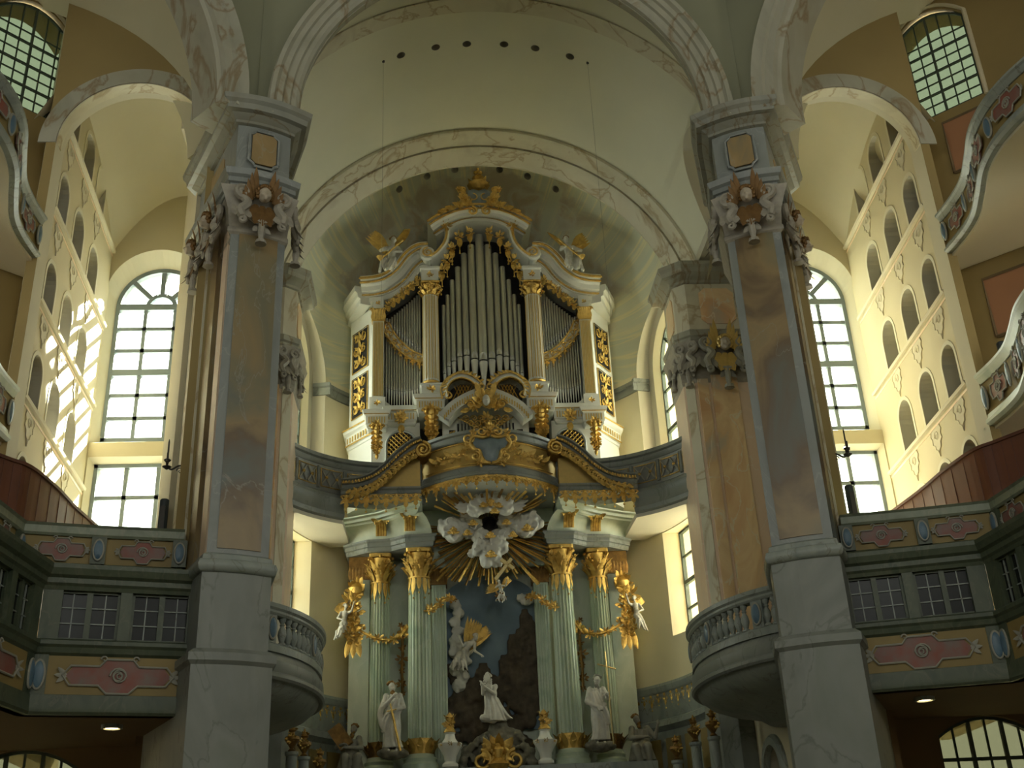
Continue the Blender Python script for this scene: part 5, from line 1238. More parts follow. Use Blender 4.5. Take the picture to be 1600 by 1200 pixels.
    for i in range(9):
        t = (i + .5) / 9; p = Vector((3.27, 11.75, 14.28)).lerp(Vector((4.0, 12.75, 14.28)), t) + wn_ * .085; m = MB(); m.obox(p, wu * .02, wn_ * .012, UP * .08); m.build('dentil', 'gold_paint', wg, sx=s, smooth=0)
    # pedestals and main moulding
    m = MB(); m.stack([(1.27, 11.28), (1.83, 11.28), (1.83, 12.4), (1.27, 12.4)], [(0, 15.12), (.03, 15.16), (0, 15.2), (0, 15.42), (.05, 15.46), (.05, 15.50), (0, 15.5)]); pd = m.build('column_pedestal', 'organ_white', ORG, sx=s, smooth=0)
    m = MB(); m.foliage((1.55, 11.26, 15.31), XX, UP, .17, 10, 6, aspect=.5); m.build('gilded_relief', 'gold', pd, sx=s)
    m = MB(); m.box(2.88, 3.34, 11.5, 12.4, 14.75, 15.2); pd = m.build('pilaster_pedestal', 'organ_white', ORG, sx=s, smooth=0)
    m = MB(); m.foliage((3.1, 11.48, 15.0), XX, UP, .14, 8, 7, aspect=.6); m.build('gilded_relief', 'gold', pd, sx=s)
    # pipe-field sill, hollowed
    sill = [(1.83, 14.6), (2.9, 14.6)] + [(2.9 - 1.07 * t, 15.14 - .30 * sin(pi * t)) for t in [i / 10 for i in range(11)]]
    m = MB(); m.plate(sill, 11.66, 12.3); m.build('pipe_sill', 'organ_white', ORG, sx=s, smooth=30)
    for (xa, xb, yf, z0) in ((1.18, 1.98, 11.14, 14.62), (1.98, 2.86, 11.5, 14.42), (2.80, 3.42, 11.36, 14.26)):
        m = MB(); m.stack([(xa, yf), (xb, yf), (xb, 12.4), (xa, 12.4)], [(-.06, z0 - .1), (-.03, z0 - .06), (-.03, z0), (0, z0 + .02), (0, z0 + .28), (.06, z0 + .32), (.08, z0 + .40), (.10, z0 + .44), (0, z0 + .5)]); mo = m.build('main_moulding', 'organ_white', ORG, sx=s, smooth=20)
        nb = int((xb - xa) / .085)
        for i in range(nb):
            m = MB(); x = xa + .05 + (xb - xa - .1) * (i + .5) / nb; m.box(x - .016, x + .016, yf - .012, yf + .01, z0 + .06, z0 + .25); m.build('dentil', 'gold_paint', mo, sx=s, smooth=0)
        m = MB(); m.tube([(xa - .04, yf - .05, z0 + .33), (xb + .04, yf - .05, z0 + .33)], .02, 5); m.build('gilded_line', 'gold', mo, sx=s)
    # lower case: arched lattice
    m = MB(); m.box(1.9, 3.25, 11.7, 12.6, 12.0, 14.45); lc = m.build('lower_case', 'organ_white', ORG, sx=s, smooth=0)
    fpl = frame_pt((2.42, 11.7, 0), (1, 0, 0), (0, -1, 0))
    m = MB(); arch_prism(m, fpl, .40, 13.75, 12.3, .0, .02, 16); lt = m.build('lattice_ground', 'dark_void', lc, sx=s, smooth=0)
    m = MB()
    for k in range(-12, 13):
        for sg in (-1, 1):
            pts = []
            for j in range(41):
                t = -.40 + .8 * j / 40; z = 13.2 + k * .14 + sg * t * 1.0
                zt = 13.75 + sqrt(max(0, .16 - t * t))
                if 12.35 < z < zt: pts.append((t, z))
            if len(pts) > 2: m.tube([fpl(a, .035, b) for a, b in (pts[0], pts[-1])], .018, 4)
    m.build('gilded_lattice', 'gold', lt, sx=s)
    m = MB(); m.tube([fpl(t, .03, z) for t, z in [(.44, 12.3)] + [(.44 * cos(pi * i / 16), 13.75 + .44 * sin(pi * i / 16)) for i in range(17)] + [(-.44, 12.3)]], .035, 6); m.build('arch_moulding', 'organ_grey', lc, sx=s)
    m = MB(); m.foliage((2.42, 11.45, 14.5), XX, UP, .26, 12, 12); m.leaf((2.42, 11.5, 14.3), (0, 0, -1), FW, .3, .1, .2); m.build('gilded_keystone', 'gold', lc, sx=s)
    # consoles
    for x, y, z1, hh, k in ((1.56, 11.2, 14.62, .95, 1.0), (3.1, 11.42, 14.25, .9, .8)):
        m = MB(); P = curve([(x, y - .06, z1), (x, y - .20, z1 - .12), (x, y - .16, z1 - .35 * hh), (x, y - .02, z1 - .62 * hh), (x, y + .02, z1 - .85 * hh)], 5); m.tube(P, [.12 * k - .05 * k * i / (len(P) - 1) for i in range(len(P))], 8)
        for a in (-1, 1): m.spiral((x + a * .15 * k, y - .2, z1 - .12), (0, -1, 0), UP, .12 * k, .03, 1.4, .04, .02); m.spiral((x + a * .17 * k, y - .1, z1 - .06), (a, 0, 0), UP, .09 * k, .02, 1.2, .035, .02)
        [m.leaf((x + e * .07 * k, y - .19 + .03 * q, z1 - .08 - .15 * q * hh), (.45 * e, -.2, -1), FW, .28 * k, .085 * k, .45) for q in range(5) for e in (-1, 0, 1)]; [m.ball((x + e * .05 * k, y - .24 + .04 * q, z1 - .18 - .15 * q * hh), .035 * k, 6, 5) for q in range(4) for e in (-1, 1)]
        m.foliage((x, y - .06, z1 - .72 * hh), XX, UP, .26 * k, 12, 22); m.foliage((x, y - .06, z1 - .9 * hh), XX, UP, .2 * k, 10, 23); m.foliage((x, y - .16, z1 - .02), XX, UP, .2 * k, 10, 24); m.ball((x, y - .03, z1 - 1.06 * hh), .045, 7, 5); m.leaf((x, y - .03, z1 - .95 * hh), (0, 0, -1), FW, .2, .05, .1)
        m.build('gilded_console', 'gold', ORG, sx=s)
    # middle field: small pierced panels beside the little pipes
    m = MB(); m.box(.88, 1.06, 11.58, 11.6, 13.2, 14.15); pg = m.build('pierced_ground', 'dark_void', ORG, sx=s, smooth=0)
    m = MB()
    for q in range(4): m.spiral((.97, 11.56, 13.32 + .23 * q), (1 if q % 2 else -1, 0, 0), UP, .085, .02, 1.4, .018, .012); m.leaf((.97, 11.56, 13.3 + .23 * q), (.5 * (-1) ** q, 0, 1), FW, .16, .03, .1)
    m.build('pierced_scroll', 'gold', pg, sx=s)
    # broken arched pediment in front of the big pipes
    bp = curve([(1.20, 15.12), (1.24, 15.42), (1.05, 15.72), (.72, 15.86), (.38, 15.76), (.10, 15.50)], 6)
    m = MB(); m.sweep_xz(bp, [(-.02, 11.12), (-.02, 11.05), (.06, 11.0), (.12, 10.98), (.14, 11.5), (-.02, 11.5)]); bpo = m.build('broken_pediment', 'organ_white', ORG, sx=s, smooth=30)
    m = MB(); m.sweep_xz(bp, [(-.06, 11.0), (-.02, 11.0), (-.02, 11.1), (-.06, 11.1)]); m.sweep_xz(bp, [(.12, 10.95), (.155, 10.95), (.155, 11.1), (.12, 11.1)]); m.spiral((1.08, 11.02, 15.18), (1, 0, 0), UP, .13, .03, 1.4, .04, .02, a0=0)
    for i in range(4, len(bp) - 2, 2): x, z = bp[i]; m.leaf((x, 11.0, z + .04), (-.8, 0, .3 * (-1) ** i), FW, .16, .04, .2)
    m.build('pediment_gilding', 'gold', bpo, sx=s)
    low = [(1.22, 14.55), (.95, 14.88), (.6, 15.12), (.25, 15.28), (0, 15.32)]
    lw = curve(low, 5)
    m = MB(); m.sweep_xz(lw, [(-.16, 11.2), (-.16, 11.12), (-.02, 11.1), (.0, 11.04), (.16, 11.04), (.2, 10.98), (.22, 11.5), (-.16, 11.5)]) ; lwo = m.build('curved_moulding', 'organ_white', ORG, sx=s, smooth=25)
    for i in range(1, len(lw) - 1):
        x, z = lw[i]; m = MB(); m.box(x - .02, x + .02, 11.02, 11.06, z - .14, z - .0); m.build('dentil', 'gold_paint', lwo, sx=s, smooth=0)
    m = MB(); m.plate([(.3, 15.2), (.95, 14.95), (1.02, 15.1), (.95, 15.45), (.72, 15.6), (.4, 15.55)], 11.16, 11.2); lg = m.build('lattice_ground', 'dark_void', ORG, sx=s, smooth=0)
    m = MB()
    for k in range(8):
        m.tube([(.34 + .09 * k, 11.13, 15.05), (.34 + .09 * k - .25, 11.13, 15.55)], .013, 4) if .34 + .09 * k - .25 > .2 else None
        m.tube([(.34 + .09 * k, 11.13, 15.05), (.34 + .09 * k + .2, 11.13, 15.55)], .013, 4) if k < 5 else None
    m.build('gilded_lattice', 'gold', lg, sx=s)
m = MB(); m.plate([(-1.25, 12.0), (1.25, 12.0), (1.25, 14.5), (.6, 15.0), (0, 15.2), (-.6, 15.0), (-1.25, 14.5)], 11.75, 12.35); m.build('middle_case', 'organ_white', ORG, smooth=0)
m = MB(); m.box(-.82, .82, 11.7, 11.78, 13.1, 14.4); m.build('small_pipe_ground', 'dark_void', ORG, smooth=0)
m = MB()
for i in range(9): x = -.8 + 1.6 * i / 8; m.tube([(x, 11.60, 14.55), (x * .55, 11.58, 14.32), (0, 11.57, 13.95)], .02, 5) if abs(x) > .05 else None
for r_, n_ in ((.16, 3), (.4, 5), (.62, 6)):
    for i in range(n_):
        x = (-.5 + (i + .5) / n_) * 1.35 * (1 - (.62 - r_) * .9); m.spiral((x, 11.56, 14.5 - (.62 - r_) * .75), (1 if x > 0 else -1, 0, 0), UP, .1, .02, 1.4, .026, .016)
m.build('pierced_apron', 'gold', ORG)
m = MB(); m.ball((0, 10.92, 14.98), (.11, .10, .17), 10, 8); m.ball((0, 10.82, 14.95), .035, 6, 5); m.build('mask', 'statue_stone', ORG)
m = MB(); m.foliage((0, 11.0, 15.0), XX, UP, .42, 16, 31); m.foliage((-.32, 11.02, 14.86), XX, UP, .26, 10, 32); m.foliage((.32, 11.02, 14.86), XX, UP, .26, 10, 33)
for a in (-1, 1): m.spiral((a * .45, 11.0, 14.9), (a, 0, 0), UP, .15, .03, 1.4, .045, .025); m.leaf((a * .5, 11.0, 14.75), (a, 0, -.5), FW, .3, .08, .3); m.leaf((a * .15, 11.0, 15.2), (a * .4, 0, 1), FW, .4, .09, .3); m.spiral((a * .12, 10.98, 15.42), (a, 0, 0), UP, .11, .03, 1.2, .035, .02)
m.foliage((0, 11.2, 14.55), XX, UP, .22, 9, 34); m.build('mask_foliage', 'gold', ORG)
# --- crown
ca = [(.98 * cos(radians(a)), 20.62 + .52 * sin(radians(a))) for a in range(0, 181, 10)]
m = MB(); m.sweep_xz(ca, [(-.02, 11.3), (.0, 11.22), (-.10, 11.22), (-.12, 11.6), (-.02, 12.3)]); m.build('crown_arch', 'organ_white', ORG, smooth=30)
cr = curve([(1.52, 21.02), (1.25, 21.22), (.9, 21.42), (.5, 21.56), (0, 21.6), (-.5, 21.56), (-.9, 21.42), (-1.25, 21.22), (-1.52, 21.02)], 5)
m = MB(); m.sweep_xz(cr, [(.32, 11.5), (.28, 11.3), (.16, 11.28), (.14, 11.16), (.04, 11.14), (.0, 11.02), (-.08, 11.0), (-.10, 10.94), (-.14, 10.94), (-.14, 12.4), (.32, 12.4)]); crn = m.build('crown_cornice', 'organ_white', ORG, smooth=25)
for off, y, r in ((-.10, 10.91, .05), (-.01, 10.99, .04), (.2, 11.25, .034)):
    m = MB()
    for i in range(len(cr) * 2 - 1):
        k = i / 2; j = min(int(k), len(cr) - 2); f = k - j; p, q = cr[j], cr[j + 1]; tx, tz = q[0] - p[0], q[1] - p[1]; l = hypot(tx, tz); x, z = p[0] + tx * f - tz / l * off, p[1] + tz * f + tx / l * off
        m.ball((x, y, z), (r, r * .7, r), 6, 4)
    m.build('gilded_beading', 'gold', crn)
for s in (1, -1):
    sd_ = curve([(1.02, 21.0), (.98, 20.7), (1.06, 20.35), (1.28, 20.02), (1.52, 19.82)], 6)
    m = MB(); m.sweep_xz(sd_, [(-.05, 11.3), (-.05, 11.22), (.02, 11.2), (.06, 11.24), (.10, 11.24), (.10, 12.2), (-.05, 12.2)]); si = m.build('crown_side', 'organ_white', ORG, sx=s, smooth=30)
    m = MB(); m.sweep_xz(sd_, [(.0, 11.2), (.06, 11.17), (.08, 11.2), (.08, 11.3), (.0, 11.3)]); m.foliage((1.03, 11.2, 20.95), XX, UP, .2, 9, 41, aspect=1.6); m.build('crown_side_gilding', 'gold', si, sx=s)
    for (x, z, k) in ((.30, 20.98, 1.25), (.62, 20.82, 1.3), (.86, 20.42, 1.3), (1.02, 19.98, 1.3), (1.18, 19.62, 1.25)):
        m = MB(); m.foliage((x, 11.42, z - .14), XX, UP, .17 * k, 9, int(x * 50), aspect=1.5); m.leaf((x, 11.42, z - .2), (0, 0, -1), FW, .28 * k, .07 * k, .1); m.tube([(x, 11.41, z - .42 * k), (x, 11.41, z - .55 * k)], .014, 5); m.ball((x, 11.41, z - .57 * k), .03, 6, 5); m.build('gilded_pendant', 'gold', ORG, sx=s)
    m = MB(); m.foliage((1.24, 11.42, 19.1), XX, UP, .14, 9, 77, aspect=2.0); m.foliage((1.26, 11.42, 18.7), XX, UP, .12, 8, 78, aspect=2.0); m.build('gilded_trail', 'gold', ORG, sx=s)
    m = MB(); m.spiral((.22, 10.86, 21.42), (s * 0 + 1, 0, 0), UP, .15, .03, 1.4, .045, .025, a0=pi / 2)
    for i in range(4): m.leaf((.3 + .22 * i, 10.9, 21.68 - .06 * i), (1, 0, .5 - .3 * i), FW, .36, .09, .3)
    for q, (x, z, r) in enumerate(((.34, 21.72, .2), (.62, 21.64, .2), (.92, 21.52, .17), (1.2, 21.38, .13))): m.foliage((x, 10.9, z), XX, UP, r, 10, 140 + q)
    m.build('crown_scroll', 'gold', crn, sx=s)
# crest: blue shield, palm fronds, small crown
m = MB(); c0 = Vector((0, 10.95, 22.05))
m.loft([[c0 + XX * (a * k) + UP * (b * k) + FW * d for a, b in [(-.34, .22), (-.18, .30), (0, .24), (.18, .30), (.34, .22), (.36, .0), (.22, -.2), (0, -.36), (-.22, -.2), (-.36, .0)]] for k, d in ((1, -.06), (1, .02), (.6, .08))]); cs = m.build('crest_shield', 'cartouche_blue', ORG)
for s in (1, -1):
    m = MB()
    for i in range(6): m.leaf((.16 + .05 * i, 10.92, 21.72 + .05 * i), (.9 - .1 * i, 0, .5 + .16 * i), FW, .62 - .04 * i, .08, .22)
    m.spiral((.50, 10.9, 22.28), (1, 0, 0), UP, .12, .03, 1.3, .04, .025); m.spiral((.18, 10.85, 22.0), (1, 0, 0), UP, .13, .10, .7, .022, .02, a0=pi / 2)
    m.foliage((.46, 10.86, 21.98), XX, UP, .2, 10, 150); m.foliage((.60, 10.88, 22.28), XX, UP, .16, 9, 151)
    m.build('palm_frond', 'gold', cs, sx=s)
m = MB(); m.lathe([(.12, 22.38), (.22, 22.46), (.36, 22.52), (.30, 22.58), (.16, 22.62), (.12, 22.74), (.2, 22.8), (.1, 22.86), (.06, 22.92)], (0, 11.0, 0), 10)
for i in range(7): a = pi * 2 * i / 7; m.leaf((.18 * cos(a), 11.0 + .18 * sin(a), 22.5), (cos(a), sin(a), .6), UP, .24, .07, .3)
for q in (-.08, 0, .08): m.ball((q, 10.96, 22.98 + .04 * (q == 0)), .07, 7, 5)
m.ball((0, 10.96, 23.12), .05, 7, 5); m.build('crest_crown', 'gold', cs)

# the parts that stand forward of the case hang a little lower
for o in list(ORG.children):
    st = o.name.split('.')[0]
    if st == 'crown_cornice': o.location.z -= .26
    elif st == 'crest_shield': o.location.z -= .33
    elif st in ('crown_arch', 'crown_side', 'gilded_pendant'): o.location.z -= .10
    elif st in ('broken_pediment', 'curved_moulding', 'mask', 'mask_foliage', 'lattice_ground'): o.location.z -= .20
# ------------------------------------------------------------------ altarpiece
ALT = thing('altarpiece', 'green marble altarpiece with fluted columns and gilded capitals below the organ', 'altar', (0, 12.6, 0))
m = MB(); m.box(-3.85, 3.85, 12.95, 13.2, 3.5, 11.6); bw = m.build('back_wall', 'pale_green', ALT, smooth=0)
m = MB(); m.plate([(-1.25, 6.0), (1.25, 6.0), (1.25, 9.6)] + [(1.25 * cos(radians(a)), 9.6 + .6 * sin(radians(a))) for a in range(15, 180, 15)] + [(-1.25, 9.6)], 12.86, 12.97); m.build('painted_sky', 'altar_sky', bw, smooth=0)
m = MB(); m.box(-4.0, 4.0, 11.2, 13.2, 0, 4.9); m.build('altar_base', 'balcony_marble', ALT, smooth=0)
for s in (1, -1):
    for x, y, r, z0 in ((3.02, 12.45, .285, 5.72), (1.95, 12.05, .325, 5.72)):
        m = MB(); fluted(m, (x, y), r, z0, 9.95, 20, .13, r * .86); col = m.build('column', 'green_marble', ALT, sx=s, smooth=40)
        corinthian(col, (x, y), r * .88, 9.9, .86, s)
        m = MB(); P = r * 1.0
        for i in range(5):
            a = radians(-150 + 30 * i); d = Vector((cos(a), sin(a), 0)); m.leaf(Vector((x, y, 9.95)) + d * r * .9, -UP + d * .05, d, .38 + .14 * (i % 2), r * .22, .05); m.ball(Vector((x, y, 9.5 - .14 * (i % 2))) + d * r * .92, .03, 6, 4)
        m.build('gilded_leaf_tongues', 'gold', col, sx=s)
        m = MB(); m.lathe([(r * 1.45, 4.95), (r * 1.45, 5.08), (r * 1.3, 5.14), (r * 1.35, 5.22), (r * 1.12, 5.28), (r * 1.05, 5.34)], (x, y, 0), 24); m.build('column_base', 'green_marble', col, sx=s)
        m = MB(); m.lathe([(r * 1.05, 5.34), (r * 1.08, 5.72)], (x, y, 0), 20)
        for i in range(12):
            a = 2 * pi * i / 12; d = Vector((cos(a), sin(a), 0)); m.leaf(Vector((x, y, 5.36)) + d * r * 1.05, UP + d * .25, d, .40, r * .26, .4)
            if i % 2: m.spiral(Vector((x, y, 5.56)) + d * r * 1.25, d.cross(UP), UP, r * .3, r * .06, 1.3, .035, .02)
        m.build('gilded_leaf_base', 'dull_gold' if x > 2.5 else 'gold', col, sx=s)
    m = MB(); m.box(1.22, 1.62, 12.55, 12.98, 4.9, 9.9)
    for i in range(5): m.tube([(1.27 + .075 * i, 12.55, 5.3), (1.27 + .075 * i, 12.55, 9.85)], .024, 6)
    pl = m.build('fluted_pilaster', 'green_marble', ALT, sx=s, smooth=30)
    m = MB(); m.box(1.18, 1.66, 12.5, 12.98, 9.9, 10.75)
    for i in range(6): m.leaf((1.22 + .08 * i, 12.5, 9.95), UP, FW, .42, .06, .3); m.leaf((1.24 + .08 * i, 12.48, 10.3), UP, FW, .36, .06, .4)
    m.build('pilaster_capital', 'dull_gold', pl, sx=s)
    m = MB(); m.box(3.32, 3.86, 12.55, 12.98, 4.9, 10.1); pl = m.build('flat_pilaster', 'pale_green', ALT, sx=s, smooth=0)
    m = MB(); m.box(3.28, 3.90, 12.5, 12.98, 10.1, 10.75)
    for i in range(7): m.leaf((3.32 + .09 * i, 12.5, 10.12), UP, FW, .34, .06, .3)
    m.build('pilaster_capital', 'dull_gold', pl, sx=s)
    # entablature: architrave, cove, cornice carrying the loft
    lo = [(1.58, 11.62), (2.3, 11.70), (2.7, 12.0), (3.35, 12.08), (3.95, 12.5), (3.95, 13.2), (1.58, 13.2)]
    hi = [(1.90, 10.72), (2.55, 11.22), (3.05, 11.62), (3.75, 11.98), (4.42, 12.25), (4.42, 13.2), (1.90, 13.2)]
    m = MB(); m.stack(lo, [(0, 10.74), (.03, 10.78), (.03, 10.86), (.07, 10.88), (.07, 10.98), (.12, 11.02), (.12, 11.07), (0, 11.1)]); m.build('architrave', 'grey_marble', ALT, sx=s, smooth=0)
    m = MB(); m.loft([[(a[0] + (b[0] - a[0]) * k, a[1] + (b[1] - a[1]) * k, z) for a, b in zip(lo, hi)] for k, z in ((0, 11.08), (.04, 11.16), (.18, 11.30), (.45, 11.42), (.8, 11.48))]); cv = m.build('cove', 'pale_green', ALT, sx=s, smooth=40)
    m = MB(); m.stack(hi, [(-.12, 11.46), (-.06, 11.50), (-.06, 11.56), (.0, 11.58), (.0, 11.66), (.06, 11.70), (.06, 11.74), (-.2, 11.76)]); m.build('cornice', 'pale_green', ALT, sx=s, smooth=0)
    for (x, y) in ((2.98, 11.95), (2.18, 11.55)):
        m = MB(); P = curve([(x, y - .40, 11.46), (x, y - .30, 11.42), (x, y - .12, 11.30), (x, y - .06, 11.14)], 4)
        for a in (-.1, -.03, .04, .11): m.tube([(p[0] + a, p[1], p[2]) for p in P], .045, 6)
        for a in (-1, 1): m.spiral((x + a * .16, y - .34, 11.44), (0, 1, 0), UP, .07, .02, 1.2, .03, .02); m.leaf((x + a * .1, y - .36, 11.46), (a, -.3, .3), FW, .2, .06, .3)
        m.ball((x, y - .42, 11.46), .05, 7, 5); m.build('gilded_bracket', 'gold', cv, sx=s)
# rocky landscape of the relief
rnd = random.Random(5); m = MB()
for i in range(150):
    x = rnd.uniform(-1.2, 1.2); top = 7.2 + (.9 * max(0, x - .1) if x > 0 else .55 * max(0, -x - .3)) + rnd.uniform(-.15, .15)
    z = 5.5 + (top - 5.5) * rnd.random() ** .8; m.ball((x, 12.80 + rnd.uniform(-.08, .04), z), (rnd.uniform(.10, .22), .14, rnd.uniform(.10, .24)), 8, 6)
for x, z0, z1, w in ((.95, 7.6, 9.05, .15), (.55, 7.2, 8.35, .12), (.80, 7.2, 8.5, .2), (1.08, 7.0, 8.85, .14), (.3, 7.0, 7.8, .12), (-.25, 7.0, 7.6, .2), (.72, 6.6, 7.3, .35)):
    m.obox((x, 12.76, (z0 + z1) / 2), (w, 0, 0), (0, .08, 0), (0, 0, (z1 - z0) / 2)); m.obox((x, 12.74, z1), (w * .6, 0, 0), (0, .06, 0), (0, 0, .16))
    for q in range(6): m.ball((x + rnd.uniform(-w, w), 12.68, rnd.uniform(z0, z1)), rnd.uniform(.05, .1), 6, 5)
sculpt('rock_relief', m, .04, 'rock', ALT, iters=1)
m = MB()
for i in range(46):
    a = rnd.uniform(0, 2 * pi); t = rnd.random(); r = (1 - t) * 1.05 * rnd.uniform(.5, 1); m.ball((.1 + r * cos(a), 11.95 + .45 * r * sin(a), 4.9 + 1.15 * t), (rnd.uniform(.14, .26), .2, rnd.uniform(.1, .22)), 8, 6)
m.ball((.05, 12.1, 5.2), (.85, .42, .72), 12, 8)
for i in range(90):
    a = rnd.uniform(pi, 2 * pi); t = rnd.random(); r = .98 * sqrt(1 - t * t); m.ball((.05 + r * cos(a), 12.0 + .5 * r * sin(a), 4.95 + .98 * t), rnd.uniform(.05, .12), 6, 5)
sculpt('rock_mound', m, .035, 'rock_grey', ALT, iters=0)
# gilded garlands
def garland(pts, name, mat, parent, sx, size=.16, seed=0):
    P = curve(pts, 4); m = MB()
    for i in range(0, len(P), 2): m.foliage(P[i], XX, UP, size * (.8 + .4 * ((i // 2) % 2)), 7, seed + i)
    m.tube(P, size * .25, 6); return m.build(name, mat, parent, sx=sx)
for s in (1, -1):
    garland([(3.7, 12.3, 8.75), (3.3, 12.1, 8.45), (2.85, 12.05, 8.3), (2.5, 12.3, 8.45), (2.3, 12.4, 8.7)], 'gilded_garland', 'gold', ALT, s, .17, 3)
    garland([(2.45, 12.6, 8.8), (2.42, 12.6, 8.2), (2.44, 12.6, 7.6), (2.42, 12.6, 7.0)], 'gilded_festoon', 'dull_gold', ALT, s, .17, 30)
    garland([(1.72, 11.75, 9.0), (1.5, 11.9, 9.12), (1.3, 12.0, 9.35), (1.0, 12.2, 9.4)], 'gilded_garland', 'gold', ALT, s, .16, 60)
m = MB(); m.foliage((0, 11.25, 5.28), XX, UP, .46, 16, 91, aspect=.7)
for a in (-1, 1): m.spiral((a * .42, 11.2, 5.05), (a, 0, 0), UP, .26, .05, 1.4, .06, .03, a0=pi / 2); m.leaf((a * .2, 11.2, 5.3), (a * .6, 0, 1), FW, .35, .1, .3)
m.lathe([(.2, 4.8), (.3, 4.95), (.12, 5.1), (.16, 5.3), (.05, 5.5)], (0, 11.25, 0), 12); m.build('gilded_tabernacle_crest', 'gold', ALT)

# ------------------------------------------------------------------ sunburst glory
GLO = thing('sunburst_glory', 'gilded sunburst with grey stucco clouds between organ loft and altar', 'sunburst', (0, 11.9, 9.4))
m = MB(); m.plate([(-1.86, 10.3), (1.86, 10.3), (1.86, 12.0), (-1.86, 12.0)], 12.2, 12.35); m.build('backing', 'green_marble', GLO, smooth=0)
gc = Vector((0, 11.85, 11.25)); rnd = random.Random(11)
nr = 110
for i in range(nr):
    a = 2 * pi * (i + rnd.uniform(-.25, .25)) / nr; d = Vector((cos(a), 0, sin(a)))
    L = (1.85 if abs(cos(a)) > .5 else 1.55) * rnd.uniform(.72, 1.05)
    if d.z > 0: L = min(L, .92 / max(d.z, .3) if d.z > .42 else L)
    else: L = min(L * 1.08, 2.05)
    y = 11.98 - rnd.uniform(0, .14); p0 = Vector((0, y, 11.25)) + d * .45; p1 = Vector((0, y - .02 - (.35 if d.z > .3 else 0) * L, 11.25)) + d * L
    if d.z > .12:      # upper rays spread forward under the belly of the loft
        if i % 5 in (1, 3): continue
        xt = 1.72 * cos(a) * rnd.uniform(.8, 1.0); yt = 9.72 + 1.0 * (xt / 1.86) ** 2 + rnd.uniform(.15, .9); zt = 11.82 - .10 * rnd.random()
        p0 = Vector((.35 * cos(a), 11.9, 11.40 + .2 * d.z)); p1 = Vector((xt, yt, zt))
    w = rnd.uniform(.022, .04); side = Vector((-d.z, 0, d.x)); m = MB()
    m.loft([[p0 - side * w * .5, p0 + FW * .02, p0 + side * w * .5, p0 - FW * .02], [p1 - side * w, p1 + FW * .03, p1 + side * w, p1 - FW * .03]])
    m.build('ray', 'gold' if i % 3 else 'dull_gold', GLO, smooth=0)
def cloud(name, c, parts, seed, parent=GLO, vox=.026, mat='cloud_stucco'):
    """stucco cloud: heaped lumps with curled rims"""
    r_ = random.Random(seed); m = MB(); c = Vector(c)
    for (x, z, r) in parts:
        m.ball(c + Vector((x, -r * .3, z)), (r, r * .7, r * .85), 12, 9)
        for k in range(11):
            a = r_.uniform(0, 2 * pi); q = r_.uniform(.5, .95); m.ball(c + Vector((x + r * q * cos(a), -r * .55 - .05 * (1 - q), z + r * q * .85 * sin(a))), r * r_.uniform(.2, .36), 8, 6)
        for k in range(3):
            a = r_.uniform(0, 2 * pi); p = c + Vector((x + r * .45 * cos(a), -r * .95, z + r * .4 * sin(a))); m.spiral(p, (1, 0, 0), UP, r * .42, r * .1, 1.3, .035, .03, a0=a, n=6)
    return sculpt(name, m, vox, mat, parent, iters=0)
cl = [cloud('cloud', (0, 11.0, 11.66), [(-.28, -.02, .31), (.0, .08, .35), (.3, 0, .31), (-.42, -.16, .22), (.42, -.14, .22)], 1),
      cloud('cloud', (-.98, 11.72, 11.2), [(-.16, .04, .31), (.14, .06, .29), (0, -.14, .29), (.3, -.02, .2)], 2),
      cloud('cloud', (.98, 11.72, 11.29), [(-.16, .04, .29), (.16, .08, .33), (.02, -.14, .29), (-.3, .02, .2)], 3),
      cloud('cloud', (0, 11.70, 10.55), [(-.2, .1, .31), (.2, .12, .31), (0, -.12, .31), (-.1, -.3, .2), (.12, -.28, .2), (-.5, -.05, .13)], 4),
      cloud('cloud', (-.52, 11.74, 11.45), [(-.05, .18, .26), (.05, -.1, .26), (-.05, -.35, .2)], 5),
      cloud('cloud', (.50, 11.74, 11.45), [(.05, .18, .26), (-.02, -.1, .26), (.02, -.38, .2)], 6),
      cloud('cloud', (0, 11.74, 10.98), [(-.26, .0, .26), (.22, .0, .26), (0, -.12, .26)], 7)]
# stucco clouds of the relief
cloud('relief_cloud', (0, 12.72, 0), [(-.98, 8.05, .22), (-.80, 7.82, .22), (-.98, 7.58, .2), (-.80, 7.40, .18), (-.92, 7.15, .2), (-.66, 8.12, .18), (-.98, 8.35, .2), (-.92, 8.62, .18), (-1.0, 8.88, .17), (-.88, 9.12, .17), (-.98, 9.36, .16)], 21, parent=ALT, vox=.03)
cloud('relief_cloud', (0, 12.72, 0), [(1.02, 9.42, .17), (.86, 9.5, .13)], 22, parent=ALT, vox=.03)
m = MB(); m.loft([[(.19 * k * cos(2 * pi * i / 18), y, 11.33 + .16 * k * sin(2 * pi * i / 18)) for i in range(18)] for k, y in ((1.35, 11.80), (1.35, 11.60), (1.0, 11.58), (.9, 11.72), (.001, 11.74))]); m.build('cloud_eye', 'dark_void', GLO)
def gold_face(c, k, parent, mat='gold'):
    c = Vector(c); m = MB(); m.ball(c, (.075 * k, .07 * k, .09 * k), 10, 8); m.ball(c + FW * .07 * k, .022 * k, 6, 5)
    for a in (-1, 1):
        m.ball(c + XX * a * .03 * k + FW * .05 * k - UP * .03 * k, .032 * k, 6, 5); m.ball(c + XX * a * .06 * k + UP * .04 * k, .045 * k, 6, 5)
        m.leaf(c + XX * a * .05 * k - UP * .05 * k, XX * a + UP * .2, FW, .13 * k, .04 * k, .2)
    m.ball(c + UP * .07 * k, .06 * k, 7, 5); m.build('cherub_face', mat, parent)
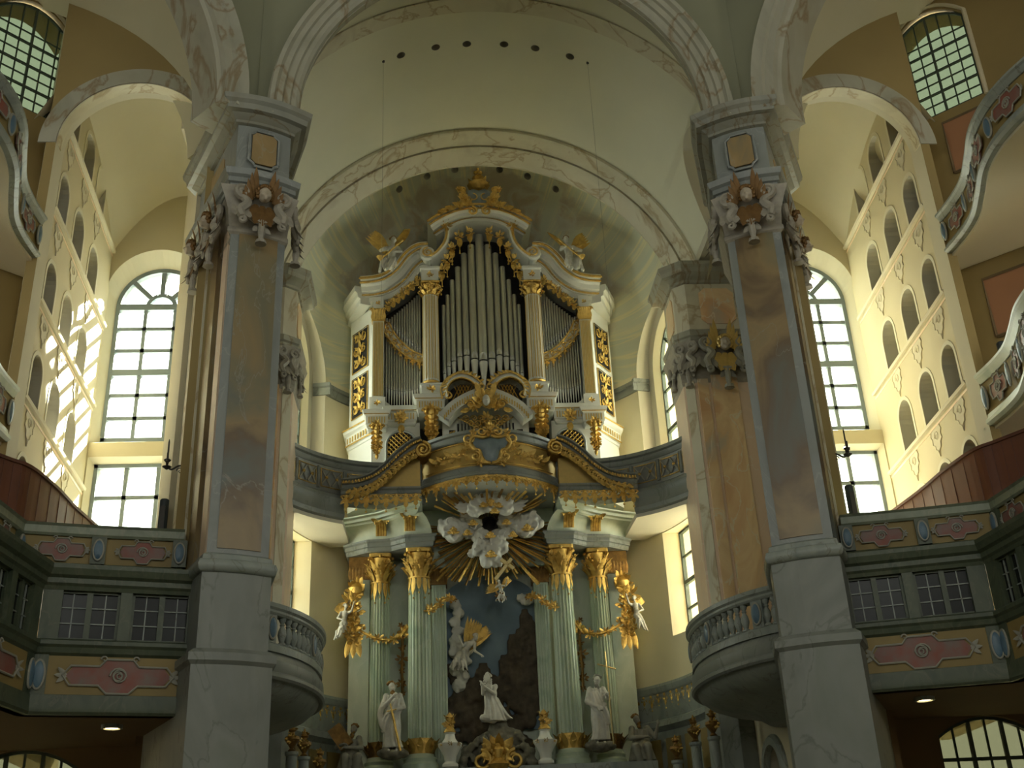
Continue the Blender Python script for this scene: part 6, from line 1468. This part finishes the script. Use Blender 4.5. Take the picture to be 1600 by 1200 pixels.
for (x, z, k, j) in ((0, 11.92, 1.3, 0), (.1, 11.68, 1.0, 0), (-.2, 11.86, .9, 0), (.22, 11.84, .9, 0), (-1.0, 11.06, 1.2, 1), (1.02, 11.1, 1.2, 2), (0, 10.92, 1.1, 6), (0, 10.38, 1.2, 3), (-.46, 11.28, 1.0, 4), (-.62, 11.0, 1.0, 4), (.46, 11.28, 1.0, 5), (.62, 10.92, 1.0, 5)):
    gold_face((x, 11.34, z) if j else (x, 10.62, z - .32), k * .85, cl[j])
for s in (1, -1):
    m = MB()
    for j in range(3): m.leaf((.55, 10.9, 11.62 - .05 * j), (1, 0, .22 - .16 * j), FW, .52 - .08 * j, .09, .1)
    m.build('wing', 'cloud_stucco', GLO, sx=s)

# ------------------------------------------------------------------ carved figures
def hand(mb, w, d, n, k):
    """palm at wrist w pointing along d, five bent fingers, thumb off the side"""
    w, d, n = Vector(w), Vector(d).normalized(), Vector(n).normalized(); sd = d.cross(n).normalized()
    p = w + d * .05 * k; mb.ball(p, .034 * k, 8, 6); mb.cap(w, p, .022 * k, .03 * k)
    for i, L in enumerate((.062, .072, .068, .052)):
        b = p + sd * (.024 - .016 * i) * k + d * .025 * k; e = b + d * L * .6 * k - n * .01 * k; f = e + d * L * .35 * k - n * .03 * k
        mb.cap(b, e, .012 * k, .011 * k, 6); mb.cap(e, f, .011 * k, .010 * k, 6)
    t = p + sd * .03 * k - d * .01 * k; mb.cap(t, t + sd * .03 * k + d * .03 * k, .013 * k, .011 * k, 6); mb.cap(t + sd * .03 * k + d * .03 * k, t + sd * .025 * k + d * .06 * k - n * .015 * k, .011 * k, .010 * k, 6)
def head(mb, c, look, k, tilt=0):
    """skull, brow, nose, cheeks, mouth, chin, ears"""
    c, f = Vector(c), Vector(look).normalized(); u = f.cross(UP).normalized() if abs(f.z) < .95 else Vector((1, 0, 0)); v = u.cross(f)
    mb.ball(c, (.075 * k, .085 * k, .098 * k), 12, 10); mb.ball(c + f * .045 * k - v * .05 * k, .058 * k, 10, 8)
    mb.cap(c + f * .085 * k + v * .01 * k, c + f * .108 * k - v * .03 * k, .010 * k, .016 * k, 6)
    for a in (-1, 1):
        mb.ball(c + f * .068 * k + u * a * .036 * k - v * .035 * k, .026 * k, 7, 5); mb.cap(c + f * .08 * k + u * a * .012 * k + v * .022 * k, c + f * .07 * k + u * a * .05 * k + v * .022 * k, .011 * k, .010 * k, 6); mb.ball(c + u * a * .078 * k - v * .01 * k, (.014 * k, .02 * k, .028 * k), 6, 5)
    mb.cap(c + f * .088 * k - u * .018 * k - v * .062 * k, c + f * .088 * k + u * .018 * k - v * .062 * k, .010 * k, .010 * k, 6); mb.ball(c + f * .075 * k - v * .09 * k, .024 * k, 7, 5)
    return u, v
def hair(parent, c, look, k, mat, beard=False, long=False, seed=0, sx=1):
    c, f = Vector(c), Vector(look).normalized(); u = f.cross(UP).normalized(); v = u.cross(f); m = MB(); r = random.Random(seed)
    for i in range(30):
        a = r.uniform(0, 2 * pi); b = r.uniform(.0, 1.25); d = v * cos(b) + (u * cos(a) - f * (.35 + .5 * abs(sin(a)))) * sin(b)
        m.ball(c + d * .092 * k, .030 * k * r.uniform(.8, 1.3), 6, 5)
    if long:
        for a in (-1, 0, 1):
            for j in range(4): m.ball(c - f * (.07 - .01 * j) * k + u * a * (.06 + .01 * j) * k - v * (.05 + .05 * j) * k, .035 * k, 6, 5)
    if beard:
        for i in range(14):
            a = r.uniform(-1, 1); j = r.random(); m.ball(c + f * (.075 + .02 * j) * k + u * a * .055 * k * (1 - .5 * j) - v * (.075 + .11 * j) * k, .026 * k, 6, 5)
    return m.build('hair', mat, parent, sx=sx)
def folds(mb, rings, n, r, seed=0):
    """drapery: rings (centre, rx, ry) from top to hem, with n raised folds running down"""
    rnd = random.Random(seed); R = []
    for c, rx, ry in rings: R.append([Vector(c) + Vector((rx * cos(2 * pi * i / 24), ry * sin(2 * pi * i / 24), 0)) for i in range(24)])
    mb.loft([[tuple(p) for p in q] for q in R])
    for i in range(n):
        a = 2 * pi * (i + rnd.uniform(-.3, .3)) / n; tw = rnd.uniform(-.35, .35); P = []
        for j, (c, rx, ry) in enumerate(rings):
            aa = a + tw * j / len(rings); P.append(Vector(c) + Vector((rx * cos(aa), ry * sin(aa), 0)))
        P = curve([tuple(p) for p in P], 3); mb.tube(P, [r * (.6 + .6 * q / len(P)) for q in range(len(P))], 6)
def statue(lab, loc, name='statue', cat='statue', group=None): return thing(name, lab, cat, loc, group)
# -- bearded figure with sword, left of the altar
def standing(s, lab, look, arms, extra, mat, seed, hairmat='dull_gold'):
    o = Vector((s * 2.64, 11.62, 5.28)); T = statue(lab, o); k = 1.85 / 1.75
    m = MB()
    for i in range(8): m.ball(o + Vector((.28 * cos(i * .8), .16 * sin(i * .8), .05 + .03 * (i % 3))), (.14, .14, .1), 8, 6)
    m.ball(o + Vector((0, 0, .02)), (.3, .22, .12), 10, 6); sculpt('rock_base', m, .03, 'rock_grey', T, iters=1)
    z = o.z + .10; c = lambda x, y, h: (o.x + x, o.y + y, z + h)
    m = MB()
    folds(m, [(c(0, 0, 1.40), .16, .11), (c(0, 0, 1.12), .17, .13), (c(0, 0, .92), .16, .13), (c(.02 * s, -.02, .6), .20, .16), (c(.03 * s, -.01, .3), .19, .15), (c(0, 0, .10), .23, .17)], 11, .042, seed)
    folds(m, [(c(-.10 * s, -.06, 1.30), .12, .10), (c(-.02 * s, -.10, .98), .19, .11), (c(.10 * s, -.10, .72), .15, .10), (c(.16 * s, -.05, .48), .10, .08)], 7, .038, seed + 1)
    for a in (-1, 1): m.cap(c(.09 * a, -.10, .03), c(.10 * a, -.22, .02), .045, .035); m.ball(c(.17 * a, 0, 1.38), .085, 10, 8)
    m.cap(c(0, 0, 1.42), c(.02 * s, -.03, 1.52), .06, .055); hc = Vector(c(.03 * s, -.05, 1.62)); head(m, hc, look, 1.15)
    for (sh, el, wr, n) in arms:
        m.cap(c(*sh), c(*el), .085, .07); m.cap(c(*el), c(*wr), .068, .042); d = Vector(wr) - Vector(el); hand(m, c(*wr), d, n, 1.3)
        for q in range(3): P = Vector(c(*sh)).lerp(Vector(c(*el)), .25 + .3 * q); m.ball(P + Vector((0, -.03, -.03)), (.09, .07, .05), 8, 6)
    extra(m, c)
    b = sculpt('body', m, .016, mat, T, iters=0)
    hair(b, hc, look, 1.2, hairmat, beard=True, seed=seed)
    return T, c
T, c = standing(-1, 'grey bearded statue with a golden sword at left of the altar', (.5, -.85, -.25), [((-.17, 0, 1.36), (-.26, -.12, 1.08), (-.02, -.24, 1.30), (0, -1, 0)), ((.17, 0, 1.36), (.27, -.12, 1.08), (.0, -.24, .98), (0, -.3, 1))], lambda m, c: [m.tube(curve([c(-.22, -.1, 1.2), c(-.32, -.08, .95), c(-.28, -.1, .7), c(-.2, -.12, .48)], 4), [.09, .09, .08, .08, .08, .08, .07, .07, .07, .07, .06, .05, .03], 8)], 'statue_stone', 3)
m = MB(); a, b = Vector(c(-.02, -.30, .98)), Vector(c(.20, -.34, -.02)); d = (b - a).normalized(); sdv = Vector((d.z, 0, -d.x)); m.loft([[a - sdv * .03, a + FW * .015, a + sdv * .03, a - FW * .015], [b - sdv * .03, b + FW * .01, b + sdv * .03, b - FW * .01]]); m.cap(a - d * .16, a, .018, .018); m.cap(a - sdv * .11, a + sdv * .11, .016, .016); m.build('sword', 'gold', T)
T, c = standing(1, 'grey bearded statue holding a tall golden cross at right of the altar', (-.45, -.8, -.35), [((-.17, 0, 1.36), (-.28, -.08, 1.06), (-.04, -.22, .92), (0, -1, .3)), ((.17, 0, 1.36), (.28, -.14, 1.12), (.24, -.26, 1.16), (0, -1, 0))], lambda m, c: [m.tube(curve([c(-.15, -.12, .98), c(.05, -.18, .9), c(.18, -.12, 1.0)], 4), .06, 8)], 'statue_stone', 9, 'statue_dark')
m = MB(); m.cap(c(.30, -.28, -.02), c(.27, -.22, 2.30), .026, .022, 8); m.build('cross_staff', 'bright_gold', T)
m = MB(); m.cap(c(.05, -.26, 1.98), c(.50, -.20, 1.86), .022, .022, 8); m.build('cross_bar', 'bright_gold', T)
# -- kneeling figure on the mound
o = Vector((-.12, 11.75, 6.0)); T = statue('white stone figure kneeling in prayer on the rock mound', o)
c = lambda x, y, h: (o.x + x, o.y + y, o.z + h); m = MB()
folds(m, [(c(-.02, 0, .98), .13, .11), (c(0, 0, .78), .15, .12), (c(.0, 0, .62), .14, .12), (c(.06, 0, .36), .20, .16), (c(.08, 0, .06), .30, .2)], 10, .038, 5)
folds(m, [(c(.14, 0, .66), .05, .06), (c(.24, .02, .45), .06, .07), (c(.38, .02, .22), .07, .07), (c(.50, .02, .12), .06, .05)], 4, .022, 6)
m.cap(c(.05, -.08, .1), c(-.22, -.16, .14), .11, .09); m.cap(c(-.02, 0, 1.0), c(-.05, -.02, 1.08), .05, .048); hc = Vector(c(-.08, -.05, 1.18)); lk = (-.6, -.75, .1); head(m, hc, lk, 1.05)
for a in (-1, 1): m.ball(c(.13 * a, 0, .94), .075, 9, 7); m.cap(c(.13 * a, -.01, .94), c(.14 * a - .06, -.16, .74), .065, .055); m.cap(c(.14 * a - .06, -.16, .74), c(-.20 + .02 * a, -.24, .92), .052, .036); hand(m, c(-.20 + .02 * a, -.24, .92), (-.4, -.3, .8), (a, 0, 0), 1.1)
b = sculpt('body', m, .015, 'statue_stone', T, iters=0); hair(b, hc, lk, 1.1, 'statue_stone', beard=True, long=True, seed=4)
# -- winged figures
def wing_pair(parent, c, dirs, k, mat='gold', sx=1):
    for (d, side) in dirs:
        m = MB(); d = Vector(d).normalized(); sd = Vector(side).normalized(); n = d.cross(sd).normalized()
        for j in range(7):
            t = j / 6; m.leaf(Vector(c) + sd * (-.16 + .05 * j) * k * 1.0 + d * .04 * j * k, d + sd * (.12 + .55 * t), n, (.95 - .42 * t) * k, .085 * k, -.15)
        m.cap(Vector(c), Vector(c) + d * .55 * k - sd * .05 * k, .06 * k, .03 * k); m.build('wing', mat, parent, sx=sx)
def angel(lab, o, k, look, torso, legs, arms, wings, mat='statue_stone', wm='gold', seed=1, hm='statue_stone', cat='angel', wk=1.0):
    """small draped winged figure from joint positions relative to o"""
    o = Vector(o); T = statue(lab, o, 'angel', cat); c = lambda p: o + Vector(p) * k; m = MB()
    sh, hp = Vector(torso[0]), Vector(torso[1])
    for q in range(5): t = q / 4; m.ball(c(sh.lerp(hp, t)), (.15 * k * (1 - .25 * sin(pi * t)), .11 * k, .12 * k), 10, 8)
    nk = sh + (sh - hp).normalized() * .22; m.cap(c(sh), c(nk), .06 * k, .05 * k); hc = c(nk + (sh - hp).normalized() * .10); head(m, hc, look, 1.05 * k)
    for j, (kn, ft) in enumerate(legs):
        h2 = hp + Vector((.07 if j else -.07, 0, 0)); m.cap(c(h2), c(kn), .12 * k, .085 * k); m.cap(c(kn), c(ft), .075 * k, .045 * k); f = Vector(ft); m.cap(c(ft), c(f + Vector((0, -.12, -.03))), .04 * k, .03 * k)
    rnd = random.Random(seed)
    for j, (kn, ft) in enumerate(legs):
        for q in range(9):
            t = q / 8; p = hp.lerp(Vector(kn), min(1, t * 1.4)) + Vector((rnd.uniform(-.08, .08), -.08, rnd.uniform(-.14, .02))); m.cap(c(p), c(p + Vector((rnd.uniform(-.1, .1), .0, -.24))), .05 * k, .025 * k, 6)
    for j, (el, wr) in enumerate(arms):
        s2 = sh + Vector((.16 if j else -.16, 0, .02)); m.ball(c(s2), .075 * k, 8, 6); m.cap(c(s2), c(el), .062 * k, .052 * k); m.cap(c(el), c(wr), .05 * k, .034 * k); hand(m, c(wr), Vector(wr) - Vector(el), (0, -1, 0), k)
    b = sculpt('body', m, .018 * max(k, .7), mat, T, iters=1); hair(b, hc, look, 1.1 * k, hm, seed=seed)
    wing_pair(T, c(sh + Vector((0, .1, -.02))), wings, k * wk, wm)
    return T, c
angel('white angel with raised golden wings hovering left above the kneeling figure', (-.72, 12.35, 7.85), .78, (.6, -.6, -.5), ((.15, 0, .45), (-.15, 0, .1)), [((-.35, -.2, -.1), (-.55, -.1, -.35)), ((-.1, -.25, -.2), (-.3, -.15, -.45))], [((-.1, -.22, .35), (-.2, -.3, .55)), ((.3, -.25, .15), (.5, -.35, .0))], [((.0, -.1, 1), (1, 0, 0)), ((1, -.1, .6), (.2, 0, 1))], seed=2)
T, c = angel('small stone angel below the sunburst carrying a shining gold cross', (.22, 11.45, 9.3), .42, (.5, -.7, .4), ((0, 0, .55), (.1, 0, .1)), [((-.1, -.2, -.2), (-.3, 0, -.4)), ((.2, -.2, -.2), (.1, 0, -.5))], [((-.3, -.2, .4), (-.1, -.35, .6)), ((.35, -.2, .5), (.4, -.35, .8))], [((-.9, 0, -.4), (.3, 0, 1)), ((.8, 0, .5), (0, 0, 1))], seed=3)
m = MB(); cc = Vector((.36, 11.2, 9.98)); d = Vector((.62, .05, .78)).normalized(); e = Vector((.78, 0, -.62)).normalized(); f = d.cross(e)
m.obox(cc - d * .08, d * .37, e * .045, f * .04); m.obox(cc + d * .10, d * .045, e * .21, f * .04); m.build('cross', 'bright_gold', T, smooth=0)
m = MB(); m.foliage(c((0, -.1, -.2)), XX, UP, .2, 8, 9); m.build('gilded_drapery', 'dull_gold', T)
TW = {1: 'right', -1: 'left'}
for s in (1, -1):
    T, c = angel('winged white putto on a gilded trophy beside the %s altar columns' % TW[s], (s * 3.95, 12.1, 8.55), .62, (-s * .5, -.8, .2), ((0, 0, .85), (s * .05, 0, .38)), [((s * .12, -.2, .1), (s * .3, -.05, -.25)), ((s * .25, -.15, .05), (s * .42, -.05, -.3))], [((-s * .3, -.15, .9), (-s * .38, -.2, 1.2)), ((s * .3, -.15, .6), (s * .1, -.3, .5))] if s > 0 else [((-.3, -.15, .6), (-.1, -.3, .5)), ((.3, -.15, .9), (.38, -.2, 1.2))], [((s * .9, 0, .45), (0, 0, 1)), ((s * .5, 0, .9), (-s * .6, 0, .6))], seed=6 + s, wm='gold', wk=.6)
    Tr = thing('gilded_trophy', 'gilded shell and leaf trophy hanging on the %s altar flank' % TW[s], 'ornament', (s * 3.72, 12.35, 7.9))
    m = MB(); m.foliage((3.68, 12.25, 9.75), XX, UP, .34, 14, 51, aspect=1.3); m.lathe([(.05, 9.55), (.2, 9.65), (.24, 9.8), (.16, 9.98), (.03, 10.06)], (3.68, 12.36, 0), 12); m.build('shell', 'gold', Tr, sx=s)
    m = MB()
    for q in range(6): m.foliage((3.74 + .06 * (-1) ** q, 12.2, 9.35 - .2 * q), XX, UP, .36 - .02 * q, 12, 60 + q, aspect=1.2)
    [m.leaf((3.72 + .06 * q, 12.2, 8.45), (.25 * q, 0, -1), FW, .6, .1, .1) for q in (-1, 0, 1)]; m.build('leaf_cluster', 'gold', Tr, sx=s)
for s in (1, -1):
    T, c = angel('white angel with golden wings seated on the %s slope of the organ cornice' % TW[s], (s * 2.72, 11.0, 19.12), 1.05, (-s * .3, -.9, -.1), ((-s * .05, 0, .72), (s * .0, 0, .25)), [((-s * .1, -.28, .22), (s * .12, -.3, -.15)), ((s * .2, -.28, .18), (s * .3, -.25, -.18))], [((-.28, -.2, .55), (-.2, -.4, .5)), ((.3, -.15, .55), (.15, -.38, .4))], [((s * .75, .1, .5), (0, 0, 1)) if s < 0 else ((.7, .1, .45), (0, 0, 1)), ((-s * .5, .1, .9), (-s * .5, 0, .5))], seed=12 + s, hm='dull_gold')
    m = MB(); m.cap(c((-s * .35, -.42, .75)), c((s * .25, -.40, .15)), .025, .03, 8); m.lathe([(.03, 0), (.1, .1), (.11, .12)], c((s * .28, -.40, .1)), 10); m.build('trumpet', 'gold', T)
# -- seated figures low beside the altar
def seated(s, lab):
    o = Vector((s * 3.70, 11.72, 4.95)); T = statue(lab, o); c = lambda x, y, h: (o.x + x * s, o.y + y, o.z + h); m = MB()
    folds(m, [(c(.02, 0, .78), .18, .14), (c(.02, 0, .55), .20, .16), (c(0, -.05, .30), .26, .22), (c(0, -.1, .0), .34, .28)], 10, .03, 8)
    for a in (-1, 1): m.cap(c(.1 * a, -.05, .28), c(.16 * a - .05, -.40, .32), .13, .11); m.cap(c(.16 * a - .05, -.40, .32), c(.12 * a, -.38, -.02), .11, .08); m.ball(c(.2 * a, 0, .80), .09, 9, 7)
    m.cap(c(0, 0, .85), c(-.06, -.05, .95), .06, .055); hc = Vector(c(-.08, -.06, 1.04)); lk = (s * .5, -.8, -.1); head(m, hc, lk, 1.1)
    m.cap(c(-.2, 0, .8), c(-.28, -.22, .55), .085, .07); m.cap(c(-.28, -.22, .55), c(.05, -.38, .55), .065, .04); hand(m, c(.05, -.38, .55), (s, -.2, 0), (0, 0, 1), 1.2)
    if s > 0: m.cap(c(.2, 0, .8), c(.36, -.16, .55), .085, .07); m.cap(c(.36, -.16, .55), c(.42, -.26, .82), .065, .04); hand(m, c(.42, -.26, .82), (.2, -.2, 1), (0, -1, 0), 1.2)
    else: m.cap(c(.2, 0, .8), c(.34, -.18, .58), .085, .07); m.cap(c(.34, -.18, .58), c(.2, -.36, .62), .065, .04); hand(m, c(.2, -.36, .62), (.6, -.3, .1), (0, 0, 1), 1.2)
    b = sculpt('body', m, .02, 'statue_dark', T, iters=1); hair(b, hc, lk, 1.15, 'dull_gold', beard=True, seed=15)
    return T, c
T, c = seated(1, 'dark seated statue raising a hand at right foot of the altar')
T, c = seated(-1, 'dark seated statue with a golden tablet at left foot of the altar')
m = MB(); m.obox(c(.24, -.30, .82), (.14, 0, .10), (.02, .03, 0), (-.17, 0, .24)); m.build('tablet', 'dull_gold', T, smooth=0)
# ------------------------------------------------------------------ vases and finials
for s in (1, -1):
    T = thing('altar_vase', 'white vase with gilded bouquet on the altar, %s of the mound' % TW[s], 'vase', (s * 1.2, 11.35, 4.9)); x, y = 1.2, 11.35
    m = MB(); m.lathe([(.16, 4.9), (.2, 4.94), (.2, 5.0), (.14, 5.06), (.16, 5.2), (.24, 5.34), (.30, 5.44), (.31, 5.50), (.2, 5.53), (.14, 5.62), (.12, 5.72), (.15, 5.76)], (x, y, 0), 20); b = m.build('body', 'organ_white', T, sx=s)
    m = MB(); m.lathe([(.12, 5.74), (.17, 5.78), (.13, 5.84), (.08, 5.9)], (x, y, 0), 14); m.foliage((x, y - .05, 5.98), XX, UP, .22, 12, 71); m.foliage((x, y, 6.12), XX, (0, 1, .3), .2, 10, 72); m.leaf((x, y, 6.05), UP, FW, .22, .09, .2); m.build('bouquet', 'gold', T, sx=s)
    for i in range(8):
        a = 2 * pi * i / 8; m = MB(); m.foliage((x + .3 * cos(a), y + .3 * sin(a), 5.46), (-sin(a), cos(a), 0), UP, .08, 6, i); m.build('gilded_leaf', 'gold', b, sx=s)
    for i, (fx, fy, fz, lab) in enumerate(((4.35, 10.5, 4.8, 'nearest the altar'), (4.62, 9.5, 5.08, 'between the other two'), (4.72, 8.0, 5.0, 'nearest the balcony'))):
        T = thing('gilded_finial', 'gilded urn finial at low %s chancel wall, %s' % (TW[s], lab), 'urn', (s * fx, fy, fz - .5))
        m = MB(); m.lathe([(.12, fz - .9), (.12, fz - .1), (.15, fz - .06), (.15, fz)], (fx, fy, 0), 12); m.build('pedestal', 'balcony_marble', T, sx=s)
        m = MB(); m.lathe([(.06, fz), (.09, fz + .03), (.04, fz + .08), (.10, fz + .16), (.17, fz + .26), (.16, fz + .32), (.06, fz + .36), (.05, fz + .42), (.09, fz + .46), (.04, fz + .54), (.01, fz + .6)], (fx, fy, 0), 12); b = m.build('urn', 'dull_gold', T, sx=s)
        m = MB(); m.foliage((fx, fy - .12, fz + .28), XX, UP, .16, 9, 80 + i); m.foliage((fx, fy, fz + .5), XX, UP, .13, 8, 90 + i); m.build('urn_foliage', 'gold', b, sx=s)
# ------------------------------------------------------------------ chandelier wires hanging from the chancel vault
for s in (1, -1):
    zt = 16.3 + sqrt(6.1 ** 2 - 2.68 ** 2)
    zt = min(zt, 21.78)
    T = thing('suspension_wire', 'thin wire hanging from the %s side of the chancel vault' % TW[s], 'wire', (s * 2.68, 4.9, 14.2))
    m = MB(); m.tube([(2.68, 4.9, zt + .05), (2.68, 4.9, 14.2)], .0035, 5); m.build('cable', 'wire', T, sx=s)
    m = MB(); m.lathe([(.035, zt - .03), (.035, zt + .06)], (2.68, 4.9, 0), 10); m.build('ceiling_cap', 'iron', T, sx=s)
